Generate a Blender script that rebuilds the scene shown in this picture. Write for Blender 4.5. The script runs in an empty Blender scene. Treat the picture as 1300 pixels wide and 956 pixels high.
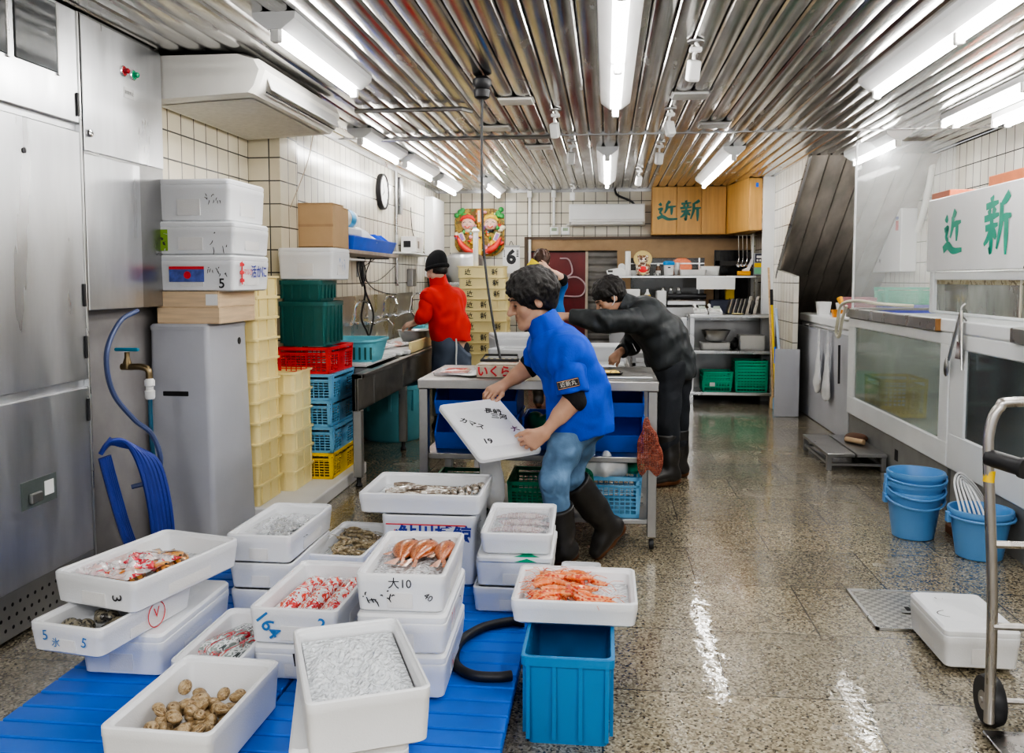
import bpy, bmesh, math, random
import numpy as np
from mathutils import Vector, Matrix
C = bpy.context.scene.collection
PI = math.pi
rnd = random.Random(7)
EYE = 1.42
# ------------------------------------------------------------------ camera model (a plain pinhole, 1100 px focal length)
F_PX = 1100.0; YAW = math.radians(6.2); PITCH = math.radians(4.1)
FW = Vector((-math.sin(YAW)*math.cos(PITCH), math.cos(YAW)*math.cos(PITCH), -math.sin(PITCH)))
RT = Vector((math.cos(YAW), math.sin(YAW), 0))
UP = RT.cross(FW)
def at(x, y, Y):
    """the point of the place seen at photo pixel x, y and standing Y metres into the room"""
    d = FW + RT*((x-650)/F_PX) - UP*((y-433.5)/F_PX)
    t = Y/d.y
    return Vector((d.x*t, Y, EYE+d.z*t))
# ------------------------------------------------------------------ mesh builder
class MB:
    def __init__(s): s.v = []; s.f = []
    def add(s, vs, fs):
        b = len(s.v); s.v += [tuple(v) for v in vs]; s.f += [tuple(b+i for i in f) for f in fs]; return s
    def merge(s, o, M=None):
        return s.add([M @ Vector(v) for v in o.v] if M else o.v, o.f)
    def box(s, x0, x1, y0, y1, z0, z1, M=None):
        vs = [Vector((x, y, z)) for z in (z0, z1) for y in (y0, y1) for x in (x0, x1)]
        if M: vs = [M @ v for v in vs]
        return s.add(vs, [(0,2,3,1),(4,5,7,6),(0,1,5,4),(2,6,7,3),(0,4,6,2),(1,3,7,5)])
    def rbox(s, x0, x1, y0, y1, z0, z1, r=.005, seg=2, M=None):
        bm = bmesh.new(); bmesh.ops.create_cube(bm, size=1)
        for v in bm.verts:
            v.co = Vector(((x0+x1)/2+v.co.x*(x1-x0), (y0+y1)/2+v.co.y*(y1-y0), (z0+z1)/2+v.co.z*(z1-z0)))
        r = min(r, .49*min(abs(x1-x0), abs(y1-y0), abs(z1-z0)))
        bmesh.ops.bevel(bm, geom=bm.edges[:], offset=r, segments=seg, affect='EDGES', profile=.5)
        bm.verts.index_update()
        s.add([(M @ v.co) if M else v.co.copy() for v in bm.verts], [[v.index for v in f.verts] for f in bm.faces]); bm.free(); return s
    def loft(s, rings, cap0=True, cap1=True, closed=True):
        n = len(rings[0]); b = len(s.v)
        for r in rings: s.v += [tuple(p) for p in r]
        for i in range(len(rings)-1):
            for j in range(n if closed else n-1):
                a = b+i*n+j; c = b+i*n+(j+1) % n
                s.f.append((a, c, c+n, a+n))
        if cap0: s.f.append(tuple(b+j for j in reversed(range(n))))
        if cap1: s.f.append(tuple(b+(len(rings)-1)*n+j for j in range(n)))
        return s
    def tube(s, pts, r, n=8, caps=True, closed=False):
        pts = [Vector(p) for p in pts]; m = len(pts)
        rs = r if isinstance(r, (list, tuple)) else [r]*m
        rings = []; nrm = None
        for i, p in enumerate(pts):
            a = pts[i-1] if (i or closed) else p; c = pts[(i+1) % m] if (i < m-1 or closed) else p
            t = (c-a).normalized() if (c-a).length > 1e-9 else Vector((0,0,1))
            if nrm is None:
                nrm = t.cross(Vector((0,0,1)));
                if nrm.length < .05: nrm = t.cross(Vector((1,0,0)))
            nrm = (nrm - t*nrm.dot(t));
            if nrm.length < 1e-6: nrm = t.orthogonal()
            nrm.normalize(); bn = t.cross(nrm)
            rings.append([p+(nrm*math.cos(2*PI*k/n)+bn*math.sin(2*PI*k/n))*rs[i] for k in range(n)])
        if closed: rings.append(rings[0])
        return s.loft(rings, caps and not closed, caps and not closed)
    def cyl(s, c, r, z0, z1, n=20, r1=None):
        r1 = r if r1 is None else r1
        return s.loft([[(c[0]+q*math.cos(2*PI*k/n), c[1]+q*math.sin(2*PI*k/n), z) for k in range(n)] for q, z in ((r, z0), (r1, z1))])
    def lathe(s, prof, n=28, c=(0,0,0), cap0=True, cap1=True, sx=1, sy=1):
        return s.loft([[(c[0]+r*sx*math.cos(2*PI*k/n), c[1]+r*sy*math.sin(2*PI*k/n), c[2]+z) for k in range(n)] for r, z in prof], cap0, cap1)
    def quad(s, a, b, c, d): return s.add([a, b, c, d], [(0,1,2,3)])
    def prism(s, poly, z0, z1, M=None):
        n = len(poly); vs = [Vector((p[0], p[1], z)) for z in (z0, z1) for p in poly]
        if M: vs = [M @ v for v in vs]
        return s.add(vs, [tuple(reversed(range(n))), tuple(range(n, 2*n))]+[(i, (i+1) % n, n+(i+1) % n, n+i) for i in range(n)])
    def stroke(s, pts, w, M=None, z=.0008, taper=(.8, 1, .55)):
        """a flat brush stroke in the local xy plane"""
        pts = [Vector((p[0], p[1])) for p in pts]; m = len(pts); L = []; R = []
        for i, p in enumerate(pts):
            a = pts[max(i-1, 0)]; c = pts[min(i+1, m-1)]; t = (c-a).normalized(); nn = Vector((-t.y, t.x))
            u = i/(m-1); k = taper[0]+(taper[1]-taper[0])*u*2 if u < .5 else taper[1]+(taper[2]-taper[1])*(u-.5)*2
            L.append(p+nn*w*k/2); R.append(p-nn*w*k/2)
        vs = [Vector((p.x, p.y, z)) for p in L+R]
        if M: vs = [M @ v for v in vs]
        return s.add(vs, [(i, m+i, m+i+1, i+1) for i in range(m-1)])
    def mesh(s, name, smooth=False):
        me = bpy.data.meshes.new(name); me.from_pydata(s.v, [], s.f); me.update()
        if smooth: shade(me, 40 if smooth is True else smooth)
        return me
def shade(me, deg):
    bm = bmesh.new(); bm.from_mesh(me); bmesh.ops.recalc_face_normals(bm, faces=bm.faces[:])
    for f in bm.faces: f.smooth = True
    for e in bm.edges: e.smooth = len(e.link_faces) == 2 and e.calc_face_angle(PI) < math.radians(deg)
    bm.to_mesh(me); bm.free()
def rr(w, l, r, z, n=4, cx=0, cy=0):
    """ring of a rounded rectangle"""
    out = []
    for sx, sy, a0 in ((1,1,0), (-1,1,90), (-1,-1,180), (1,-1,270)):
        for i in range(n+1):
            a = math.radians(a0+90*i/n); out.append((cx+sx*(w/2-r)+r*math.cos(a), cy+sy*(l/2-r)+r*math.sin(a), z))
    return out
def frame(o, u, v):
    """matrix whose local x runs along u, y along v, z out of the face"""
    u = Vector(u).normalized(); v = Vector(v); v = (v-u*v.dot(u)).normalized(); n = u.cross(v)
    return Matrix(((u.x, v.x, n.x, o[0]), (u.y, v.y, n.y, o[1]), (u.z, v.z, n.z, o[2]), (0,0,0,1)))
def curve_pts(ctrl, n=8):
    """Catmull-Rom through the control points"""
    P = [Vector(p) for p in ctrl]; P = [2*P[0]-P[1]]+P+[2*P[-1]-P[-2]]; out = []
    for i in range(1, len(P)-2):
        for k in range(n):
            t = k/n; a, b, c, d = P[i-1], P[i], P[i+1], P[i+2]
            out.append(.5*((2*b)+(c-a)*t+(2*a-5*b+4*c-d)*t*t+(3*b-a-3*c+d)*t**3))
    return out+[P[-2]]
def text_mb(s, size, M=None, align='CENTER', z=.001, bold=0):
    cu = bpy.data.curves.new('lettering', 'FONT'); cu.body = s; cu.size = size; cu.align_x = align; cu.align_y = 'CENTER'; cu.offset = bold; cu.resolution_u = 3
    o = bpy.data.objects.new('lettering', cu); C.objects.link(o); dg = bpy.context.evaluated_depsgraph_get(); dg.update()
    me = bpy.data.meshes.new_from_object(o.evaluated_get(dg)); mb = MB()
    vs = [Vector((v.co.x, v.co.y, z)) for v in me.vertices]
    mb.add([M @ v for v in vs] if M else vs, [tuple(p.vertices) for p in me.polygons])
    bpy.data.objects.remove(o); bpy.data.curves.remove(cu); bpy.data.meshes.remove(me); return mb
# ------------------------------------------------------------------ objects
def obj(name, mb, mat, parent=None, smooth=False, loc=None, rz=0):
    me = mb if isinstance(mb, bpy.types.Mesh) else mb.mesh(name, smooth)
    o = bpy.data.objects.new(name, me); C.objects.link(o)
    if mat: me.materials.append(mat)
    if parent: o.parent = parent
    if loc is not None: o.location = loc
    if rz: o.rotation_euler = (0, 0, rz)
    return o
def objm(name, parts, parent=None, smooth=False, loc=None, rz=0):
    """one mesh of several materials"""
    mb = MB(); idx = []
    for i, (p, mt) in enumerate(parts): mb.merge(p); idx += [i]*len(p.f)
    o = obj(name, mb, None, parent, smooth, loc, rz)
    for p, mt in parts: o.data.materials.append(mt)
    o.data.polygons.foreach_set('material_index', idx); return o
def tag(o, label, cat, group=None, kind=None):
    o['label'] = label; o['category'] = cat
    if group: o['group'] = group
    if kind: o['kind'] = kind
    return o
def thing(name, label, cat, loc=(0,0,0), rz=0, group=None):
    o = bpy.data.objects.new(name, None); C.objects.link(o); o.location = loc; o.rotation_euler = (0, 0, rz); o.empty_display_size = .1
    return tag(o, label, cat, group)
def struct(name, mb, mat, smooth=False):
    o = obj(name, mb, mat, None, smooth); o['kind'] = 'structure'; return o
def copy_thing(src, loc=None, rz=None, label=None, group=None):
    def rec(o, par):
        c = o.copy(); C.objects.link(c); c.parent = par
        for ch in list(o.children): rec(ch, c)
        return c
    r = rec(src, None)
    if loc is not None: r.location = loc
    if rz is not None: r.rotation_euler = (r.rotation_euler[0], r.rotation_euler[1], rz)
    if label: r['label'] = label
    if group: r['group'] = group
    return r
ORD = ['topmost', 'second from the top', 'third from the top', 'fourth from the top', 'fifth from the top', 'sixth from the top', 'seventh from the top', 'eighth from the top', 'ninth from the top', 'tenth from the top', 'eleventh from the top', 'twelfth from the top']
# ------------------------------------------------------------------ materials
def nt(name):
    m = bpy.data.materials.new(name); m.use_nodes = True; t = m.node_tree; return m, t, t.nodes['Principled BSDF']
def L(t, a, b): t.links.new(a, b)
def coords(t, scale=(1,1,1), kind='Object'):
    tc = t.nodes.new('ShaderNodeTexCoord'); mp = t.nodes.new('ShaderNodeMapping'); mp.inputs['Scale'].default_value = scale
    L(t, tc.outputs[kind], mp.inputs['Vector']); return mp.outputs['Vector']
def noise(t, vec, scale, detail=3, rough=.5, dist=0):
    n = t.nodes.new('ShaderNodeTexNoise'); n.inputs['Scale'].default_value = scale; n.inputs['Detail'].default_value = detail; n.inputs['Roughness'].default_value = rough
    n.inputs['Distortion'].default_value = dist
    if vec is not None: L(t, vec, n.inputs['Vector'])
    return n.outputs['Fac']
def ramp(t, fac, stops):
    r = t.nodes.new('ShaderNodeValToRGB'); e = r.color_ramp.elements
    while len(e) < len(stops): e.new(.5)
    for i, (p, c) in enumerate(stops):
        e[i].position = p; e[i].color = (*c, 1) if len(c) == 3 else c
    L(t, fac, r.inputs['Fac']); return r.outputs['Color']
def mathn(t, op, a, b):
    n = t.nodes.new('ShaderNodeMath'); n.operation = op
    for i, x in enumerate((a, b)):
        if isinstance(x, (int, float)): n.inputs[i].default_value = x
        else: L(t, x, n.inputs[i])
    return n.outputs[0]
def bump(t, b, h, strength, dist=.01):
    n = t.nodes.new('ShaderNodeBump'); n.inputs['Strength'].default_value = strength; n.inputs['Distance'].default_value = dist
    L(t, h, n.inputs['Height']); L(t, n.outputs['Normal'], b.inputs['Normal'])
def sc_(c, k): return tuple(min(1, x*k) for x in c)
def pm(name, col, rough=.5, metal=0, var=.12, vs=8, bs=0, bst=.2, stretch=(1,1,1), emit=0, coat=0, trans=0, alpha=1, sss=0, ior=None, spec=None):
    m, t, b = nt(name); b.inputs['Roughness'].default_value = rough; b.inputs['Metallic'].default_value = metal
    vec = coords(t, stretch)
    L(t, ramp(t, noise(t, vec, vs, 4), [(.25, sc_(col, 1-var)), (.75, sc_(col, 1+var))]), b.inputs['Base Color'])
    if bs: bump(t, b, noise(t, vec, bs, 4), bst)
    if emit: b.inputs['Emission Color'].default_value = (*col, 1); b.inputs['Emission Strength'].default_value = emit
    if coat: b.inputs['Coat Weight'].default_value = coat; b.inputs['Coat Roughness'].default_value = .08
    if trans: b.inputs['Transmission Weight'].default_value = trans
    if alpha < 1: b.inputs['Alpha'].default_value = alpha
    if sss: b.inputs['Subsurface Weight'].default_value = sss; b.inputs['Subsurface Radius'].default_value = (.02,.01,.008)
    if ior: b.inputs['IOR'].default_value = ior
    if spec is not None: b.inputs['Specular IOR Level'].default_value = spec
    return m
def patches(name, cols, scale, rough=.4, coat=0, stretch=(1,1,1), bs=0, dist=.6, alpha=1):
    """hard-edged patches of several colours (printed film, mottled skin)"""
    m, t, b = nt(name); vec = coords(t, stretch); b.inputs['Roughness'].default_value = rough
    r = t.nodes.new('ShaderNodeValToRGB'); r.color_ramp.interpolation = 'CONSTANT'; e = r.color_ramp.elements
    while len(e) < len(cols): e.new(.5)
    for i, c in enumerate(cols): e[i].position = 0 if i == 0 else .3+.4*i/len(cols); e[i].color = (*c, 1)
    L(t, noise(t, vec, scale, 4, .6, dist), r.inputs['Fac']); L(t, r.outputs['Color'], b.inputs['Base Color'])
    if coat: b.inputs['Coat Weight'].default_value = coat
    if bs: bump(t, b, noise(t, vec, bs, 3), .5)
    if alpha < 1: b.inputs['Alpha'].default_value = alpha
    return m
def steel(name, col=(.62,.62,.63), rough=.28, stretch=(6,6,.6), vs=6, var=.25, bs=True):
    m, t, b = nt(name); b.inputs['Metallic'].default_value = 1; vec = coords(t, stretch)
    n1 = noise(t, vec, vs, 5, .6)
    L(t, ramp(t, n1, [(.2, sc_(col, 1-var)), (.8, sc_(col, 1+var*.6))]), b.inputs['Base Color'])
    L(t, ramp(t, noise(t, vec, vs*.7, 4), [(.3, (rough*.7,)*3), (.75, (rough*1.4,)*3)]), b.inputs['Roughness'])
    if bs: bump(t, b, noise(t, coords(t), 2.2, 2), .06, .05)
    return m
def tile_mat(name, ax, w, h, off=(0,0), c1=(.80,.77,.68), c2=(.70,.66,.57), mortar=(.10,.10,.10), msize=.005, rough=.22):
    m, t, b = nt(name); tc = t.nodes.new('ShaderNodeTexCoord'); sp = t.nodes.new('ShaderNodeSeparateXYZ'); cb = t.nodes.new('ShaderNodeCombineXYZ')
    L(t, tc.outputs['Object'], sp.inputs[0])
    L(t, mathn(t, 'ADD', sp.outputs[ax], off[0]), cb.inputs[0]); L(t, mathn(t, 'ADD', sp.outputs[2], off[1]), cb.inputs[1])
    br = t.nodes.new('ShaderNodeTexBrick'); br.offset = 0; br.squash = 1
    for k, v in (('Scale', 1), ('Mortar Size', msize), ('Mortar Smooth', .3), ('Bias', 0), ('Brick Width', w), ('Row Height', h)): br.inputs[k].default_value = v
    br.inputs['Color1'].default_value = (*c1, 1); br.inputs['Color2'].default_value = (*c2, 1); br.inputs['Mortar'].default_value = (*mortar, 1)
    L(t, cb.outputs[0], br.inputs['Vector'])
    mx = t.nodes.new('ShaderNodeMix'); mx.data_type = 'RGBA'; mx.blend_type = 'MULTIPLY'; mx.inputs['Factor'].default_value = .7
    L(t, br.outputs['Color'], mx.inputs['A']); L(t, ramp(t, noise(t, coords(t), 1.7, 4), [(.3, (.72,.69,.62)), (.7, (1,1,1))]), mx.inputs['B'])
    L(t, mx.outputs['Result'], b.inputs['Base Color']); b.inputs['Roughness'].default_value = rough
    bump(t, b, mathn(t, 'SUBTRACT', 1, br.outputs['Fac']), .5, .003)
    return m
# ------------------------------------------------------------------ signed-distance bodies (smoothly blended tapered limbs, one closed surface)
class SD:
    def __init__(s): s.p = []
    def cone(s, a, b, ra, rb, k=.03, op='+'):
        a = np.array(a, float); b = np.array(b, float); r = max(ra, rb)
        s.p.append((op, 'c', (a, b, ra, rb), k, np.minimum(a, b)-r, np.maximum(a, b)+r)); return s
    def chain(s, pts, rs, k=.03):
        for i in range(len(pts)-1): s.cone(pts[i], pts[i+1], rs[i], rs[i+1], k)
        return s
    def ell(s, c, r, R=None, k=.02, op='+'):
        c = np.array(c, float); R = np.eye(3) if R is None else np.array(R, float); m = max(r)
        s.p.append((op, 'e', (c, np.array(r, float), R), k, c-m, c+m)); return s
    def clip(s, p, n):
        s.p.append(('clip', 'p', (np.array(p, float), np.array(Vector(n).normalized(), float)), 0, None, None)); return s
    def build(s, h, wr=0, seed=0, wf=1.0):
        lo = np.min([q[4] for q in s.p if q[4] is not None and q[0] == '+'], 0)-4*h; hi = np.max([q[5] for q in s.p if q[5] is not None and q[0] == '+'], 0)+4*h
        n = np.ceil((hi-lo)/h).astype(int)+1; F = np.full(n, 1.0, np.float32)
        ax = [(lo[i]+h*np.arange(n[i])).astype(np.float32) for i in range(3)]
        for op, ty, pr, k, a, b in s.p:
            if op == 'clip':
                p, nn = pr
                np.maximum(F, ((ax[0]-p[0])*nn[0])[:,None,None]+((ax[1]-p[1])*nn[1])[None,:,None]+((ax[2]-p[2])*nn[2])[None,None,:], out=F); continue
            mg = k+5*h; i0 = np.clip(np.floor((a-mg-lo)/h).astype(int), 0, n-1); i1 = np.clip(np.ceil((b+mg-lo)/h).astype(int)+1, 1, n)
            if (i1 <= i0).any(): continue
            sl = tuple(slice(i0[i], i1[i]) for i in range(3))
            X = ax[0][sl[0]][:,None,None]; Y = ax[1][sl[1]][None,:,None]; Z = ax[2][sl[2]][None,None,:]
            if ty == 'c':
                A, B, ra, rb = pr; ba = B-A; d2 = max(float(ba @ ba), 1e-12)
                px, py, pz = X-A[0], Y-A[1], Z-A[2]
                t = np.clip((px*ba[0]+py*ba[1]+pz*ba[2])/d2, 0, 1)
                d = np.sqrt((px-t*ba[0])**2+(py-t*ba[1])**2+(pz-t*ba[2])**2)-(ra+(rb-ra)*t)
            else:
                c, r, R = pr; px, py, pz = X-c[0], Y-c[1], Z-c[2]
                q = [(px*R[0][i]+py*R[1][i]+pz*R[2][i]) for i in range(3)]
                k0 = np.sqrt(sum((q[i]/r[i])**2 for i in range(3))); k1 = np.sqrt(sum((q[i]/r[i]**2)**2 for i in range(3)))
                d = k0*(k0-1)/np.maximum(k1, 1e-6)
            G = F[sl]
            if op == '+':
                hh = np.maximum(k-np.abs(G-d), 0)/max(k, 1e-6); F[sl] = np.minimum(G, d)-hh*hh*k*.25
            else:
                d = -d; hh = np.maximum(k-np.abs(G-d), 0)/max(k, 1e-6); F[sl] = np.maximum(G, d)+hh*hh*k*.25
        if wr:
            X = wf*ax[0][:,None,None]; Y = wf*ax[1][None,:,None]; Z = wf*ax[2][None,None,:]; s_ = seed
            w = np.sin(38*Z+9*X+4*np.sin(11*X+7*Y+s_)+s_)*.5+np.sin(21*X-24*Z+3*np.sin(14*Z+s_)+2*s_)*.5+.6*np.sin(17*Y+29*Z+5*np.sin(6*X)+s_)
            F += (wr*w).astype(np.float32)
        return nets(F, lo, h)
def nets(F, lo, h):
    I = F < 0; n = np.array(F.shape)-1
    cs = [I[i:n[0]+i, j:n[1]+j, k:n[2]+k] for i in (0,1) for j in (0,1) for k in (0,1)]
    al = cs[0].copy(); an = cs[0].copy()
    for c in cs[1:]: al &= c; an |= c
    idx = np.argwhere(an & ~al); num = np.full(n, -1, np.int64); num[tuple(idx.T)] = np.arange(len(idx))
    S = np.zeros((len(idx), 3)); cnt = np.zeros(len(idx))
    for axis in range(3):
        for u in (0,1):
            for v in (0,1):
                o = [0,0,0]; o[(axis+1) % 3] = u; o[(axis+2) % 3] = v; p0 = idx+np.array(o); q = o.copy(); q[axis] = 1; p1 = idx+np.array(q)
                a = F[tuple(p0.T)]; b = F[tuple(p1.T)]; m = (a < 0) != (b < 0)
                t = np.where(m, a/np.where(m, a-b, 1), 0); pt = np.array(o, float)[None,:].repeat(len(idx), 0); pt[:, axis] += t
                S[m] += pt[m]; cnt[m] += 1
    V = lo+h*(idx+S/np.maximum(cnt, 1)[:,None]); faces = []
    for axis in range(3):
        sl0 = [slice(None)]*3; sl1 = [slice(None)]*3; sl0[axis] = slice(0, -1); sl1[axis] = slice(1, None)
        A = I[tuple(sl0)]; B = I[tuple(sl1)]; e = np.argwhere(A != B); u = (axis+1) % 3; v = (axis+2) % 3
        e = e[(e[:, u] > 0) & (e[:, v] > 0) & (e[:, u] < n[u]) & (e[:, v] < n[v])]
        du = np.zeros(3, int); du[u] = 1; dv = np.zeros(3, int); dv[v] = 1
        q = np.stack([num[tuple((e-du-dv).T)], num[tuple((e-dv).T)], num[tuple(e.T)], num[tuple((e-du).T)]], 1)
        fl = ~A[tuple(e.T)]; q[fl] = q[fl][:, ::-1]; faces.append(q)
    Q = np.concatenate(faces); Q = Q[(Q >= 0).all(1)]
    return V, Q
def sd_mesh(name, sd, h, wr=0, seed=0, relax=1, wf=1.0):
    V, Q = sd.build(h, wr, seed, wf)
    for _ in range(relax):
        S = np.zeros_like(V); c = np.zeros(len(V))
        for i in range(4):
            np.add.at(S, Q[:, i], V[Q[:, (i+1) % 4]]+V[Q[:, (i+3) % 4]]); np.add.at(c, Q[:, i], 2)
        V = V*.4+.6*S/np.maximum(c, 1)[:,None]
    me = bpy.data.meshes.new(name); me.from_pydata(V.tolist(), [], Q.tolist()); me.update()
    me.polygons.foreach_set('use_smooth', [True]*len(me.polygons)); return me
# ------------------------------------------------------------------ shared materials
M = {}
M['foam'] = pm('foam', (.86,.87,.89), .55, var=.03, vs=5, bs=220, bst=.12)
M['foam_shade'] = pm('foam_darker', (.78,.77,.76), .6, var=.06, vs=4, bs=200, bst=.12)  # darker foam: recess shade on box sides, and the floor slab
M['ink'] = pm('black_ink', (.03,.03,.035), .5, var=.1)
M['blue_ink'] = pm('blue_ink', (.05,.22,.55), .5, var=.1)
M['navy_ink'] = pm('navy_print', (.04,.06,.35), .5, var=.1)
M['red_ink'] = pm('red_print', (.75,.05,.06), .5, var=.1)
M['steel'] = steel('brushed_steel', (.60,.60,.60), .30, (2,2,1), 3, .10)
M['steel_dark'] = steel('dull_steel', (.42,.42,.42), .36, (2,2,1), 3, .12)
M['steel_table'] = steel('table_steel', (.36,.35,.335), .38, (2,2,2), 4, .14)
M['fridge'] = steel('fridge_steel', (.70,.71,.73), .33, (3,3,.5), 2.5, .14)
M['ceil_metal'] = steel('ceiling_metal', (.68,.67,.65), .22, (3,.5,1), 5, .30, False)
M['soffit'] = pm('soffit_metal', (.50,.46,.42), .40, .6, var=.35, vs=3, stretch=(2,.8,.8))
M['dark'] = pm('dark_gap', (.02,.02,.022), .7)
M['black'] = pm('black_rubber', (.025,.025,.028), .45, var=.2)
M['white'] = pm('white_plastic', (.85,.85,.84), .35, var=.03)
M['white_paint'] = pm('white_enamel', (.84,.85,.86), .35, var=.05, vs=3)
M['cream'] = pm('cream_plastic', (.88,.74,.36), .42, var=.05, vs=3)
M['cream2'] = pm('pale_cream_plastic', (.89,.77,.41), .42, var=.05, vs=3)
M['tank_white'] = pm('tank_fibreglass', (.83,.85,.86), .38, var=.05, vs=2.5, bs=3, bst=.06)
M['ac'] = pm('air_conditioner_plastic', (.86,.84,.79), .4, var=.03)
M['tube'] = pm('lit_tube', (1,.985,.96), .4, var=0, emit=26)
M['blue'] = pm('royal_blue_plastic', (.02,.18,.92), .38, var=.08, vs=4)
M['sky'] = pm('light_blue_plastic', (.19,.47,.74), .42, var=.06, vs=4)
M['pail'] = pm('pail_blue_plastic', (.15,.36,.68), .36, var=.06, vs=4)
M['aqua'] = pm('aqua_plastic', (.17,.52,.62), .42, var=.08, vs=4)
M['teal'] = pm('dark_teal_plastic', (.02,.13,.12), .4, var=.1, vs=4)
M['red'] = pm('red_plastic', (.78,.035,.04), .4, var=.08, vs=4)
M['yellow'] = pm('yellow_plastic', (.93,.63,.03), .4, var=.06, vs=4)
M['green'] = pm('green_plastic', (.01,.40,.22), .42, var=.08, vs=4)
M['green_dark'] = pm('deep_green_plastic', (.01,.19,.10), .42, var=.08, vs=4)
M['tub'] = pm('tub_blue_plastic', (.035,.23,.50), .38, var=.07, vs=4)
M['pallet'] = pm('pallet_blue_plastic', (.02,.16,.68), .4, var=.1, vs=3)
M['grey_box'] = pm('grey_polyethylene', (.50,.51,.55), .42, var=.08, vs=2.2, bs=60, bst=.04)
M['wood'] = pm('pale_wood', (.66,.47,.29), .55, var=.2, vs=3, stretch=(1.5,1.5,14))
M['wood_box'] = pm('sawn_pine', (.74,.56,.37), .6, var=.16, vs=3, stretch=(1.5,1.5,18))
M['cabinet'] = pm('cabinet_veneer', (.62,.36,.12), .4, var=.14, vs=3, stretch=(9,9,.6))
M['card'] = pm('corrugated_cardboard', (.55,.38,.22), .7, var=.08, vs=4)
M['board'] = pm('white_cutting_board', (.82,.83,.82), .45, var=.06, vs=5)
M['paper'] = pm('white_paper', (.88,.88,.87), .6, var=.02)
M['bag'] = pm('clear_bag', (.92,.93,.95), .12, var=.05, vs=14, bs=22, bst=.9, alpha=.30, coat=.6)
M['milky'] = pm('milky_bag', (.88,.89,.90), .3, var=.06, vs=14, bs=18, bst=.7, alpha=.85)
m, t, b = nt('crushed_ice'); b.inputs['Base Color'].default_value = (.88,.91,.94,1); b.inputs['Roughness'].default_value = .10; b.inputs['Specular IOR Level'].default_value = .8
vo = t.nodes.new('ShaderNodeTexVoronoi'); vo.inputs['Scale'].default_value = 75; L(t, coords(t), vo.inputs['Vector']); bump(t, b, vo.outputs['Distance'], 1, .012); M['ice'] = m
M['glass'] = pm('clear_sheet', (.9,.93,.95), .04, var=.02, trans=0, alpha=.22, coat=.4)
M['hose'] = pm('blue_hose', (.05,.08,.36), .35, var=.12)
M['chrome'] = pm('chrome', (.75,.75,.76), .12, 1, var=.05)
M['skin'] = pm('skin', (.60,.36,.25), .5, var=.12, vs=14, sss=.08)
M['skin2'] = pm('fair_skin', (.68,.45,.34), .5, var=.1, vs=14, sss=.08)
M['hair'] = pm('black_hair', (.018,.015,.014), .42, var=.5, vs=18, stretch=(3,3,1), bs=90, bst=.6)
M['hair2'] = pm('brown_hair', (.055,.022,.011), .42, var=.4, vs=18, bs=90, bst=.6)
# wet granite floor: staggered slabs with dark joints, speckle, puddles
m, t, b = nt('wet_granite'); tc = t.nodes.new('ShaderNodeTexCoord'); vec = tc.outputs['Object']
mp = t.nodes.new('ShaderNodeMapping'); mp.inputs['Location'].default_value = (.43, -.215, 0); L(t, vec, mp.inputs['Vector'])
br = t.nodes.new('ShaderNodeTexBrick'); br.offset = .5
for k, v in (('Scale', 1), ('Mortar Size', .0035), ('Mortar Smooth', .2), ('Brick Width', .86), ('Row Height', .545), ('Bias', 0)): br.inputs[k].default_value = v
br.inputs['Color1'].default_value = (1,.97,.90,1); br.inputs['Color2'].default_value = (.70,.70,.70,1); br.inputs['Mortar'].default_value = (.16,.15,.13,1)
L(t, mp.outputs[0], br.inputs['Vector'])
vo = t.nodes.new('ShaderNodeTexVoronoi'); vo.inputs['Scale'].default_value = 130; L(t, vec, vo.inputs['Vector'])
spk = ramp(t, vo.outputs['Color'], [(.12, (.075,.063,.045)), (.35, (.30,.26,.19)), (.62, (.47,.415,.31)), (.9, (.66,.605,.48))])
m2 = t.nodes.new('ShaderNodeMix'); m2.data_type = 'RGBA'; m2.blend_type = 'MULTIPLY'; m2.inputs['Factor'].default_value = .9
L(t, spk, m2.inputs['A']); L(t, br.outputs['Color'], m2.inputs['B'])
m3 = t.nodes.new('ShaderNodeMix'); m3.data_type = 'RGBA'; m3.blend_type = 'MULTIPLY'; m3.inputs['Factor'].default_value = .55
L(t, m2.outputs['Result'], m3.inputs['A']); L(t, ramp(t, noise(t, vec, .9, 5, .6), [(.3, (.55,.53,.48)), (.7, (1,1,1))]), m3.inputs['B'])
L(t, m3.outputs['Result'], b.inputs['Base Color'])
wet = noise(t, vec, 1.1, 4, .55)
L(t, ramp(t, wet, [(.34, (.32,.32,.32)), (.56, (.06,.06,.06))]), b.inputs['Roughness'])
b.inputs['Specular IOR Level'].default_value = .6
b.inputs['Coat Weight'].default_value = .6; b.inputs['Coat Roughness'].default_value = .03
rip = t.nodes.new('ShaderNodeMapping'); rip.inputs['Scale'].default_value = (1, 1, 1); L(t, vec, rip.inputs['Vector'])
bb = t.nodes.new('ShaderNodeBump'); bb.inputs['Strength'].default_value = .13; bb.inputs['Distance'].default_value = .01
L(t, noise(t, rip.outputs[0], 17, 3, .5, .5), bb.inputs['Height']); L(t, bb.outputs['Normal'], b.inputs['Coat Normal'])
b2 = t.nodes.new('ShaderNodeBump'); b2.inputs['Strength'].default_value = .25; b2.inputs['Distance'].default_value = .003
L(t, vo.outputs['Distance'], b2.inputs['Height']); L(t, b2.outputs['Normal'], b.inputs['Normal'])
M['floor'] = m
M['tile_back'] = tile_mat('back_wall_tile', 0, .15, .15, (2.1, .1))
M['tile_left'] = tile_mat('side_wall_tile', 1, .15, .206, (.05, .06), (.84,.82,.75), (.76,.73,.65))
M['tile_recess'] = tile_mat('recess_wall_tile', 1, .155, .155, (.02, .084), (.80,.75,.62), (.74,.68,.54))
M['tile_pillar_x'] = tile_mat('pillar_face_tile', 0, .165, .155, (2.44, .084), (.78,.73,.60), (.72,.66,.53))
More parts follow.
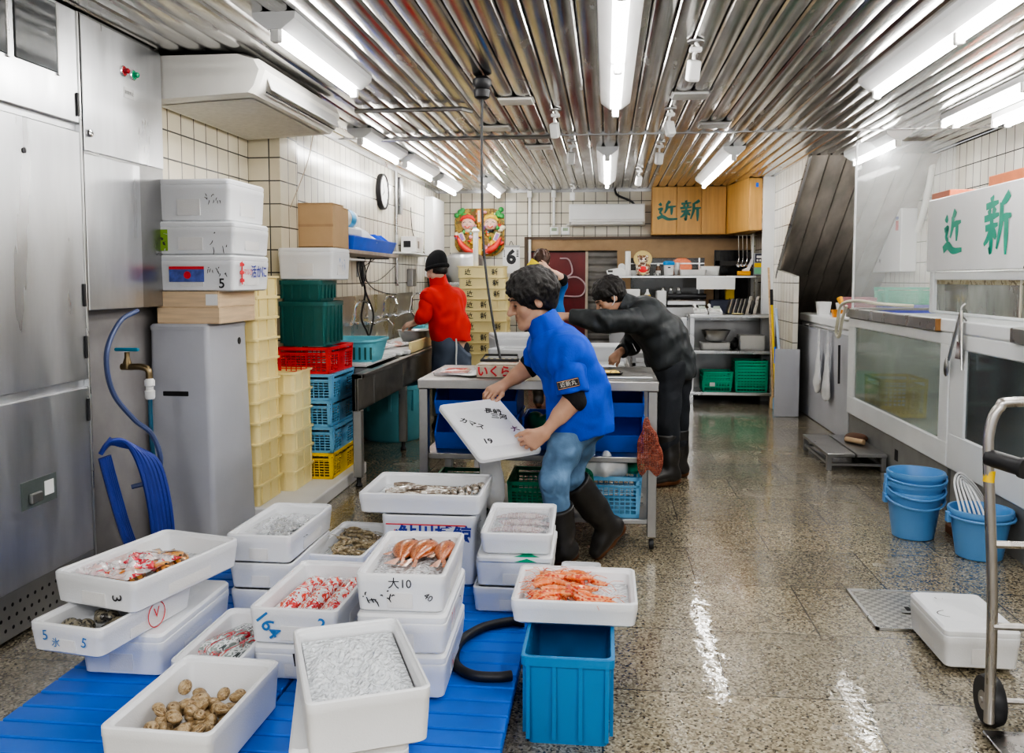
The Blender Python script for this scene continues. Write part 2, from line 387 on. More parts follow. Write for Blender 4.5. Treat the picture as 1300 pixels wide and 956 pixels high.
M['tile_right'] = tile_mat('far_side_wall_tile', 1, .15, .206, (.05, .06), (.84,.82,.76), (.78,.75,.68))
# ------------------------------------------------------------------ the room
ZC = 2.6; YB = 11.6; XL = -2.27; XR = 3.12; XN = 1.92; Y0 = -1.2
struct('floor', MB().quad((-3.2,Y0,0), (XR,Y0,0), (XR,YB+2,0), (-3.2,YB+2,0)), M['floor'])
# ceiling of folded metal bands running into the room
mb = MB(); prof = [(.0015,.034),(.0025,.014),(.012,.004),(.026,0),(.0565,-.003),(.087,0),(.101,.004),(.1105,.014),(.1115,.034)]
nb = int((XR+3.2)/.113)
for i in range(nb):
    x = -3.2+i*.113
    mb.loft([[(x+a, y, ZC+z) for a, z in prof] for y in (Y0, 7.19)], False, False, closed=False)
    mb.loft([[(x+a, y, ZC+z) for a, z in prof] for y in (7.215, YB)], False, False, closed=False)
struct('ceiling', mb, M['ceil_metal'], 30)
struct('ceiling_backing', MB().quad((-3.2,Y0,ZC+.036), (-3.2,YB+2,ZC+.036), (XR,YB+2,ZC+.036), (XR,Y0,ZC+.036)), M['dark'])
struct('ceiling_seam', MB().box(XL, XR, 7.185, 7.22, ZC-.006, ZC+.02), M['steel_dark'])
for i, (a, b_) in enumerate(((XL, XN),)):
    struct('trim_ceiling_back', MB().box(a, b_, YB-.02, YB, ZC-.03, ZC+.03), M['steel_dark'])
struct('trim_ceiling_side', MB().box(XL, XL+.02, 6.06, YB, ZC-.03, ZC+.03), M['steel_dark'])
# back wall with the wide opening
mb = MB(); mb.box(-2.6, -1.06, YB, YB+.1, 0, ZC+.03); mb.box(-1.06, 1.9, YB, YB+.1, 1.98, ZC+.03); mb.box(1.9, 3.2, YB, YB+.1, 0, ZC+.03)
struct('wall_back', mb, M['tile_back'])
struct('wall_left', MB().box(XL-.3, XL, 6.05, YB, 0, ZC+.03), M['tile_left'])
struct('wall_left_recess', MB().box(-2.72, -2.42, Y0, 5.75, 0, ZC+.03), M['tile_recess'])
# square tiled pillar: faces the room and the door side
mb = MB(); mb.box(-2.44, -2.20, 5.72, 6.05, 0, ZC+.03)
struct('wall_left_pillar', mb, M['tile_pillar_x'])
mb = MB(); mb.box(-2.2, -2.198, 5.722, 6.048, 0, ZC+.02)
struct('wall_left_pillar_side', mb, M['tile_recess'])
struct('wall_right', MB().box(XR, XR+.1, Y0, YB, 0, ZC+.03), M['tile_right'])
struct('wall_right_near_back', MB().prism([(YB,2.63),(8.66,2.63),(10.14,1.53),(9.2,1.45),(9.2,0),(YB,0)], XN, XN+.05, Matrix(((0,0,1,0),(1,0,0,0),(0,1,0,0),(0,0,0,1)))), M['tile_right'])
struct('trim_pillar_right', MB().box(1.80, XN, 10.32, 10.42, 0, ZC), M['white_paint'])
# sloping underside of a stair, clad in the same folded metal
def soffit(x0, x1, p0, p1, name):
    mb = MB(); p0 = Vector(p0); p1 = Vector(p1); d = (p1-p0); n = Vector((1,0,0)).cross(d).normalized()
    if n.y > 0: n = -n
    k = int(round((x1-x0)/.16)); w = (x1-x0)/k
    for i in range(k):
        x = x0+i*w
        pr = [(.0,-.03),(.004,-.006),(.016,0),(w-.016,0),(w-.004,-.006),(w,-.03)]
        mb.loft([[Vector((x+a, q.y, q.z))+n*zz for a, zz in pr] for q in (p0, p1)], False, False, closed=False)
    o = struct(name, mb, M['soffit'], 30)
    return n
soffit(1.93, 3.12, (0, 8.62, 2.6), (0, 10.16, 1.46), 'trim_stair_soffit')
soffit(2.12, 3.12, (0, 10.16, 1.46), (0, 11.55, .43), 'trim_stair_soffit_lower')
struct('trim_stair_edge', MB().tube([(1.925, 8.60, 2.6), (1.925, 10.17, 1.44), (2.14, 10.17, 1.44)], .014, 6), M['steel'])
# the opening: brown frame, and what stands in it
BR = pm('bronze_frame', (.30,.20,.11), .4, .3, var=.12)
mb = MB(); mb.box(-1.06, 1.9, YB-.03, YB+.12, 1.95, 1.985); mb.box(-1.09, -1.05, YB-.03, YB+.12, 0, 1.985)
struct('trim_opening_frame', mb, pm('dark_bronze', (.10,.07,.05), .4, .3))
struct('trim_opening_lintel', MB().box(-1.05, 1.9, YB, YB+.1, 1.80, 1.95), BR)
mb = MB(); mb.box(.14, .32, YB, YB+.08, 0, 1.8); mb.box(1.28, 1.40, YB, YB+.08, 0, 1.8); mb.box(.32, 1.28, YB, YB+.08, 1.70, 1.8)
struct('trim_opening_posts', mb, BR)
struct('wall_back_room', MB().box(-3, 3.2, YB+1.9, YB+2, 0, 2.7), pm('back_room_dark', (.05,.045,.04), .7))
struct('door_1', MB().box(-1.05, -.27, YB+.06, YB+.10, 0, 1.78), pm('maroon_panel', (.17,.022,.022), .28, var=.15))
mb = MB(); mb.box(-.28, -.245, YB+.03, YB+.08, 0, 1.8)
struct('trim_door_edge', mb, pm('beige_edge', (.55,.47,.37), .45))
mb = MB()
for i in range(16): mb.loft([[(-.245, YB+.07-q, .2+i*.1+z), (.14, YB+.07-q, .2+i*.1+z)] for q, z in ((0,0),(.018,.03),(.018,.07),(0,.1))], False, False, closed=False)
struct('door_2', mb, pm('grey_shutter', (.21,.20,.19), .45, var=.15))
struct('window_1', MB().box(.32, 1.28, YB+.03, YB+.036, .9, 1.7), pm('window_glass', (.25,.26,.26), .06, var=.2, vs=2, coat=.5, alpha=.55))
mb = MB(); mb.box(1.20, 1.22, YB+.0, YB+.03, .9, 1.7); mb.box(.32, 1.28, YB+.005, YB+.03, 1.62, 1.635)
struct('window_1_frame', mb, M['steel'])
mb = MB(); mb.box(1.40, 1.9, YB+.02, YB+.04, 0, 1.8)
struct('window_2', mb, pm('black_glass', (.012,.012,.013), .12, var=.2))
mb = MB(); mb.box(1.42, 1.47, YB-.01, YB+.03, 0, 1.78); mb.box(1.42, 1.9, YB-.01, YB+.03, 1.60, 1.66); mb.box(1.84, 1.9, YB-.01, YB+.03, 0, 1.78)
struct('window_2_frame', mb, pm('dark_frame', (.06,.055,.05), .4))
# ------------------------------------------------------------------ fluorescent battens
def batten(label, x, y0, n, z=ZC, w=.20, cat='ceiling light', tubes=1, name='batten_light', tl=1.2):
    Ln = n*tl+.06
    t = thing(name, label, cat, (x, y0, z), 0, 'fluorescent battens on the ceiling')
    pr = [(-w/2,0),(-w/2+.005,-.03),(-.035,-.075),(.035,-.075),(w/2-.005,-.03),(w/2,0)]
    hs = MB(); hs.loft([[(a, y, zz) for a, zz in pr] for y in (0, Ln)], True, True, closed=True)
    obj('housing', hs, M['white_paint'], t)
    for k in range(n):
        for q in range(tubes):
            tx = 0 if tubes == 1 else (-.05+.1*q)
            tb = MB().tube([(tx, .05+k*tl, -.105), (tx, .01+(k+1)*tl, -.105)], .017, 8)
            obj('lamp_tube', tb, M['tube'], t, True)
    for k in range(n+1):
        y = .03+k*tl
        obj('lamp_holder', MB().rbox(-.022, .022, y-.02, y+.02, -.128, -.07, .006, 1), M['white'], t)
    return t
batten('long twin batten light over the middle of the hall, nearest the doorway side', .05, 2.15, 3)
batten('twin batten light above the air conditioner by the opening', 0, 7.85, 2)
batten('single batten light beside the big ceiling air conditioner', -1.47, 3.78, 1)
batten('first batten light along the tiled wall after the pillar', -1.93, 6.7, 1)
batten('second batten light along the tiled wall, above the clock', -1.90, 8.1, 1)
batten('last batten light along the tiled wall before the corner', -1.92, 9.7, 1)
batten('batten light hung above the lucky rake', -1.40, 10.05, 1)
batten('long batten light above the white fish tanks', 1.57, 1.75, 3)
batten('twin batten light pointing at the wooden cabinets', 1.12, 7.95, 2)
batten('batten light behind the clear screen', 2.30, 7.25, 1)
def bare_strip(label, x, y0):
    t = thing('bare_tube_strip', label, 'strip light', (x, y0, ZC), 0, 'bare tube strips over the tanks')
    obj('strip_body', MB().rbox(-.06, .06, 0, 1.26, -.05, 0, .006, 1), M['white_paint'], t)
    for tx in (-.045, .045):
        obj('lamp_tube', MB().tube([(tx, .03, -.085), (tx, 1.23, -.085)], .015, 8), M['tube'], t, True)
        for y in (.02, 1.24): obj('lamp_holder', MB().rbox(tx-.018, tx+.018, y-.02, y+.02, -.105, -.045, .005, 1), M['white'], t)
bare_strip('pair of bare tubes over the tanks, closest to the clear screen', 2.43, 5.35)
bare_strip('pair of bare tubes over the tanks, closest to the tiled wall', 2.78, 5.35)
bare_strip('pair of bare tubes over the tanks, near the sign', 2.62, 3.9)
# unseen fill lights added at the open shop front to brighten the hall
for x in (-1.6, .2, 1.9):
    ld = bpy.data.lights.new('front_fill', 'AREA'); ld.shape = 'RECTANGLE'; ld.size = .5; ld.size_y = 2.2; ld.energy = 34; ld.color = (1,.98,.95)
    lo = bpy.data.objects.new('front_fill', ld); C.objects.link(lo); lo.location = (x, -.2, 2.5); lo.rotation_euler = (math.radians(12), 0, 0)
w = bpy.data.worlds.new('ambient_fill'); bpy.context.scene.world = w; w.use_nodes = True  # soft ambient fill added through the open front
w.node_tree.nodes['Background'].inputs[0].default_value = (.92,.95,1,1); w.node_tree.nodes['Background'].inputs[1].default_value = .55
# ------------------------------------------------------------------ camera
cd = bpy.data.cameras.new('camera'); cd.sensor_width = 36; cd.lens = F_PX/1300*36; cd.shift_y = -44.5/1300; cd.clip_start = .05
co = bpy.data.objects.new('camera', cd); C.objects.link(co)
co.matrix_world = Matrix(((RT.x, UP.x, -FW.x, 0), (RT.y, UP.y, -FW.y, 0), (RT.z, UP.z, -FW.z, EYE), (0,0,0,1)))
S = bpy.context.scene; S.camera = co
S.view_settings.view_transform = 'AgX'; S.view_settings.look = 'AgX - High Contrast'; S.view_settings.exposure = .72
S.cycles.use_denoising = True; S.cycles.max_bounces = 8; S.cycles.sample_clamp_indirect = 6
S.cycles.transparent_max_bounces = 12; S.cycles.caustics_reflective = False; S.cycles.caustics_refractive = False
# ------------------------------------------------------------------ steel cold store along the near wall
FX = -2.3
fr = thing('steel_cold_store', 'tall stainless steel refrigerator with perforated foot, nearest the camera', 'refrigerator', (FX, 1.2, 0))
Ly = 2.44
obj('cabinet_body', MB().box(-.62, -.022, 0, Ly, .02, 2.585), M['fridge'], fr)
obj('upper_door', MB().rbox(-.022, 0, 0, Ly-.015, 2.10, 2.585, .004, 1), M['fridge'], fr)
md = obj('middle_door', MB().rbox(-.022, 0, 0, Ly-.015, .975, 2.065, .004, 1), M['fridge'], fr)
ld_ = obj('lower_door', MB().rbox(-.022, 0, 0, Ly-.015, .20, .94, .004, 1), M['fridge'], fr)
obj('corner_post', MB().rbox(-.022, .004, Ly-.013, Ly, .1, 2.585, .002, 1), M['steel'], fr)
kb = MB().box(-.016, -.002, 0, Ly-.015, .02, .20); mb = MB()
for i in range(26):
    for j in range(3):
        y = 1.25+i*.045+(.022 if j % 2 else 0); mb.add([(-.0015, y+.008*math.cos(a), .06+j*.045+.008*math.sin(a)) for a in [2*PI*k/10 for k in range(10)]], [tuple(range(10))])
objm('kick_plate', [(kb, M['steel_dark']), (mb, M['dark'])], fr)
DG = pm('dark_viewing_glass', (.10,.105,.11), .12, var=.5, vs=2)
for a, c in ((1.55, 1.98), (2.02, 2.29)):
    w_ = obj('viewing_window', MB().rbox(0, .006, a, c, 2.285, 2.57, .003, 1), DG, fr)
    obj('window_frame', MB().rbox(-.001, .009, c-.012, c+.004, 2.275, 2.57, .002, 1), M['steel'], w_)
hp = obj('recessed_handle', MB().box(.0005, .004, 1.95, 2.17, .50, .612), pm('handle_recess', (.22,.25,.24), .4, .6), ld_)
obj('latch', MB().rbox(.004, .02, 1.99, 2.06, .52, .56, .004, 1), M['steel'], hp)
obj('latch_tag', MB().box(.0045, .0055, 2.09, 2.15, .53, .59), M['paper'], hp)
for z, p in ((1.35, md), (1.12, md), (.84, ld_), (2.18, None)):
    obj('hinge', MB().rbox(.0, .008, Ly-.035, Ly-.018, z-.05, z+.05, .002, 1), M['black'], p or fr)
for y in (1.82, 2.05): obj('bolt_hole', MB().lathe([(.012, 0), (.012, .004), (.004, .0045)], 12).mesh('bolt_hole'), M['black'], md).matrix_local = frame((0, y, 1.93), (0,1,0), (0,0,1))
# control panel next to it
cp = thing('control_cabinet', 'brushed steel control cabinet with a red and a green lamp', 'control cabinet', (FX, 3.66, 1.28))
obj('cabinet_body', MB().box(-.034, -.006, 0, .69, 0, 1.31), M['steel_dark'], cp)
obj('upper_panel', MB().rbox(-.006, 0, 0, .69, .71, 1.30, .003, 1), M['fridge'], cp)
obj('lower_panel', MB().rbox(-.010, -.003, 0, .46, 0, .70, .003, 1), M['fridge'], cp)
for y, c, nm in ((.325, (.45,.02,.03), 'red_lamp'), (.41, (.02,.38,.18), 'green_lamp')):
    o = obj(nm, MB().lathe([(.022,0),(.022,.012),(.014,.014),(.013,.03),(.006,.036)], 18), pm(nm, c, .25, coat=.5), cp, True); o.matrix_local = frame((0, y, 1.13), (0,1,0), (0,0,1))
    obj('bezel', MB().lathe([(.026,0),(.026,.008),(.020,.012)], 18, cap1=False), M['chrome'], o, True)
mb = MB()
for k in range(5): mb.box(0, .001, .335+k*.017, .349+k*.017, 1.02, 1.05)
obj('name_plate', MB().box(0, .0006, .33, .42, 1.01, 1.06), pm('plate', (.6,.6,.6), .4, .5), cp)
obj('lettering', text_mb('非常停止', .02, frame((.0012, .375, 1.035), (0,1,0), (0,0,1))), M['ink'], cp)
o = obj('lock', MB().lathe([(.018,0),(.016,.012),(.006,.014)], 16), M['chrome'], cp, True); o.matrix_local = frame((0, .035, .79), (0,1,0), (0,0,1))
struct('wall_left_dado', MB().box(-2.64, -2.412, 3.66, 5.70, 0, 1.30), pm('grey_panel_wall', (.33,.315,.31), .6, var=.1))
# ------------------------------------------------------------------ ceiling air conditioner
ac = thing('ceiling_air_conditioner', 'big cream air conditioner hung under the ceiling by the pillar', 'air conditioner', (-2.415, 4.38, 2.585)); ac.scale = (.89, .99, 1)
prof_ac = [(0, 0), (.60, 0), (.70, -.03), (.735, -.085), (.70, -.17), (.66, -.205), (.02, -.235), (0, -.22)]
rings = []
for y in (0, 1.32): rings.append([(x, y, z) for x, z in prof_ac])
ring2 = lambda y, k: [(.02+(x-.02)*k, y, -.11+(z+.11)*k) for x, z in prof_ac]
obj('casing', MB().loft([ring2(0, .96), ring2(.02, 1), ring2(1.30, 1), ring2(1.32, .96)]), M['ac'], ac, 30)
obj('intake_panel', MB().quad((.05,.10,-.2385), (.62,.10,-.2125), (.62,1.22,-.2125), (.05,1.22,-.2385)), pm('intake_grille', (.72,.70,.66), .5, var=.1, vs=30), ac)
lv = MB(); M0 = Matrix.Translation((.722, 0, -.128)) @ Matrix.Rotation(math.radians(-22), 4, 'Y')
lv.rbox(0, .012, .08, 1.24, -.055, .05, .004, 1, M0); obj('outlet_louver', lv, M['white'], ac)
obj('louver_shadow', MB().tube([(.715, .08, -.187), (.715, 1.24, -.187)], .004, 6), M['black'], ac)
# ------------------------------------------------------------------ water tap and hose
tp = thing('water_tap', 'brass water tap with a blue handle on the grey wall', 'tap', (-2.32, 3.93, 1.0))
brass = pm('aged_brass', (.22,.17,.10), .4, .9)
obj('pipe', MB().tube(curve_pts([(0,0,0), (.05,0,0), (.10,.0,0), (.135,.0,-.015), (.14,.0,-.06)], 5), .016, 10), brass, tp, True)
obj('valve', MB().lathe([(.018,-.01),(.02,.02),(.012,.045),(.012,.07)], 12, (.03,0,0)), brass, tp, True)
obj('handle', MB().rbox(-.03, .09, -.012, .012, .075, .092, .006), pm('blue_handle', (.03,.25,.38), .35), tp)
obj('hose_coupling', MB().lathe([(.02,0),(.024,.01),(.024,.04),(.018,.045),(.018,.06),(.024,.065),(.024,.09),(.016,.1)], 14, (.14,0,-.155)), M['white'], tp, True)
tag(obj('water_hose', MB().tube(curve_pts([(-2.18,3.93,.86), (-2.18,3.93,.74), (-2.175,3.93,.6), (-2.15,3.93,.4), (-2.12,3.95,.2)], 6), .011, 8), pm('teal_hose', (.04,.14,.22), .35), None, True), 'dark teal hose hanging straight down from the tap', 'hose')
hc = MB()
for k in range(6):
    a = k*.013; hc.tube(curve_pts([(-2.30,3.70+a,.62+.012*k), (-2.265,3.72+a,.675-.005*k), (-2.22+.008*k,3.78+a,.66-.01*k), (-2.18+.012*k,3.82+a,.54), (-2.145+.013*k,3.83+a,.36), (-2.13+.012*k,3.84+a,.14), (-2.15+.012*k,3.85+a,.03), (-2.22,3.86+a,.03), (-2.26,3.80+a,.2), (-2.29,3.74+a,.45), (-2.30,3.70+a,.6)], 6), .0115, 7)
tag(obj('coiled_hose', hc, M['hose'], None, True), 'coil of dark blue hose hung beside the steel refrigerator', 'hose')
tag(obj('supply_hose', MB().tube(curve_pts([(-2.24,3.95,1.27), (-2.275,3.85,1.22), (-2.29,3.76,1.08), (-2.28,3.78,.9), (-2.22,3.85,.76), (-2.16,3.9,.68), (-2.13,3.92,.55), (-2.18,3.93,.45), (-2.27,3.9,.42)], 7), .012, 8), pm('slate_hose', (.10,.13,.26), .35), None, True), 'slate blue hose running down from the top of the grey box', 'hose')
# ------------------------------------------------------------------ tall grey box, foam and wooden boxes on it
gx0, gx1, gy0, gy1 = -2.375, -2.06, 4.30, 4.78
gb = thing('insulated_bin', 'tall pale grey plastic bin standing beside the blue hoses', 'bin', ((gx0+gx1)/2, (gy0+gy1)/2, 0))
w_, l_ = gx1-gx0, gy1-gy0
obj('bin_body', MB().loft([rr(w_+.05, l_+.06, .03, 0, cx=.01), rr(w_+.045, l_+.055, .03, .03, cx=.01), rr(w_+.004, l_+.004, .025, 1.12), rr(w_+.004, l_+.004, .025, 1.155)]), M['grey_box'], gb, 40)
obj('bin_lid', MB().loft([rr(w_+.01, l_+.01, .025, 1.155), rr(w_+.012, l_+.012, .025, 1.175), rr(w_-.01, l_-.01, .02, 1.188)]), M['grey_box'], gb, 40)
o = obj('emblem', MB().lathe([(.02,0),(.02,.002),(.013,.0025)], 16), M['black'], gb); o.matrix_local = frame((w_/2+.0035, l_/2-.10, 1.075), (0,1,0), (0,0,1))
obj('grip_slot', MB().rbox(-.09, .05, -.002, .004, .86, .885, .004, 1), M['dark'], gb).location = (0, -l_/2-.01, -.05)

def foam_box(name, label, w, l, h, loc, rz=0, cat='foam box', wall=.02, lid=False, mat='foam', group=None, notch=True, recess=True):
    """open polystyrene fish box with a stepped rim; lid=True puts its cover on"""
    t = thing(name, label, cat, loc, rz, group)
    d = .008; b = MB(); r = .022
    hb = h-(.028 if lid else 0)
    b.loft([rr(w-2*d-.02, l-2*d-.02, r, 0), rr(w-2*d, l-2*d, r, .008), rr(w-.002, l-.002, r, hb-.03), rr(w, l, r, hb-.028), rr(w, l, r, hb-.004), rr(w-.008, l-.008, r, hb),
            rr(w-wall*.9, l-wall*.9, r, hb), rr(w-wall*1.0, l-wall*1.0, r, hb-.007), rr(w-wall*1.5, l-wall*1.5, r, hb-.008), rr(w-wall*2.1, l-wall*2.1, r, hb-.014), rr(w-wall*2.5, l-wall*2.5, r, .024)])
    p = MB()
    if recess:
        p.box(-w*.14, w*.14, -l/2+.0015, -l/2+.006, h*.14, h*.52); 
        for s in (-1, 1): p.box(s*(w/2-.0055)-.002, s*(w/2-.0055)+.002, -l*.2, l*.2, h*.16, h*.55)  # side recesses are flat panels, their shade put into the darker colour
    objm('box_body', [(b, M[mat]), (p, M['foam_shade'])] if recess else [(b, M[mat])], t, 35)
    if lid:
        lb = MB(); z = hb+.0005
        lb.loft([rr(w-.002, l-.002, r, z), rr(w, l, r, z+.004), rr(w, l, r, z+.018), rr(w-.014, l-.014, r, z+.027)])
        lb.loft([rr(w*.55, l*.62, .02, z+.027), rr(w*.55-.008, l*.62-.008, .02, z+.029)], False)
        obj('box_lid', lb, M[mat], t, 35)
    return t
def face(t, name, side, mbfun, mat, w, l, parent=None):
    """marks on one side of a box: local frame with x to the reader's right, z=0 on the face"""
    Mx = {'front': frame((0, -l/2-.0012, 0), (1,0,0), (0,0,1)), 'right': frame((w/2+.0012, 0, 0), (0,1,0), (0,0,1)), 'top': frame((0, 0, 0), (1,0,0), (0,1,0))}[side]
    return obj(name, mbfun(Mx), mat, parent or t)
def scribble(seed, n, w, h, x0=0, z0=0, th=.004):
    rg = random.Random(seed)
    def fn(Mx):
        b = MB()
        for i in range(n):
            cx = x0+w*(i+.5)/n; q = w/n*.42
            for k in range(rg.choice((2,3,3,4))):
                a = (cx+rg.uniform(-q,q), z0+rg.uniform(.05,.95)*h)
                c = (cx+rg.uniform(-q,q), z0+rg.uniform(.05,.95)*h) if rg.random() < .4 else (a[0]+rg.uniform(-.6,1)*q, a[1]+rg.choice((-.5,-.35,.02,.05))*h)
                mid = ((a[0]+c[0])/2+rg.uniform(-.2,.2)*q, (a[1]+c[1])/2+rg.uniform(-.1,.1)*h)
                b.stroke(curve_pts([(*a,0), (*mid,0), (*c,0)], 3), th, Mx, .0004+.0001*k)
        return b
    return fn
def words_(s, size, x, z, bold=0, rot=0):
    return lambda Mx: text_mb(s, size, Mx @ Matrix.Translation((x, z, 0)) @ Matrix.Rotation(rot, 4, 'Z'), z=.0006, bold=bold)
# two shallow wooden boxes
def wooden_box(label, w, l, h, loc, rz=0):
    t = thing('wooden_fish_box', label, 'wooden box', loc, rz, 'wooden boxes on the grey bin')
    for nm, a in (('side_board', (-w/2, w/2, -l/2, -l/2+.014)), ('side_board', (-w/2, w/2, l/2-.014, l/2)), ('side_board', (-w/2, -w/2+.014, -l/2+.014, l/2-.014)), ('side_board', (w/2-.014, w/2, -l/2+.014, l/2-.014))):
        obj(nm, MB().rbox(*a, .004, h, .002, 1), M['wood_box'], t)
    obj('bottom_board', MB().box(-w/2+.002, w/2-.002, -l/2+.002, l/2-.002, 0, .01), M['wood_box'], t)
    return t
wooden_box('lower sawn pine box, lying on the grey bin', .34, .47, .083, (-2.17, 4.545, 1.189), .01)
wb = wooden_box('upper sawn pine box with a paper tag, under the foam boxes', .335, .46, .083, (-2.165, 4.54, 1.273), -.015)
face(wb, 'paper_tag', 'front', lambda Mx: MB().box(.10, .165, .012, .07, 0, .001, Mx), M['paper'], .335, .46)
W1, L1 = .46, .48
b1 = foam_box('printed_foam_box', 'foam box printed with a red crab mark and blue characters', W1, L1, .19, (-2.145, 4.55, 1.357), 0, lid=True)
face(b1, 'crab_lettering', 'right', words_('活かに', .072, .088, .10, .001), M['navy_ink'], W1, L1)
face(b1, 'maker_lettering', 'right', words_('マルひ', .038, -.06, .10), M['red_ink'], W1, L1)
def crabmark(Mx):
    b = MB()
    for i in range(3): b.stroke([(-.165, .055+.042*i), (-.14, .06+.042*i), (-.11, .055+.042*i)], .022, Mx, .0008)
    b.stroke([(-.138,.035),(-.138,.10),(-.138,.16)], .016, Mx, .0012); return b
face(b1, 'crab_mark', 'right', crabmark, M['red_ink'], W1, L1)
face(b1, 'handwriting', 'front', scribble(3, 1, .05, .11, -.205, .03), M['ink'], W1, L1)
face(b1, 'shipping_note', 'front', scribble(4, 4, .11, .045, .085, .085), M['ink'], W1, L1)
face(b1, 'count_mark', 'front', words_('5', .07, .165, .04, .001), M['ink'], W1, L1)
def lab(Mx):
    return MB().box(-.12, .07, .05, .13, 0, .0012, Mx)
lb_ = face(b1, 'printed_label', 'front', lab, pm('label_blue', (.10,.14,.42), .4, var=.5, vs=25), W1, L1)
face(b1, 'label_band', 'front', lambda Mx: MB().box(-.12, .07, .115, .13, 0, .002, Mx), M['red_ink'], W1, L1, lb_)
face(b1, 'label_sun', 'front', lambda Mx: MB().add([Mx @ Vector((-.02+.02*math.cos(a), .085+.02*math.sin(a), .0026)) for a in [2*PI*k/16 for k in range(16)]], [tuple(range(16))]), M['red_ink'], W1, L1, lb_)
face(b1, 'label_words', 'front', words_('活', .05, -.075, .082, .001), M['foam'], W1, L1, lb_)
b2 = foam_box('plain_foam_box', 'plain foam box with a small green and black label', W1+.02, L1+.0, .172, (-2.15, 4.55, 1.548), .01, lid=True)
face(b2, 'green_label', 'front', lambda Mx: MB().box(-.24, -.12, .02, .13, 0, .001, Mx), patches('green_sticker', [(.03,.03,.03),(.25,.42,.06),(.6,.62,.6)], 9), W1, L1)
face(b2, 'handwriting', 'front', scribble(8, 2, .12, .11, .10, .03), M['ink'], W1, L1)
b3 = foam_box('top_foam_box', 'tall foam box on top of the pile, almost at the air conditioner', W1-.01, L1-.02, .218, (-2.155, 4.55, 1.721), -.01, lid=True)
face(b3, 'handwriting', 'front', scribble(9, 3, .09, .045, .09, .10), M['ink'], W1, L1)
# ------------------------------------------------------------------ stacked crates along the wall
sl = tag(obj('foam_slab', MB().rbox(-2.19, -1.745, 4.80, 6.15, .0, .085, .01), M['foam_shade']), 'thick white foam slab on the wet floor under the crate stacks', 'foam slab')
def cream_crate(label, w, l, h, loc, group, mat, rz=0):
    t = thing('fish_crate', label, 'crate', loc, rz, group)
    b = MB(); d = .012
    b.loft([rr(w-2*d, l-2*d, .02, 0), rr(w-.026, l-.026, .02, h-.016), rr(w, l, .02, h-.013), rr(w, l, .02, h), rr(w-.03, l-.03, .02, h), rr(w-.05, l-.05, .02, .012)])
    rb = MB()
    for s in (-1, 1):
        for f in (-.36, 0, .36): rb.box(s*(w/2-.012)-.004, s*(w/2-.012)+.006, f*l-.006, f*l+.006, .01, h-.013)
        for f in (-.3, .3): rb.box(f*w-.006, f*w+.006, s*(l/2-.012)-.004, s*(l/2-.012)+.006, .01, h-.013)
    objm('crate_body', [(b, mat), (rb, mat)], t, 35)
    return t
hh = .123
def stack(n, x, y, z0, w, l, h, where, group, mat, rz=0):
    src = None; out = []
    for i in range(n):
        lb = f'pale yellow fish crate, {ORD[n-1-i]} of {where}'
        z = z0+i*h
        if src is None: src = cream_crate(lb, w, l, h+.002, (x, y, z), group, mat, rz); c = src
        else: c = copy_thing(src, (x+rnd.uniform(-.004,.004), y+rnd.uniform(-.004,.004), z), rz, lb)
        out.append(c)
    return out
cs = stack(11, -2.19, 5.00, .086, .37, .37, hh, 'the tall stack beside the grey bin', 'pale yellow crates in the tall stack', M['cream'])
stack(6, -2.115, 5.375, .086, .37, .36, .125, 'the short yellow stack', 'pale yellow crates in the short stack', M['cream2'])
def lattice_crate(name, label, w, l, h, loc, mat, rz=0, group=None, nx=9, ny=9, nz=7, cat='basket', flare=.01, solid=.3):
    """plastic basket whose walls are real lattices with a solid middle panel on the long side"""
    t = thing(name, label, cat, loc, rz, group); b = MB()
    def wall(p0, p1, nn, plain):
        p0 = Vector(p0); p1 = Vector(p1); u = (p1-p0).normalized(); Lw = (p1-p0).length
        n_ = Vector((u.y, -u.x, 0))
        def bar(a0, a1, z0, z1, th=.005):
            vs = []
            for z in (z0, z1):
                o = n_*flare*(z/h)
                for q in (0, th):
                    for a in (a0, a1): vs.append(p0+u*a+o-n_*q+Vector((0,0,z)))
            b.add(vs, [(0,1,3,2),(4,6,7,5),(0,4,5,1),(2,3,7,6),(0,2,6,4),(1,5,7,3)])
        bar(-.004, Lw+.004, h-.02, h, .014); bar(-.002, Lw+.002, h*.80-.012, h*.80, .010); bar(0, Lw, 0, h*.10, .008)
        bar(0, Lw*.06, 0, h); bar(Lw*.94, Lw, 0, h)
        s0, s1 = (Lw*(.5-solid/2), Lw*(.5+solid/2)) if plain else (Lw, Lw)
        if plain: bar(s0, s1, h*.1, h*.80, .007)
        for i in range(1, nn):
            a = Lw*(.06+.88*i/nn)
            if s0 < a < s1: continue
            bar(a-.0032, a+.0032, h*.1, h*.8)
        for k in range(1, nz):
            z = h*(.1+.7*k/nz)
            if plain: bar(Lw*.06, s0, z-.003, z+.003, .004); bar(s1, Lw*.94, z-.003, z+.003, .004)
            else: bar(Lw*.06, Lw*.94, z-.003, z+.003, .004)
    x, y = w/2-flare, l/2-flare
    wall((-x,-y,0), (x,-y,0), nx, False); wall((x,-y,0), (x,y,0), ny, True); wall((x,y,0), (-x,y,0), nx, False); wall((-x,y,0), (-x,-y,0), ny, True)
    b.box(-x, x, -y, y, 0, .006)
    obj('basket_body', b, mat, t)
    return t
lx = -1.985; ly = 5.80
lc0 = lattice_crate('slotted_crate', 'yellow slotted crate at the bottom of the coloured crate stack', .37, .52, .176, (lx, ly, .086), M['yellow'], 0, 'slotted crates by the sink')
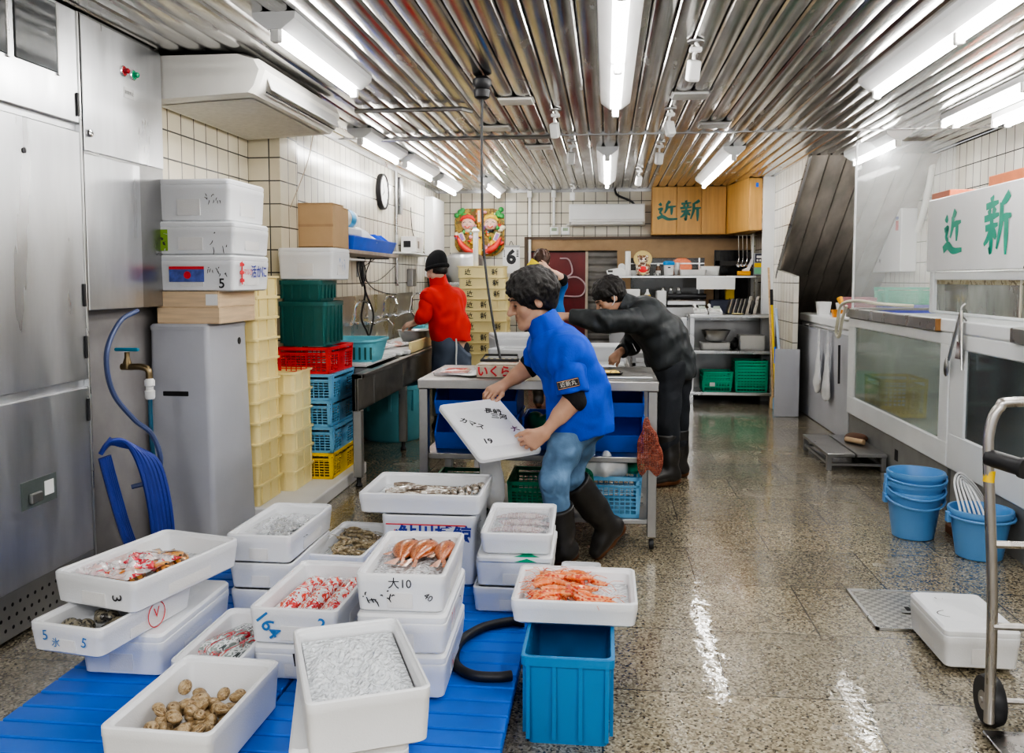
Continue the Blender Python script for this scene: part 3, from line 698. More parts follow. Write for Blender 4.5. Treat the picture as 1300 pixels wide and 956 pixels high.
for i, (nm, mt) in enumerate((('light blue slotted crate resting on the yellow one', 'sky'), ('light blue slotted crate in the middle of the coloured stack', 'sky'), ('light blue slotted crate just under the red one', 'sky'), ('red slotted crate on top of the light blue ones', 'red'))):
    c = lattice_crate('slotted_crate', nm, .37, .52, .176, (lx+.004*(-1)**i, ly-.004*i, .263+i*.177), M[mt], .01*(-1)**i, 'slotted crates by the sink')
    pl = c.children[0]
    o = obj('stamped_mark', text_mb('魚市', .055, frame((.1865, 0, .072), (0,1,0), (0,0,1))), pm('faded_mark', (.05,.25,.5) if mt == 'sky' else (.5,.03,.03), .5), c)
# dark green bins standing in the red crate
def ribbed_bin(label, w, l, h, loc, mat, name='ribbed_bin'):
    t = thing(name, label, 'bin', loc, 0, 'dark green bins on the crate stack'); b = MB(); d = .02
    b.loft([rr(w-2*d, l-2*d, .03, 0), rr(w-.016, l-.016, .03, h-.03), rr(w, l, .03, h-.03), rr(w, l, .03, h), rr(w-.02, l-.02, .03, h), rr(w-.05, l-.05, .03, .02)])
    r_ = MB()
    for s in (-1, 1):
        for f in (-.4,-.2,0,.2,.4):
            r_.box(s*(w/2-.010)-.006, s*(w/2-.010)+.006, f*l-.006, f*l+.006, .02, h-.03); r_.box(f*w-.006, f*w+.006, s*(l/2-.010)-.006, s*(l/2-.010)+.006, .02, h-.03)
    objm('bin_body', [(b, mat), (r_, mat)], t, 35); return t
ribbed_bin('dark green ribbed bin standing in the red crate', .34, .40, .30, (-2.02, 5.80, .971), M['teal'])
ribbed_bin('dark green bin between the ribbed bin and the long foam box', .30, .36, .142, (-2.04, 5.80, 1.272), M['teal'])
fb = foam_box('long_foam_box', 'long foam box laid across the green bins and yellow crates', .38, .40, .215, (-2.0, 5.82, 1.416), 0, lid=True, mat='foam')
face(fb, 'handwriting', 'right', scribble(12, 3, .15, .09, -.06, .07), M['blue_ink'], .38, .40)
# light blue basket on the sink behind the red crate
ab = thing('aqua_basket', 'aqua basket with rounded corners behind the red crate', 'basket', (-1.90, 6.42, .80))
b = MB()
b.loft([rr(.34, .40, .07, 0, 6), rr(.42, .48, .09, .155, 6), rr(.44, .50, .09, .157, 6), rr(.44, .50, .09, .175, 6), rr(.41, .47, .09, .175, 6), rr(.33, .39, .07, .01, 6)])
b_ab = b
b = MB()
for i in range(10): b.box(-.2+i*.042, -.2+i*.042+.014, -.2335, -.2285, .03, .12, Matrix.Rotation(0, 4, 'X'))
objm('basket_body', [(b_ab, M['aqua']), (b, M['teal'])], ab, 35)
# ------------------------------------------------------------------ blue pallets and the fish boxes on them
def pallet(label, x0, x1, y0, y1):
    t = thing('plastic_pallet', label, 'pallet', (x0, y0, 0), 0, 'blue plastic pallets on the floor')
    n = int(round((y1-y0)/.09)); b = MB(); p = (y1-y0)/n
    for i in range(n): b.rbox(0, x1-x0, i*p+.004, (i+1)*p-.004, .07, .10, .004, 1)
    b.box(.01, x1-x0-.01, .01, y1-y0-.01, .06, .075)
    obj('deck', b, M['pallet'], t)
    for x in (.02, (x1-x0)/2-.05, x1-x0-.12): obj('skid', MB().rbox(x, x+.10, 0, y1-y0, 0, .06, .006, 1), M['pallet'], t)
    return t
pallet('blue slatted pallet carrying the boxes by the blue tub', -1.02, -.285, 2.16, 3.86)
pallet('blue slatted pallet carrying the boxes by the steel refrigerator', -1.80, -1.03, 2.16, 4.02)
PZ = .101
def ice_mb(w, l, z, amp, seed, nx=34, slope=0.0):
    rg = random.Random(seed); b = MB(); ny = max(6, int(nx*l/w))
    ph = [rg.uniform(0, 6) for _ in range(8)]; amp *= 1.25
    vs = []
    for j in range(ny+1):
        for i in range(nx+1):
            u, v = i/nx, j/ny; x, y = (u-.5)*w, (v-.5)*l
            e = min(u, 1-u, v, 1-v)*6
            hgt = amp*(.5*math.sin(9*u+ph[0])*math.sin(7*v+ph[1])+.4*math.sin(21*u+ph[2]+5*v)*math.sin(17*v+ph[3]))+rg.uniform(-.35,.6)*amp*.55
            vs.append((x, y, z+hgt*min(1, e)+slope*(v-.5)))
    return b.add(vs, [(j*(nx+1)+i, j*(nx+1)+i+1, (j+1)*(nx+1)+i+1, (j+1)*(nx+1)+i) for j in range(ny) for i in range(nx)])
def ice(label, box_loc, w, l, z, rz=0, amp=.008, seed=1, slope=0.0):
    o = obj('crushed_ice', ice_mb(w, l, 0, amp, seed, slope=slope), M['ice'], None, False, (box_loc[0], box_loc[1], box_loc[2]+z), rz)
    return tag(o, label, 'ice', kind='stuff')
def fish_mb(Ln, H, T, bend=0, n=14, m=12, tail=.24, hump=.35):
    """a fish lying on its side: length along x, back towards +y"""
    b = MB(); rings = []
    for i in range(n+1):
        u = i/n; k = (math.sin(PI*min(1, u**.62*.5/.5*.5+u*.0)) if False else max(.06, (math.sin(PI*u**hump_exp(hump))**.8 if 0 < u < 1 else 0)))
        k = max(k, .16 if u > .8 else .05)
        cy = bend*Ln*(u-.4)**2
        rings.append([(u*Ln*(1-tail), cy+.5*H*k*math.cos(2*PI*j/m), .5*T*(k**.9)*math.sin(2*PI*j/m)+T*.5) for j in range(m)])
    b.loft(rings)
    x1 = Ln*(1-tail); c1 = bend*Ln*.36; t = T*.5
    for s in (-1, 1):
        b.add([(x1-.01, c1+.012*s, t+.003), (x1-.01, c1, t+.004), (Ln, c1+bend*.05+s*H*.1, t+.001), (Ln*.985, c1+s*H*.42, t+.001)], [(0,1,2,3)])
    fin = []
    for i in range(9):
        u = .25+.5*i/8; k = math.sin(PI*u**hump_exp(hump))**.8; cy = bend*Ln*(u-.4)**2
        fin.append(((u*Ln*(1-tail), cy+.46*H*k, t), (u*Ln*(1-tail)+.012, cy+.5*H*k+H*.18*math.sin(PI*(i+1)/10)+(.006 if i % 2 else 0), t+.002)))
    for i in range(8): b.quad(fin[i][0], fin[i+1][0], fin[i+1][1], fin[i][1])
    for i, (u, s) in enumerate(((.34, -.2), (.62, -.5))):
        b.add([(u*x1, s*H*.55, t+T*.42*(1 if i == 0 else .2)), (u*x1+.02, s*H*.9-.004, t+T*.35*(1 if i == 0 else .1)), (u*x1+.05, s*H*.9-.012, t+.004), (u*x1+.045, s*H*.55, t+T*.3*(1 if i == 0 else .2))], [(0,1,2,3)])
    return b
def hump_exp(h): return math.log(.5)/math.log(h)
def fish(name, label, loc, Ln, H, T, rz, mat, group=None, bend=0, eye=True, tilt=0, hump=.35):
    t = thing(name, label, 'fish', loc, rz, group)
    if tilt: t.rotation_euler = (0, tilt, rz)
    obj('fish_body', fish_mb(Ln, H, T, bend, hump=hump), mat, t, 60)
    if eye:
        e = MB(); e.lathe([(.001,0),(H*.075,.0),(H*.06,.003),(.001,.004)], 10, (Ln*.105, H*.10, T*.86)); obj('eye', e, M['black'], t, True)
    return t
# --- the three-box stack with the three rockfish
sx, sy = -.64, 2.82
for i, (z, h, lb) in enumerate(((PZ, .145, 'closed foam box at the bottom of the rockfish stack'), (PZ+.146, .13, 'closed foam box in the middle of the rockfish stack'))):
    t = foam_box('fish_box', lb, .285, .47, h, (sx+.003*i, sy-.004*i, z), .03, lid=True)
    face(t, 'stamp', 'right', scribble(30+i, 2, .07, .06, -.12, .04), M['red_ink'], .285, .47)
    if i == 1: face(t, 'handwriting', 'right', scribble(41, 1, .05, .04, .06, .05), M['ink'], .285, .47)
zt = PZ+.277; rk = foam_box('fish_box', 'open foam box with three orange rockfish lying on ice', .285, .47, .125, (sx, sy, zt), .03)
face(rk, 'handwriting', 'front', scribble(51, 4, .13, .04, -.135, .035), M['ink'], .285, .47)
face(rk, 'count_mark', 'front', words_('大10', .038, .0, .095), M['ink'], .285, .47)
face(rk, 'price_mark', 'front', words_('40', .028, .09, .055, 0, -.6), M['ink'], .285, .47)
ice('ice under the three rockfish', (sx, sy, zt), .235, .42, .078, .03, .006, 5)
m_rock = patches('rockfish_skin', [(.24,.07,.03),(.62,.20,.07),(.40,.12,.04),(.74,.36,.17)], 46, .3, coat=.6, stretch=(1,2.2,1))
for i, (fx, fy, lb, Ln) in enumerate(((-.035, .17, 'orange rockfish nearest the ice bag in its box', .25), (.03, .175, 'orange rockfish lying in the middle of the three', .27), (.095, .165, 'slim orange rockfish along the outer wall of its box', .26))):
    c_, s_ = math.cos(.03), math.sin(.03)
    fish('rockfish', lb, (sx+fx*c_-fy*s_, sy+fx*s_+fy*c_, zt+.078), Ln, (.095, .085, .07)[i], .05, math.radians(-97-8*(i == 1)+3*i), m_rock, 'rockfish on ice', .25 if i < 2 else .15)
pb = MB(); rg = random.Random(3)
tag(obj('printed_ice_bag', ice_mb(.10, .075, 0, .010, 9, 16), patches('purple_print_film', [(.86,.85,.90),(.38,.18,.62),(.85,.83,.9),(.75,.72,.85)], 24, .25, .5), None, False, (sx-.065, sy-.175, zt+.088), .2), 'small white bag with purple print beside the rockfish tails', 'bag')
tag(obj('wrap_sheet', ice_mb(.07, .26, 0, .010, 19, 14), M['bag'], None, True, (sx-.10, sy+.06, zt+.088), .0), 'crumpled clear film along the inner wall of the rockfish box', 'plastic film')
# --- shrimp box on the blue tub
tub = thing('plastic_tub', 'blue plastic tub on the floor under the shrimp box', 'tub', (-.108, 2.79, 0))
b = MB(); w, l, h = .285, .50, .28
b.loft([rr(w-.04, l-.04, .02, 0), rr(w-.022, l-.022, .02, h-.03), rr(w, l, .02, h-.029), rr(w, l, .02, h-.003), rr(w-.006, l-.006, .02, h), rr(w-.024, l-.024, .02, h), rr(w-.055, l-.055, .02, .012)])
r_ = MB()
for f in (-.42, -.14, .14, .42): r_.box(f*w-.006, f*w+.006, -l/2+.003, -l/2+.014, .02, h-.03)
for s in (-1, 1):
    for f in (-.4, -.2, 0, .2, .4): r_.box(s*(w/2-.009)-.006, s*(w/2-.009)+.006, f*l-.006, f*l+.006, .02, h-.03)
objm('tub_body', [(b, M['tub']), (r_, M['tub'])], tub, 35)
tag(obj('cardboard_scrap', MB().rbox(-.05, .06, -.08, .08, 0, .006, .002, 1), M['card'], None, False, (-.08, 2.80, .0135), .2), 'brown cardboard piece lying in the blue tub', 'cardboard')
shx, shy, shz = -.098, 2.955, .281
sb = foam_box('fish_box', 'open foam box heaped with orange shrimp, set on the blue tub', .417, .36, .085, (shx, shy, shz), 0, recess=False)
ice('ice around the orange shrimp', (shx, shy, shz), .36, .31, .032, 0, .006, 6)
m_sh = patches('shrimp_shell', [(.72,.12,.035),(.86,.25,.08),(.92,.40,.18),(.66,.09,.04)], 30, .28, coat=.6)
def shrimp_parts():
    pts = [(.0,0,.008), (.02,.004,.011), (.042,.006,.012), (.062,.001,.012), (.080,-.012,.011), (.092,-.028,.009), (.097,-.043,.007)]
    b = MB().tube(curve_pts(pts, 3), [.003+.0085*math.sin(PI*min(1, .12+.85*i/18))*(1 if i % 3 else .88) for i in range(19)], 7)
    for s in (-1, 1): b.add([(.096,-.042,.007), (.104+.006*s,-.056,.006), (.097+.008*s,-.062,.005)], [(0,1,2)])
    for k in range(5): b.tube([(.016+.011*k, -.004, .009), (.012+.012*k, -.016, .002)], .0012, 4)
    a = MB()
    for q in (-.014, .01): a.tube(curve_pts([(.002,0,.010), (-.015,q*.7,.020), (-.03,q*1.6,.016), (-.045,q*2.6,.010)], 3), .0009, 4)
    return b, a
sp, sa = shrimp_parts(); src = None
for q in (sp, sa): q.v = [(v[0]-.045, v[1]+.015, v[2]) for v in q.v]
for i in range(46):
    x = rnd.gauss(-.045, .075); x = max(-.10, min(.10, x)); y = rnd.uniform(-.115, .12); z = .042+.030*max(0, 1-((x+.04)/.15)**2)*rnd.random()+.012*rnd.random()
    loc = (shx+x, shy+y, shz+z); rz = rnd.choice((0, PI))+rnd.uniform(-.6, .6)
    if src is None:
        src = thing('shrimp', 'orange shrimp in the heap in the box on the blue tub', 'shrimp', loc, rz, 'orange shrimp heaped in one foam box')
        obj('shell', sp, m_sh, src, 60); obj('antenna', sa, m_sh, src)
        s1 = src
    else: s1 = copy_thing(src, loc, rz)
    s1.rotation_euler = (rnd.uniform(-.35,.35), rnd.uniform(-.15,.15), rz)
tag(obj('black_hose', MB().tube(curve_pts([(-.30,3.20,.118), (-.36,3.20,.118), (-.46,3.12,.119), (-.515,2.98,.119), (-.50,2.82,.119), (-.43,2.74,.119), (-.345,2.735,.119), (-.30,2.75,.119)], 8), .017, 10), M['black'], None, True), 'thick black hose looped on the blue pallet beside the tub', 'hose')
tag(foam_box('small_tray', 'small empty white tray on the floor behind the shrimp box', .185, .19, .09, (-.108, 3.93, .0), .0, recess=False), 'small empty white tray on the floor behind the shrimp box', 'tray')
# --- squid boxes
qx, qy = -.348, 3.545
for z, h, lb in ((PZ, .105, 'empty foam box at the bottom of the squid stack'), (PZ+.106, .105, 'empty foam box second in the squid stack')):
    foam_box('fish_box', lb, .30, .46, h, (qx-.02+(.012 if h > .1 and z > PZ else 0), qy, z), .0, lid=False)
sl2 = thing('foam_cover', 'white foam lid with a green mark under the squid box', 'lid', (qx-.01, qy, PZ+.212), .03)
obj('lid_slab', MB().loft([rr(.29, .48, .02, 0), rr(.30, .49, .02, .004), rr(.30, .49, .02, .018), rr(.286, .476, .02, .025)]), M['foam'], sl2, 35)
obj('green_mark', MB().prism([(.0,-.2455),(.10,-.2455),(.05,-.20)], .0255, .026), M['green'], sl2)
obj('green_mark_edge', MB().prism([(.0,.004),(.09,.004),(.05,.018)], 0, .001, frame((0,-.2452,0), (1,0,0), (0,0,1))), M['green'], sl2)
qz = PZ+.239; sq = foam_box('fish_box', 'open foam box of pale squid under a thin film', .285, .47, .088, (qx, qy, qz), .02, recess=False)
ice('ice under the pale squid', (qx, qy, qz), .235, .42, .035, .02, .004, 7)
m_sq = patches('squid_skin', [(.62,.50,.48),(.70,.60,.60),(.50,.36,.34),(.76,.69,.70)], 22, .2, coat=.7, stretch=(3,1,1))
def squid(label, loc, rz):
    t = thing('squid', label, 'squid', loc, rz, 'pale squid side by side'); b = MB()
    b.loft([[(x, .5*w_*math.cos(a), .5*t_*math.sin(a)+.014) for a in [2*PI*k/12 for k in range(12)]] for x, w_, t_ in ((0,.004,.004),(.02,.03,.014),(.06,.052,.024),(.11,.058,.028),(.145,.05,.026))])
    b.add([(.0,0,.016),(.03,.05,.008),(.065,.024,.014)], [(0,1,2)]); b.add([(.0,0,.016),(.03,-.05,.008),(.065,-.024,.014)], [(0,2,1)])
    obj('mantle', b, m_sq, t, 60)
    h_ = MB().loft([[(x, .5*w_*math.cos(a), .5*w_*.7*math.sin(a)+.013) for a in [2*PI*k/10 for k in range(10)]] for x, w_ in ((.143,.034),(.165,.038),(.18,.03))]); obj('head', h_, m_sq, t, 60)
    for k in range(6): obj('tentacle', MB().tube(curve_pts([(.178,-.012+.005*k,.013), (.20,-.018+.007*k,.010), (.222+.004*(k % 3),-.014+.006*k,.006)], 4), [.0045*(1-.6*i/8) for i in range(9)], 6), m_sq, t, True)
for i, lb in enumerate(('squid by the far wall of its box', 'squid lying second from the far wall of its box', 'squid lying third from the far wall of its box', 'squid by the near wall of its box')):
    squid(lb, (qx+(-.10 if i % 2 else .105), qy+.155-.10*i, qz+.037), 0 if i % 2 else PI)
tag(obj('film_sheet', ice_mb(.225, .41, 0, .003, 21, 16), M['bag'], None, True, (qx, qy, qz+.071), .02), 'thin clear film spread over the pale squid', 'plastic film')
# --- whaling-company box and the box of long thin fish
wx, wy = -.755, 3.80
wh = foam_box('printed_foam_box', 'foam box printed with dark blue characters under a red line', .41, .40, .305, (wx+.0, wy, PZ), 0, recess=False)
face(wh, 'company_lettering', 'front', words_('鮎川捕鯨', .080, .03, .222, .002), M['navy_ink'], .41, .40)
face(wh, 'red_line', 'front', lambda Mx: MB().box(-.185, .165, .263, .268, 0, .001, Mx), M['red_ink'], .41, .40)
face(wh, 'emblem', 'front', lambda Mx: MB().add([Mx @ Vector(p) for p in ((-.175,.19,.0008),(-.125,.19,.0008),(-.145,.245,.0008))], [(0,1,2)]), M['red_ink'], .41, .40)
face(wh, 'emblem_stripe', 'front', lambda Mx: MB().stroke([(-.142,.24),(-.12,.215),(-.10,.195)], .016, Mx, .0012), M['navy_ink'], .41, .40)
face(wh, 'handwriting', 'right', scribble(61, 3, .12, .06, -.15, .2), M['ink'], .41, .40)
lx_, lz = -.795, PZ+.306
lf = foam_box('fish_box', 'wide open foam box of long thin brown fish on top of the printed box', .535, .42, .092, (lx_, wy+.01, lz), 0, recess=False)
ice('ice under the long thin brown fish', (lx_, wy+.01, lz), .47, .36, .036, 0, .004, 8)
m_eel = patches('brown_fish_skin', [(.16,.12,.09),(.26,.20,.15),(.74,.70,.64),(.34,.27,.21)], 15, .25, coat=.6, stretch=(1,4,2), dist=.3)
src = None
for i in range(9):
    y = -.13+.026*i; L_ = rnd.uniform(.28, .36); x0 = rnd.uniform(-.20, -.13)
    pts = [(x0+L_*k/5, y+.018*math.sin(1.7*k+i), .012+.012*(i % 2)+.006*math.sin(k+i)) for k in range(6)]
    t = thing('thin_fish', 'long thin brown fish lying on ice in the wide foam box', 'fish', (lx_, wy+.01, lz+.036), 0, 'long thin brown fish')
    obj('fish_body', MB().tube(curve_pts(pts, 5), [.003+.0115*math.sin(PI*min(1, .18+.8*q/25))**.7 for q in range(26)], 8), m_eel, t, True)
for i in range(5):
    t = thing('thin_fish', 'long thin brown fish lying on ice in the wide foam box', 'fish', (lx_, wy+.01, lz+.05), 0, 'long thin brown fish')
    a = .10+.028*i; pts = [(a, -.10+.035*i, .01), (a+.015, -.06+.03*i, .022), (a+.03, -.09+.03*i, .03), (a+.04, -.12+.03*i, .02), (a+.03, -.15+.03*i, .012)]
    obj('fish_body', MB().tube(curve_pts(pts, 5), [.004+.010*math.sin(PI*min(1, .2+.75*q/20)) for q in range(21)], 8), m_eel, t, True)
# --- red-printed packs
rx, ry = -1.005, 2.905
t = foam_box('fish_box', 'closed foam box marked 10 below the red packs', .30, .48, .12, (rx+.005, ry, PZ), .0, lid=True)
face(t, 'count_mark', 'front', words_('10', .06, .01, .075, .001, .15), M['ink'], .30, .48)
rz_ = PZ+.122; rb_ = foam_box('fish_box', 'open foam box of three red and white printed packs', .30, .49, .125, (rx, ry, rz_), -.02)
face(rb_, 'blue_lettering', 'front', words_('164', .065, -.085, .068, .001, -.9), M['blue_ink'], .30, .49)
face(rb_, 'blue_count', 'front', words_('2', .06, .095, .075, .001, -.4), M['blue_ink'], .30, .49)
ice('ice under the red printed packs', (rx, ry, rz_), .25, .44, .055, -.02, .004, 10)
m_pk = patches('red_print_film', [(.86,.88,.88),(.80,.10,.06),(.88,.90,.90),(.72,.06,.05),(.84,.84,.82)], 20, .12, coat=1, stretch=(1,.8,1), bs=18)
for i, lb in enumerate(('red printed fish pack along the wall nearest the refrigerator', 'red printed fish pack in the middle of its box', 'red printed fish pack along the wall nearest the rockfish stack')):
    b = MB(); w2, l2 = .068, .37
    b.loft([[(x+.004*math.sin(9*y+i), y, z) for x, y, z in rr(w2*k, l2*k2, .02*k, zz, 5)] for k, k2, zz in ((.9,.97,0),(1,1,.006),(.86,.96,.022),(.5,.84,.031),(.2,.6,.033))])
    t = thing('fish_pack', lb, 'fish pack', (rx-.076+.076*i, ry-.012, rz_+.062), -.05-.02*i, 'red printed packs'); t.rotation_euler = (.05, .10*(1-i), -.06)
    obj('pack', b, m_pk, t, 60)
    f = MB(); f.loft([[(x, y, z) for x, y, z in rr(.072, .405, .01, zz)] for zz in (.004, .0055)]); obj('pack_film', f, M['bag'], t)
# --- brown shrimp box
bx, by = -1.09, 3.60
foam_box('fish_box', 'foam box underneath the brown shrimp', .255, .48, .10, (bx, by, PZ), -.06)
bz = PZ+.101; foam_box('fish_box', 'open foam box of small brown shrimp behind the red packs', .26, .49, .098, (bx, by, bz), -.06, recess=False)
ice('ice beside the small brown shrimp', (bx, by, bz), .21, .44, .044, -.06, .005, 11)
m_bs = patches('brown_shrimp_shell', [(.30,.23,.13),(.42,.34,.21),(.22,.17,.10),(.50,.42,.28)], 28, .3, coat=.5)
src2 = None
for i in range(40):
    x = rnd.uniform(-.05, .085); y = rnd.uniform(-.17, .17); loc = (bx+x, by+y, bz+.05+.03*rnd.random()); rz = rnd.uniform(0, 6.28)
    if src2 is None:
        src2 = thing('brown_shrimp', 'small brown shrimp in the pile behind the red packs', 'shrimp', loc, rz, 'small brown shrimp in one foam box')
        s1 = src2
        sh = obj('shell', sp, m_bs, src2, 60); an = obj('antenna', sa, m_bs, src2)
        src2.scale = (.8,.8,.8)
    else: s1 = copy_thing(src2, loc, rz)
    s1.rotation_euler = (rnd.uniform(-.4,.4), rnd.uniform(-.2,.2), rz)
# --- silver fish bag
vx, vy = -1.325, 3.40
foam_box('fish_box', 'foam box at the bottom under the silver fish', .26, .48, .115, (vx+.005, vy, PZ), .0)
foam_box('fish_box', 'foam box in the middle under the silver fish', .255, .48, .105, (vx, vy, PZ+.116), .0)
vz = PZ+.222; foam_box('fish_box', 'open foam box of silver fish wrapped in clear plastic', .265, .49, .112, (vx, vy, vz), -.02)
ice('ice beside the wrapped silver fish', (vx, vy, vz), .215, .44, .045, -.02, .005, 12)
m_sf = patches('silver_skin', [(.62,.64,.66),(.16,.17,.18),(.70,.72,.74),(.40,.41,.42)], 18, .2, coat=.8, stretch=(2,1,1))
for i in range(3): fish('silver_fish', ('silver fish nearest the far end of its box', 'silver fish in the middle of the clear wrap', 'dark silver fish at the near end of the clear wrap')[i], (vx-.075+.02*i, vy+.10-.085*i, vz+.052), .17, .06, .032, -.4+.1*i, m_sf, 'silver fish in clear wrap', .1)
tag(obj('clear_bag', ice_mb(.19, .30, 0, .016, 23, 22), M['bag'], None, True, (vx-.01, vy+.02, vz+.086), -.1), 'crumpled clear bag over the silver fish', 'bag')
# --- printed red and grey packs, low box
px_, py_ = -1.255, 2.75
foam_box('fish_box', 'low open foam box of striped red and grey fish packs', .222, .45, .118, (px_, py_, PZ), .0, recess=False)
ice('ice under the striped red and grey packs', (px_, py_, PZ), .175, .40, .055, 0, .006, 13)
m_pk2 = patches('striped_film', [(.70,.74,.72),(.62,.05,.06),(.30,.35,.33),(.78,.80,.80),(.10,.12,.12)], 22, .12, coat=1, stretch=(2,.7,1), bs=16)
for i, lb in enumerate(('striped fish pack against the far side of the low box', 'striped fish pack between two others in the low box', 'striped fish pack against the near side of the low box')):
    b = MB(); b.loft([rr(.06*k, .26*k2, .02*k, zz, 5) for k, k2, zz in ((.9,.97,0),(1,1,.006),(.85,.95,.020),(.4,.8,.028))])
    t = thing('fish_pack', lb, 'fish pack', (px_-.05+.05*i, py_+.05-.02*i, PZ+.066+.012*(i % 2)), -.5+.06*i, 'striped packs'); obj('pack', b, m_pk2, t, 60)
    t.rotation_euler = (.0, .12*(i-1), -.42+.05*i)
    obj('pack_film', MB().loft([rr(.066, .30, .01, zz) for zz in (.004, .0055)]), M['bag'], t)
# --- clam box
cx_, cy_ = -1.155, 2.285
foam_box('fish_box', 'open foam box of round brown clams at the very front', .315, .45, .148, (cx_, cy_, PZ), -.03, wall=.022, recess=False)
m_cl = patches('clam_shell', [(.22,.14,.07),(.40,.28,.15),(.52,.40,.25),(.16,.10,.05)], 40, .4, stretch=(1,1,3))
def clam_mb():
    b = MB()
    for s in (1, -1): b.lathe([(.026,0),(.0245,s*.005),(.020,s*.011),(.012,s*.016),(.004,s*.018),(.0005,s*.018)], 16, (0,0,0), False, False, 1.05, .9)
    b.add([(.020,-.006,.002),(.030,0,.004),(.020,.006,.002),(.022,0,.012)], [(0,1,3),(1,2,3)]); return b
cm = clam_mb().mesh('shell', 50); cm.materials.append(m_cl); src3 = None
for i in range(95):
    x = rnd.uniform(-.105, .105); y = rnd.uniform(-.18, .12); z = .035+.020*(i % 4)+.006*rnd.random(); loc = (cx_+x, cy_+y, PZ+z)
    if src3 is None:
        src3 = obj('clam', cm, None); tag(src3, 'round brown clam in the foam box at the very front', 'clam', 'round brown clams in one foam box'); s1 = src3
    else: s1 = src3.copy(); C.objects.link(s1)
    s1.location = loc; s1.rotation_euler = (rnd.uniform(-.7,.7), rnd.uniform(-.7,.7), rnd.uniform(0, 6.3)); k = rnd.uniform(.72, .95); s1.scale = (k, k, k)
# --- tilted box of ice
foam_box('fish_box', 'closed foam box underneath the askew box of ice', .30, .44, .146, (-.70, 2.26, PZ), .30, lid=True)
foam_box('ice_box', 'open foam box filled with crushed ice, turned askew at the front', .31, .48, .150, (-.668, 2.235, PZ+.147), .42, wall=.017, recess=False)
ice('crushed ice filling the askew box', (-.668, 2.235, PZ+.147), .262, .43, .105, .42, .017, 14, .02)
# --- the three boxes by the refrigerator
ax, ay = -1.605, 2.90
t = foam_box('fish_box', 'long closed foam box at the bottom beside the perforated refrigerator foot', .29, .53, .148, (-1.595, 2.905, PZ), .0, lid=True)
t2 = foam_box('fish_box', 'open foam box with blue 5 marks, jutting out under the bagged fish', .27, .46, .098, (-1.63, 2.68, PZ+.149), -.16)
face(t2, 'blue_lettering', 'front', words_('5', .045, -.07, .06, 0, .1), M['blue_ink'], .27, .46)
face(t2, 'blue_note', 'front', words_('氷', .032, -.03, .04), M['blue_ink'], .27, .46)
face(t2, 'blue_count', 'front', words_('5', .045, .075, .05, 0, -.2), M['blue_ink'], .27, .46)
face(t2, 'red_ring', 'right', lambda Mx: MB().tube([Mx @ Vector((.03+.042*math.cos(a), .05+.042*math.sin(a), .0005)) for a in [2*PI*k/24 for k in range(24)]], .0018, 4, closed=True), M['red_ink'], .27, .46)
face(t2, 'red_letter', 'right', words_('V', .05, .03, .055), M['red_ink'], .27, .46)
m_dk = patches('dark_shell', [(.10,.09,.07),(.30,.27,.20),(.06,.055,.05),(.42,.38,.30)], 20, .35, coat=.4)
src4 = None
for i in range(14):
    x = rnd.uniform(-.075, .085); y = rnd.uniform(-.16, -.02)
    p_ = Matrix.Rotation(-.16, 3, 'Z') @ Vector((x, y, 0)); loc = (-1.63+p_.x, 2.68+p_.y, PZ+.149+.045+.012*rnd.random())
    if src4 is None:
        me = cm.copy(); me.materials.clear(); me.materials.append(m_dk); src4 = obj('dark_clam', me, None); tag(src4, 'dark clam in the jutting box with blue marks', 'clam', 'dark clams in the jutting box'); s1 = src4
    else: s1 = src4.copy(); C.objects.link(s1)
    s1.location = loc; s1.rotation_euler = (rnd.uniform(-.6,.6), rnd.uniform(-.6,.6), rnd.uniform(0, 6.3))
ar = -.25; tx, ty, tz = -1.585, 2.835, PZ+.249
t3 = foam_box('fish_box', 'open foam box of bagged red fish, topmost beside the steel refrigerator', .345, .52, .108, (tx, ty, tz), ar)
face(t3, 'count_mark', 'front', words_('3', .055, .10, .05, 0, -1.4), M['ink'], .345, .52)
Rt = Matrix.Rotation(ar, 3, 'Z')
def loc3(x, y, z): p_ = Rt @ Vector((x, y, 0)); return (tx+p_.x, ty+p_.y, tz+z)
ice('ice under the bagged red fish', (tx, ty, tz), .295, .47, .035, ar, .004, 15)
m_rf = patches('red_fish_skin', [(.70,.20,.04),(.88,.42,.12),(.25,.12,.05),(.92,.58,.22)], 13, .25, coat=.8, stretch=(1,1.4,1))
for i, (x, y, r0) in enumerate(((.07, .09, -.3), (.09, .0, -.2), (.05, -.08, .3))):
    fish('red_fish', ('orange red fish whose head sticks out of the bag', 'orange red fish half covered by the printed bag', 'orange red fish under the printed bag')[i], loc3(x, y, .04), .21, .075, .045, ar+PI+r0, m_rf, 'orange red fish in the top box', .15)
tag(obj('printed_bag', ice_mb(.22, .26, 0, .022, 31, 26), patches('red_print_bag', [(.86,.80,.80),(.80,.04,.07),(.90,.86,.86),(.84,.62,.60),(.88,.84,.84)], 9, .15, coat=1, bs=14, alpha=.9), None, True, loc3(-.035, -.06, .082), ar), 'crumpled clear bag with red print over the orange red fish', 'bag')
tag(obj('bag_end', ice_mb(.10, .14, 0, .016, 33, 14), M['bag'], None, True, loc3(-.10, -.15, .088), ar), 'loose clear end of the printed bag by the box corner', 'bag')
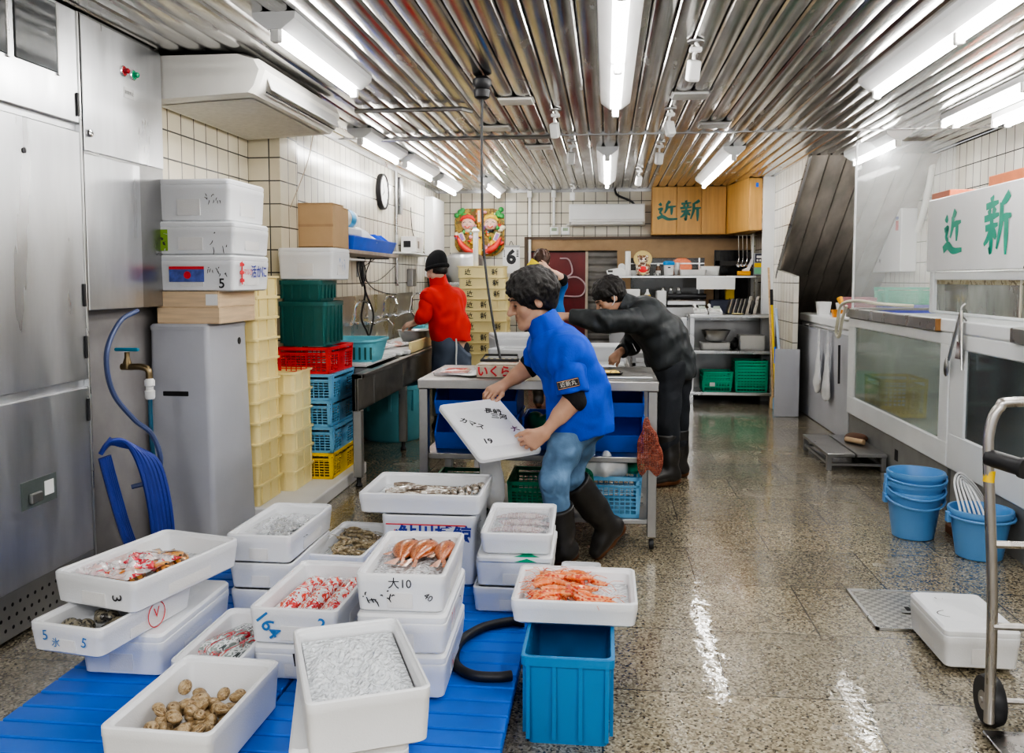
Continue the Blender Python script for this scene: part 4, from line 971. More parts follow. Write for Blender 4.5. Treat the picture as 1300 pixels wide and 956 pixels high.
# ------------------------------------------------------------------ double sink along the tiled wall
SX = -1.63; SZ = .78
SB = -2.19
sk = thing('sink_counter', 'long steel double sink counter standing along the tiled wall', 'sink', (SB, 5.66, 0))
wd = SX-SB; Ls = 4.2; e0 = .42; xs = wd-.07
b = MB()
b.rbox(wd-.05, wd, 0, Ls, SZ-.03, SZ, .004, 1); b.box(wd-.045, wd-.035, 0, Ls, SZ-.25, SZ-.03)
b.box(xs, wd, 0, .05, SZ-.03, SZ); b.box(xs, wd-.03, 0, .01, SZ-.25, SZ); b.box(xs, xs+.02, 0, e0, SZ-.25, SZ-.001); b.box(0, wd-.03, e0, e0+.01, SZ-.25, SZ-.002); b.box(.0, .08, e0, Ls, SZ-.03, SZ)
for y in (1.35, 2.75, 4.15): b.box(.05, wd, y-.04, y+.04, SZ-.03, SZ-.001); b.box(.05, wd-.03, y-.035, y+.035, SZ-.25, SZ-.03)
b.box(.02, wd-.035, e0, Ls, SZ-.255, SZ-.245); b.box(xs, wd-.035, 0, e0, SZ-.255, SZ-.245)
obj('sink_body', b, M['steel_table'], sk)
for y in (.05, 1.36, 2.75, 4.1):
    for x in (.06, wd-.045):
        if y < 1 and x < .1: y = e0+.05
        lg = obj('leg', MB().rbox(x-.03, x+.03, y-.03, y+.03, .07, SZ-.25, .004, 1), M['steel_dark'], sk)
        obj('foot', MB().lathe([(.022,0),(.026,.01),(.016,.03),(.016,.075)], 12, (x, y, 0)), M['black'], lg, True)
        y = .05 if y < 1 else y
bs = thing('backsplash', 'stainless steel splash panel on the tiled wall above the sinks', 'wall panel', (XL+.001, 7.05, .80))
obj('sheet', MB().box(0, .012, 0, 1.24, 0, .47), M['steel'], bs); obj('sheet', MB().box(0, .012, 1.245, 2.95, 0, .47), M['steel'], bs)
tag(obj('white_wall_board', MB().rbox(0, .02, 0, .72, 0, .68, .004, 1), M['white_paint'], None, False, (XL+.001, 6.28, .80)), 'plain white board on the tiled wall beside the splash panel', 'board')
def faucet(label, x, y, z, tall=False):
    t = thing('sink_faucet', label, 'faucet', (x, y, z), 0, 'wall faucets over the sinks')
    b = MB().tube([(0,-.09,0), (.0,.09,0)], .018, 10); b.tube([(-.03,-.07,0), (.03,-.07,0)], .012, 8); b.tube([(-.03,.07,0), (.03,.07,0)], .012, 8)
    obj('mixer_body', b, M['chrome'], t, True)
    for s in (-1, 1): obj('handle', MB().rbox(.03, .05, s*.10-.035, s*.10+.035, -.010, .010, .006), M['chrome'], t)
    sp_ = [(.03,0,0), (.05,0,.06), (.06,0,.15), (.10,0,.20), (.16,0,.19), (.19,0,.13)] if tall else [(.03,0,.0), (.06,0,-.01), (.12,0,.02), (.19,0,.03), (.24,0,-.02)]
    obj('spout', MB().tube(curve_pts(sp_, 5), .010, 8), M['chrome'], t, True)
faucet('chrome faucet at the start of the splash panel, nearest the crates', XL+.045, 7.35, 1.03, True)
faucet('chrome faucet with long spout in front of the hanging cable', XL+.045, 7.95, 1.01)
faucet('chrome tap just before the seam of the splash panel', XL+.045, 8.32, 1.05, True)
faucet('chrome faucet with low spout beyond the panel seam', XL+.045, 8.85, 1.05)
faucet('tall chrome faucet beside the person washing fish', XL+.045, 9.55, 1.06, True)
# cutting boards over the sinks and what lies on them
tag(obj('cutting_board', MB().rbox(-2.17, -1.73, 6.12, 7.02, SZ+.002, SZ+.03, .008, 2), M['board'], None, False), 'white cutting board over the first sink, near the coloured crates', 'cutting board')
tag(obj('cutting_board', MB().rbox(-2.17, -1.70, 7.06, 9.35, SZ+.002, SZ+.03, .008, 2), M['board'], None, False), 'long white cutting board over the far sink', 'cutting board')
tag(obj('cutting_board', MB().rbox(-1.69, -1.665, 7.3, 8.9, SZ+.002, SZ+.10, .008, 2), M['cream2'], None, False), 'yellowed board standing on edge along the far sink', 'cutting board')
tag(obj('soap_block', MB().rbox(-1.72, -1.66, 7.18, 7.27, SZ+.002, SZ+.04, .01, 2), M['white'], None), 'small white block on the front rim of the sink', 'block')
m_wf = patches('white_fish_skin', [(.78,.78,.80),(.45,.47,.50),(.86,.84,.84),(.72,.45,.40)], 9, .2, coat=.8)
for i, (x, y, Ln, rz, lb) in enumerate(((-2.02,6.35,.34,.7,'thin pale fish on the first cutting board, nearest the crates'),(-1.98,6.6,.33,.5,'thin pale fish behind another on the first cutting board'),(-2.06,7.2,.50,.85,'big silver fish laid across the long cutting board'),(-2.0,7.55,.45,.7,'white bellied fish next to the big silver one'))):
    fish('cut_fish', lb, (x, y, SZ+.031), Ln, .10 if i > 1 else .055, .055 if i > 1 else .02, rz, m_wf, 'fish on the cutting boards', .05)
bw = thing('mixing_bowl', 'steel mixing bowl on the cutting board under the washing hands', 'bowl', (-1.80, 8.06, SZ+.031))
obj('bowl_body', MB().lathe([(.07,0),(.11,.02),(.15,.075),(.168,.125),(.176,.13),(.168,.131),(.160,.125),(.143,.075),(.10,.025),(.01,.018)], 32, cap1=True), M['steel'], bw, True)
tag(obj('aqua_container', MB().loft([rr(.16,.2,.03,0), rr(.2,.24,.03,.14), rr(.18,.22,.03,.14), rr(.15,.19,.03,.01)]), M['aqua'], None, 35, (-1.93, 8.75, SZ+.031)), 'pale aqua container at the far end of the long cutting board', 'container')
big = thing('waste_bin', 'large aqua waste bin standing under the sink', 'bin', (-1.90, 7.55, 0))
obj('bin_body', MB().lathe([(.24,0),(.26,.02),(.315,.46),(.33,.465),(.33,.50),(.305,.50),(.25,.03),(.01,.02)], 36), M['aqua'], big, 40)
for a in (-60, -20, 20, 60, 100): obj('strap', MB().box(.296, .325, -.012, .012, .28, .46, Matrix.Rotation(math.radians(a-60), 4, 'Z')), M['aqua'], big)
# ------------------------------------------------------------------ shelf with boxes, clock, cables
shf = thing('wall_shelf', 'wooden wall shelf carrying cartons and a blue tray', 'shelf', (XL, 5.96, 1.62))
obj('board', MB().rbox(.0, .33, .12, 2.05, 0, .03, .003, 1), pm('shelf_board', (.42,.36,.30), .5, var=.2), shf)
for y in (.3, 1.8): obj('bracket', MB().tube([(.005, y, -.18), (.005, y, -.012), (.30, y, -.012)], .008, 6), M['steel_dark'], shf)
obj('under_tray', MB().rbox(.08, .30, .55, 1.0, -.05, -.035, .004, 1), M['white'], shf)
def carton(label, x0, x1, y0, y1, z0, z1):
    t = thing('cardboard_carton', label, 'carton', ((x0+x1)/2, (y0+y1)/2, z0), 0, 'cartons on the wall shelf'); a, c, h = (x1-x0)/2, (y1-y0)/2, z1-z0
    b = MB().rbox(-a, a, -c, c, 0, h, .004, 1); obj('carton_body', b, M['card'], t)
    obj('flap', MB().rbox(-a-.001, a+.003, -c-.003, 0-.001, h, h+.006, .002, 1), M['card'], t); obj('flap', MB().rbox(-a-.001, a+.003, .001, c+.003, h, h+.006, .002, 1), M['card'], t)
    obj('tape', MB().box(-a-.002, a+.002, -c-.002, -c+.001, h*.47, h*.53), pm('brown_tape', (.45,.30,.17), .3), t)
carton('big cardboard carton at the near end of the wall shelf', -2.24, -1.945, 6.06, 6.32, 1.651, 1.96)
carton('small cardboard carton behind the big one on the wall shelf', -2.2, -1.97, 6.34, 6.52, 1.651, 1.95)
def open_bin(label, w, l, h, loc, mat, group, rz=0, mark=None, name='picking_bin'):
    """stacking bin with a lowered scooped front (front faces -y)"""
    t = thing(name, label, 'plastic bin', loc, rz, group); b = MB(); th = .008; a = w/2
    sd_ = [(-l/2+.05, 0), (l/2, 0), (l/2, h), (-l/2+.10, h), (-l/2+.0, h*.52), (-l/2+.0, h*.42)]
    for s in (-1, 1): b.prism(sd_, s*a-(th if s > 0 else 0), s*a+(th if s < 0 else 0), Matrix(((0,0,1,0),(1,0,0,0),(0,1,0,0),(0,0,0,1))))
    b.box(-a, a, l/2-th, l/2, 0, h); b.box(-a, a, -l/2+.05, l/2, 0, th)
    b.add([(-a,-l/2,h*.52),(a,-l/2,h*.52),(a,-l/2+.05,0),(-a,-l/2+.05,0),(-a,-l/2+th,h*.52),(a,-l/2+th,h*.52),(a,-l/2+.05+th,.0),(-a,-l/2+.05+th,.0)], [(0,3,2,1),(4,5,6,7),(0,1,5,4),(0,4,7,3),(1,2,6,5)])
    for s in (-1, 1): b.box(s*a-.006, s*a+.006, -l/2+.10, l/2+.004, h-.012, h+.002)
    b.box(-a-.004, a+.004, l/2-.004, l/2+.006, h-.012, h+.002)
    obj('bin_body', b, mat, t)
    if mark: obj('stamped_mark', text_mb(mark, h*.5, frame((0, -l/2+.022, h*.24), (1,0,0), (0,-.43,.9))), M['foam'], t)
    return t
M['tray_blue'] = pm('tray_blue_plastic', (.05,.16,.78), .38, var=.1)
tb = thing('shelf_tray', 'blue plastic tray full of bags and lids on the wall shelf', 'tray', (-2.09, 7.22, 1.651))
b = MB().loft([rr(.26,1.30,.03,0), rr(.31,1.40,.03,.095), rr(.32,1.41,.03,.095), rr(.32,1.41,.03,.105), rr(.29,1.38,.03,.105), rr(.24,1.28,.03,.008)]); obj('tray_body', b, M['tray_blue'], tb, 35)
for y in (-.22, .25): obj('divider', MB().rbox(-.13, .13, y-.005, y+.005, .008, .10, .002, 1), M['tray_blue'], tb)
tag(open_bin('small blue scoop bin at the far end of the blue tray', .20, .24, .16, (-2.09, 7.78, 1.661), M['tray_blue'], None, PI/2, name='scoop_bin'), 'small blue scoop bin at the far end of the blue tray', 'plastic bin')
rl = thing('film_roll', 'roll of clear film with a blue band lying above the blue tray', 'roll', (-2.07, 6.58, 1.90))
obj('roll', MB().merge(MB().lathe([(.02,0),(.075,0),(.075,.30),(.02,.30)], 28), Matrix.Rotation(-PI/2, 4, 'X')), M['milky'], rl, 40)
obj('blue_band', MB().merge(MB().lathe([(.076,.12),(.078,.12),(.078,.24),(.076,.24)], 28, cap0=False, cap1=False), Matrix.Rotation(-PI/2, 4, 'X')), pm('blue_wrap', (.05,.42,.80), .3), rl, True)
obj('core', MB().merge(MB().lathe([(.0195,-.004),(.034,-.004),(.034,.01),(.0195,.01)], 20), Matrix.Rotation(-PI/2, 4, 'X')), M['card'], rl, True)
tag(obj('film_box', MB().rbox(-2.15, -1.98, 6.56, 6.92, 1.765, 1.825, .01), M['white'], None), 'white box under the film roll in the blue tray', 'box')
tag(obj('plastic_heap', sd_mesh('plastic_heap', SD().ell((0,0,.09), (.11,.16,.10)).ell((.03,.12,.06), (.10,.12,.07)).ell((-.02,-.10,.06), (.09,.12,.07)), .012, .010, 3), M['milky'], None, False, (-2.08, 7.10, 1.665)), 'crumpled white plastic bag heaped in the blue tray', 'bag')
tag(obj('label_tablet', MB().rbox(-.004, .004, -.10, .10, 0, .27, .003, 1), M['black'], None, False, (-2.0, 6.60, 1.665)), 'dark framed card leaning beside the big carton', 'card').rotation_euler = (.3, -.1, 0)
ck = thing('wall_clock', 'round white wall clock high on the tiled wall', 'clock', (XL, 8.62, 2.30))
Mx = Matrix.Rotation(PI/2, 4, 'Y')
obj('case', MB().merge(MB().lathe([(.178,0),(.182,.02),(.178,.045),(.163,.05),(.158,.038)], 40, cap1=False), Mx), M['black'], ck, 40)
obj('clock_face', MB().merge(MB().lathe([(.16,.034),(.16,.037)], 40), Mx), M['paper'], ck)
b = MB()
for k in range(12):
    a = k*PI/6; b.box(-.003, .003, .13, .15, 0, .001, frame((.0385,0,0), (0,1,0), (0,0,1)) @ Matrix.Rotation(a, 4, 'Z'))
obj('hour_mark', b, M['ink'], ck)
for a, Lh, w in ((2.1, .08, .008), (.6, .12, .005)): obj('clock_hand', MB().box(-w/2, w/2, -.02, Lh, 0, .001, frame((.040,0,0), (0,1,0), (0,0,1)) @ Matrix.Rotation(a, 4, 'Z')), M['ink'], ck)
tag(obj('wall_conduit', MB().tube([(XL+.02, 9.2, ZC-.01), (XL+.02, 9.2, 1.35)], .016, 8), M['steel_dark'], None, True), 'grey steel conduit running down the tiled wall', 'pipe')
tag(obj('conduit_box', MB().rbox(XL+.002, XL+.06, 9.27, 9.34, 2.12, 2.52, .006), M['steel_dark'], None), 'small grey switch box beside the conduit near the ceiling', 'switch box')
ps = thing('power_supply', 'white box with a dial on a small bracket on the tiled wall', 'power supply', (XL, 9.0, 1.72))
obj('bracket', MB().rbox(0, .22, 0, 1.35, -.03, -.01, .003, 1), M['white_paint'], ps); obj('case', MB().rbox(.03, .20, .35, .72, 0, .17, .008), M['white'], ps)
obj('switch_panel', MB().rbox(.199, .204, .42, .50, .04, .12, .003, 1), M['steel_dark'], ps); obj('meter', MB().rbox(.06, .14, .345, .351, .05, .12, .003, 1), M['black'], ps)
tag(obj('outlet_box', MB().rbox(XL+.002, XL+.07, 9.75, 9.95, 1.34, 1.54, .008), M['steel_dark'], None), 'grey outlet box with a cable below the small bracket', 'outlet box')
tag(obj('white_cupboard', MB().rbox(XL+.002, XL+.12, 10.72, 11.45, 1.45, 2.45, .008), M['white_paint'], None), 'tall white panel on the tiled wall in the corner', 'panel')
def cable(label, pts, r=.006, n=7): return tag(obj('cable', MB().tube(curve_pts(pts, n), r, 6), M['black'], None, True), label, 'cable')
X_ = XL+.02
cable('black cable hanging in a long loop in front of the splash panel', [(-2.12,7.30,1.60), (-2.1,7.32,1.45), (-2.1,7.42,1.30), (-2.08,7.22,1.10), (-2.06,7.30,.98), (-2.06,7.38,.93), (-2.06,7.46,.98), (-2.08,7.60,1.12), (-2.1,7.45,1.30), (-2.1,7.36,1.45), (-2.11,7.38,1.60)], .008)
b = MB()
for i in range(6): b.tube(curve_pts([(-2.11,7.24+.03*i,1.61), (-2.10,7.22+.045*i,1.48), (-2.09,7.30+.02*i,1.36+.012*i), (-2.10,7.40-.01*i,1.46), (-2.11,7.30+.03*i,1.61)], 5), .005, 5)
tag(obj('cable_bundle', b, M['black'], None, True), 'tangled bundle of black cable under the wall shelf', 'cable')
cable('thin cable sagging from the shelf to the conduit', [(-2.12,7.7,1.61), (-2.2,7.8,1.45), (X_,8.2,1.34), (X_,8.7,1.28), (X_,9.15,1.26)], .005)
cable('thin cable looping between the shelf end and the conduit', [(-2.14,7.95,1.62), (X_,7.8,1.5), (X_,8.0,1.40), (X_,8.5,1.42), (X_,9.1,1.56)], .004)
cable('black cord looped over the end of the small bracket', [(-2.1,10.2,1.72), (-2.1,10.1,1.5), (-2.1,10.22,1.28), (-2.1,10.36,1.3), (-2.1,10.38,1.5), (-2.1,10.28,1.70)], .006)
cable('thin cable falling from the switch box to the small bracket', [(X_,9.9,2.25), (X_,9.92,2.1), (X_,10.0,1.95), (X_,10.2,1.85), (-2.15,10.2,1.72)], .005)
# ------------------------------------------------------------------ steel work table in the middle
TZ = .89
wt = thing('work_table', 'stainless steel work table on castors in the middle of the hall', 'table', (-.995, 4.50, 0))
tw, tl = 1.27, .78
obj('table_top', MB().rbox(0, tw, 0, tl, TZ-.05, TZ, .004, 1), M['steel_table'], wt)
for x in (.03, tw-.03):
    for y in (.03, tl-.03):
        lg = obj('leg', MB().rbox(x-.024, x+.024, y-.024, y+.024, .07, TZ-.05, .003, 1), M['steel_table'], wt)
        c = obj('caster', MB().merge(MB().lathe([(.006,-.012),(.026,-.012),(.030,0),(.026,.012),(.006,.012)], 16), Matrix.Translation((x, y, .030)) @ Matrix.Rotation(PI/2, 4, 'Y')), M['black'], lg, True)
obj('shelf', MB().rbox(.02, tw-.02, .02, tl-.02, .46, .49, .003, 1), M['steel_table'], wt)
obj('shelf', MB().rbox(.02, tw-.02, .02, tl-.02, .135, .16, .003, 1), M['steel_dark'], wt)
tx0 = -.995
G_ = 'blue scoop bins under the work table'
open_bin('blue scoop bin, lower of the pair by the empty table leg', .45, .42, .19, (-.70, 4.81, .491), M['blue'], G_, 0, '4')
open_bin('blue scoop bin, upper of the pair by the empty table leg', .45, .42, .16, (-.70, 4.81, .683), M['blue'], G_, 0)
open_bin('blue scoop bin, lower of the pair by the red net bag', .42, .42, .19, (-.005, 4.81, .491), M['blue'], G_, 0)
open_bin('blue scoop bin, upper of the pair by the red net bag', .42, .42, .16, (-.005, 4.81, .683), M['blue'], G_, 0)
open_bin('blue scoop bin in the middle, filled with green wrapping', .20, .42, .17, (-.35, 4.81, .491), M['blue'], G_, 0)
tag(obj('green_wrap', sd_mesh('green_wrap', SD().ell((0,0,.06), (.085,.12,.075)).ell((.04,-.06,.11), (.05,.06,.06)).ell((-.04,.02,.12), (.04,.07,.05)), .010, .010, 2), M['green_dark'], None, False, (-.35, 4.80, .51)), 'crumpled green wrapping in the middle blue bin', 'wrapping')
lattice_crate('green_basket', 'dark green plastic basket under the table by the empty leg', .33, .40, .15, (-.79, 4.80, .161), M['green_dark'], 0, 'green baskets under the work table')
lattice_crate('green_basket', 'bright green basket under the table behind the jeans', .30, .40, .17, (-.375, 4.78, .161), M['green'], 0, 'green baskets under the work table')
lattice_crate('slotted_basket', 'light blue slotted basket under the table behind the raised boot', .32, .42, .22, (.035, 4.74, .161), M['sky'], 0, None, 9, 9, 7, flare=.014, solid=.1)
def crumple(name, label, cat, loc, ell, mat, h=.010, wr=.010, seed=1):
    s = SD()
    for c, r in ell: s.ell(c, r, k=.03)
    return tag(obj(name, sd_mesh(name, s, h, wr, seed), mat, None, False, loc), label, cat)
def net_weave(o, th):
    md = o.modifiers.new('net', 'WIREFRAME'); md.thickness = th; md.use_replace = True
crumple('clear_plastic_bag', 'crumpled clear plastic on the light blue basket', 'bag', (-.03, 4.66, .36), [((0,0,.05),(.12,.12,.06)), ((.09,-.03,.06),(.07,.08,.06)), ((-.09,.0,.05),(.08,.09,.06)), ((.03,-.10,.08),(.05,.05,.06)), ((-.05,-.08,.09),(.05,.05,.05))], M['milky'], .008, .014)
GN = crumple('green_net', 'green netting spilling over the front of the light blue basket', 'net', (-.10, 4.50, .25), [((0,0,.06),(.055,.018,.09)), ((-.02,.015,.14),(.05,.03,.04)), ((.01,-.003,-.02),(.03,.014,.05))], M['green_dark'], .008, .006); net_weave(GN, .0032)
crumple('green_net', 'tuft of green netting at the back corner of the light blue basket', 'net', (.15, 4.78, .37), [((0,0,.02),(.07,.08,.04))], M['green'], .008, .007)
m_net = patches('red_net', [(.42,.10,.06),(.60,.22,.14),(.25,.05,.03),(.50,.14,.09)], 60, .7, bs=70)
NB = crumple('red_net_bag', 'empty red net bag hanging from the front table leg', 'net bag', (.235, 4.455, .46), [((0,0,.10),(.035,.022,.10)), ((-.045,0,.06),(.03,.02,.11)), ((.03,0,.03),(.03,.02,.08)), ((-.02,0,.2),(.02,.015,.06))], m_net, .009, .006); net_weave(NB, .0028)
hb = SD().cone((0,0,.36),(0,0,.22),.02,.045,.02).cone((0,0,.24),(.01,0,.03),.05,.075,.03).ell((.0,.0,.03),(.075,.035,.05))
b = thing('hanging_bag', 'white plastic bag hanging at the table front beside the held lid', 'bag', (-.60, 4.435, .26)); me = sd_mesh('bag_body', hb, .008, .006, 4)
for v in me.vertices: v.co.y *= .55
obj('bag_body', me, M['milky'], b); obj('bag_handle', MB().tube(curve_pts([(-.015,0,.35), (-.02,.0,.42), (0,.02,.585), (.02,0,.42), (.015,0,.35)], 5), .006, 6), M['milky'], b, True)
# things on the work table
tag(obj('fish_tray', MB().loft([rr(.20,.26,.02,0), rr(.21,.27,.02,.018), rr(.20,.26,.02,.018), rr(.19,.25,.02,.006)]), M['bag'], None, 35, (-.845, 4.80, TZ+.001)), 'clear shallow tray at the corner of the work table', 'tray')
tag(obj('fish_fillet', MB().loft([rr(.15*k,.20*k2,.03*k,z) for k, k2, z in ((.95,.95,0),(1,1,.006),(.8,.9,.014))]), patches('fillet', [(.62,.22,.20),(.72,.36,.32),(.80,.50,.46)], 12, .25, coat=.7), None, 50, (-.835, 4.80, TZ+.009)), 'pink fillet in the clear tray on the work table', 'fillet')
o = tag(obj('paper_sheet', ice_mb(.17, .36, 0, .005, 41, 14), M['paper'], None, True, (-.715, 4.80, TZ+.010)), 'sheet of white paper on the work table beside the pink fillet', 'paper'); o.rotation_euler = (0, 0, -.5)
wx_ = thing('roe_box', 'wooden box with red brush lettering on the work table', 'wooden box', (-.575, 4.72, TZ+.001))
m_gw = pm('grey_wood', (.64,.55,.45), .6, var=.12, vs=3, stretch=(14,1.5,1.5))
obj('box_body', MB().rbox(-.118, .118, -.12, .12, 0, .062, .003, 1), m_gw, wx_); obj('box_lid', MB().rbox(-.112, .112, -.115, .115, .0625, .075, .003, 1), m_gw, wx_)
obj('red_lettering', text_mb('いくら', .062, frame((-.022, -.1212, .032), (1,0,0), (0,0,1)), bold=.002), M['red_ink'], wx_); obj('small_lettering', text_mb('(北海道)', .017, frame((.085, -.1212, .020), (1,0,0), (0,0,1))), M['ink'], wx_)
obj('stamp', text_mb('特選', .022, frame((.07, -.05, .0755), (1,0,0), (0,1,0))), M['red_ink'], wx_)
hp = thing('hanging_plate', 'black perforated tray end on a cord, resting on the wooden roe box', 'hanging tray', (-.58, 4.75, TZ+.078))
pb_ = MB(); pb_.rbox(-.105, .105, -.03, .03, .004, .012, .003, 1); pb_.tube([(-.105,-.045,.006),(.105,-.045,.006),(.09,.045,.03),(-.09,.045,.03)], .006, 6, closed=True)
obj('tray_rim', pb_, M['black'], hp)
for k in range(6): obj('tray_hole', MB().lathe([(.009,0),(.009,.0015)], 10, (-.082+.033*k, -.0, .0122)), M['cream2'], hp)
tag(obj('yellow_tape', MB().merge(MB().lathe([(.03,0),(.055,0),(.055,.035),(.03,.035)], 24), Matrix.Rotation(PI/2, 4, 'Y')), M['yellow'], None, 40, (-.44, 4.80, TZ+.056)), 'roll of yellow tape standing beside the wooden roe box', 'tape')
kk = thing('yellow_pack', 'yellow and black pack at the far corner of the work table', 'pack', (.02, 4.86, TZ+.001), .1)
obj('tray', MB().loft([rr(.13,.10,.015,0), rr(.145,.115,.015,.012), rr(.135,.105,.015,.012), rr(.12,.09,.015,.004)]), M['black'], kk, 35); obj('filling', MB().loft([rr(.115*k,.085*k,.02*k,z) for k, z in ((1,.005),(.95,.014),(.7,.02))]), patches('yellow_bits', [(.85,.55,.06),(.9,.68,.2),(.4,.22,.03)], 40, .4), kk, 50)
tag(obj('steel_ruler', MB().rbox(-.12, .12, -.02, .02, 0, .006, .002, 1), M['board'], None, False, (.13, 4.66, TZ+.001), .03), 'thin white strip lying at the front of the work table', 'strip')
o = tag(obj('film_scrap', ice_mb(.16, .10, 0, .012, 43, 12), M['milky'], None, True, (-.02, 5.10, TZ+.022)), 'crumpled white film at the back of the work table', 'plastic film')
# ------------------------------------------------------------------ second table behind with white boxes
t2_ = thing('packing_table', 'steel packing table behind the work table, covered with white boards', 'table', (-1.0, 6.35, 0))
obj('table_top', MB().rbox(0, 1.18, 0, .95, .72, .76, .004, 1), M['steel_table'], t2_)
for x in (.04, 1.14):
    for y in (.04, .91): obj('leg', MB().rbox(x-.02, x+.02, y-.02, y+.02, 0, .72, .003, 1), M['steel_dark'], t2_)
tag(obj('white_block', MB().rbox(-.42, .155, 6.75, 7.15, .761, .90, .012), M['foam'], None), 'long white block on the packing table in front of the bending man', 'cutting block')
tag(obj('cutting_board', MB().rbox(-.25, .14, 6.40, 6.72, .761, .785, .006), M['board'], None), 'white cutting board at the edge of the packing table', 'cutting board')
foam_box('fish_box', 'foam box lying at the back of the packing table behind the roe box', .46, .40, .22, (-.70, 7.0, .761), .25, lid=True)
foam_box('fish_box', 'tilted white foam box behind the hanging cord', .30, .36, .14, (-.70, 6.56, .761), -.2, recess=False)
sc = thing('weighing_scale', 'small grey and white weighing scale between foam box and blue jacket', 'scale', (-.52, 6.22+.25, .761))
obj('scale_body', MB().rbox(-.11, .11, -.03, .10, 0, .10, .01), M['steel_dark'], sc); obj('scale_plate', MB().rbox(-.13, .13, -.05, .13, .105, .118, .004, 1), M['white'], sc); obj('pillar', MB().rbox(-.01, .01, .10, .12, .10, .40, .004, 1), M['steel'], sc); obj('display', MB().rbox(-.07, .07, .09, .13, .36, .44, .008), M['white'], sc)
# pendant cord
pc = thing('pendant_cord', 'long black cord hanging from the ceiling to the wooden roe box', 'cord', (-.73, 5.10, ZC))
obj('ceiling_socket', MB().lathe([(.03,-.13),(.045,-.12),(.05,-.08),(.04,-.07),(.055,-.05),(.055,-.02),(.03,.0)], 20), M['black'], pc, 40)
obj('cord', MB().tube(curve_pts([(0,0,-.12), (.0,-.02,-.6), (.02,-.08,-1.0), (.08,-.22,-1.35), (.148,-.35,-1.615)], 8), .007, 8), M['black'], pc, True)
# ------------------------------------------------------------------ cream crates stacked by the back wall, lettered
def strokes_kin():
    return [([(.62,.95),(.56,.87),(.48,.80)], .11), ([(.50,.82),(.48,.60),(.38,.38)], .10), ([(.49,.64),(.68,.67),(.90,.70)], .085), ([(.71,.68),(.71,.5),(.70,.30)], .10),
            ([(.13,.84),(.18,.79),(.24,.73)], .11), ([(.08,.55),(.26,.60),(.17,.42),(.25,.30),(.10,.14)], .08), ([(.04,.13),(.28,.22),(.55,.10),(.98,.11)], .12)]
def strokes_shin():
    return [([(.29,.97),(.32,.88)], .10), ([(.08,.81),(.30,.83),(.54,.86)], .08), ([(.20,.76),(.24,.67)], .09), ([(.42,.78),(.35,.68)], .09), ([(.03,.61),(.30,.63),(.57,.66)], .08),
            ([(.08,.45),(.30,.47),(.54,.50)], .08), ([(.31,.63),(.31,.3),(.30,.06),(.23,.14)], .09), ([(.29,.44),(.18,.28),(.04,.18)], .085), ([(.36,.42),(.49,.27)], .10),
            ([(.92,.97),(.80,.88),(.66,.82)], .10), ([(.66,.84),(.65,.5),(.52,.10)], .095), ([(.66,.58),(.82,.60),(1.0,.62)], .085), ([(.84,.60),(.84,.3),(.84,.0)], .10)]
def brush(strokes, size, Mx, k=1.0):
    b = MB()
    for i, (p, w) in enumerate(strokes): b.stroke(curve_pts([(x*size, y*size, 0) for x, y in p], 5), w*size*k, Mx, .0006+.00012*i, (.95, 1, .5))
    return b
GC = 'lettered cream crates by the back wall'; src = None
marks = [(.16,None,.72)]*3+[(.14,.42,None),(.14,.42,None),(.16,None,.72),(.15,.42,None),(.15,.42,None),(None,None,None),(.13,None,None),(.14,None,.7),(.14,None,.7)]
cz = 1.578; chh = .131; n_c = 12
for i in range(n_c):
    z = cz-(i+1)*chh
    t = cream_crate(f'cream crate with black lettering, {ORD[i]} of the stack by the back wall', .575, .37, chh+.003, (-1.495+.012*min(i, 3), 10.48, z), GC, M['cream2'])
    for q, st in ((0, strokes_kin), (1, strokes_shin), (2, strokes_shin)):
        u = marks[i][q]
        if u is not None: obj('lettering', brush(st(), .080, frame((-.2875+.575*u, -.187, .022), (1,0,0), (0,0,1)), 1.1), M['ink'], t)
# ------------------------------------------------------------------ on the back wall
ra = thing('wall_air_conditioner', 'long white air conditioner on the back wall above the opening', 'air conditioner', (-.49, YB, 2.12))
ring = lambda x, k=1: [(x, -y*k, z) for y, z in ((0,0),(.15,.0),(.205,.05),(.215,.24),(.20,.275),(0,.28))]
obj('casing', MB().loft([ring(0,.97), ring(.012), ring(.968), ring(.98,.97)]), M['white'], ra, 30)
obj('front_panel', MB().rbox(.01, .97, -.222, -.212, .075, .265, .004, 1), M['white_paint'], ra); obj('outlet_flap', MB().rbox(.03, .95, -.20, -.18, .01, .05, .004, 1, Matrix.Translation((0,.0,0))), pm('flap_grey', (.62,.62,.60), .4), ra)
tag(obj('bare_pipe', MB().tube(curve_pts([(.10, YB-.03, 2.60), (.14, YB-.05, 2.52), (.30, YB-.04, 2.45), (.36, YB-.03, 2.40)], 5), .014, 7), M['black'], None, True), 'short dark pipe above the long white air conditioner', 'pipe')
def cabinet(name, label, boxes, doors, poly=None):
    t = thing(name, label, 'cabinet', boxes[0:3]); return t
cbt = thing('wall_cabinet', 'wooden wall cabinet with two dark green brush characters', 'cabinet', (.575, YB, 1.99))
obj('carcass', MB().box(0, .93, -.28, -.002, 0, ZC-1.99), M['cabinet'], cbt)
for i in range(3):
    d_ = obj('door', MB().rbox(.006+.309*i, .309+.309*i, -.30, -.281, .004, ZC-1.995, .003, 1), M['cabinet'], cbt)
GR = pm('sign_green', (.03,.17,.14), .5)
obj('green_character', brush(strokes_kin(), .27, frame((.055, -.3015, .17), (1,0,0), (0,0,1)), 1.35), GR, cbt); obj('green_character', brush(strokes_shin(), .27, frame((.345, -.3015, .17), (1,0,0), (0,0,1)), 1.35), GR, cbt)
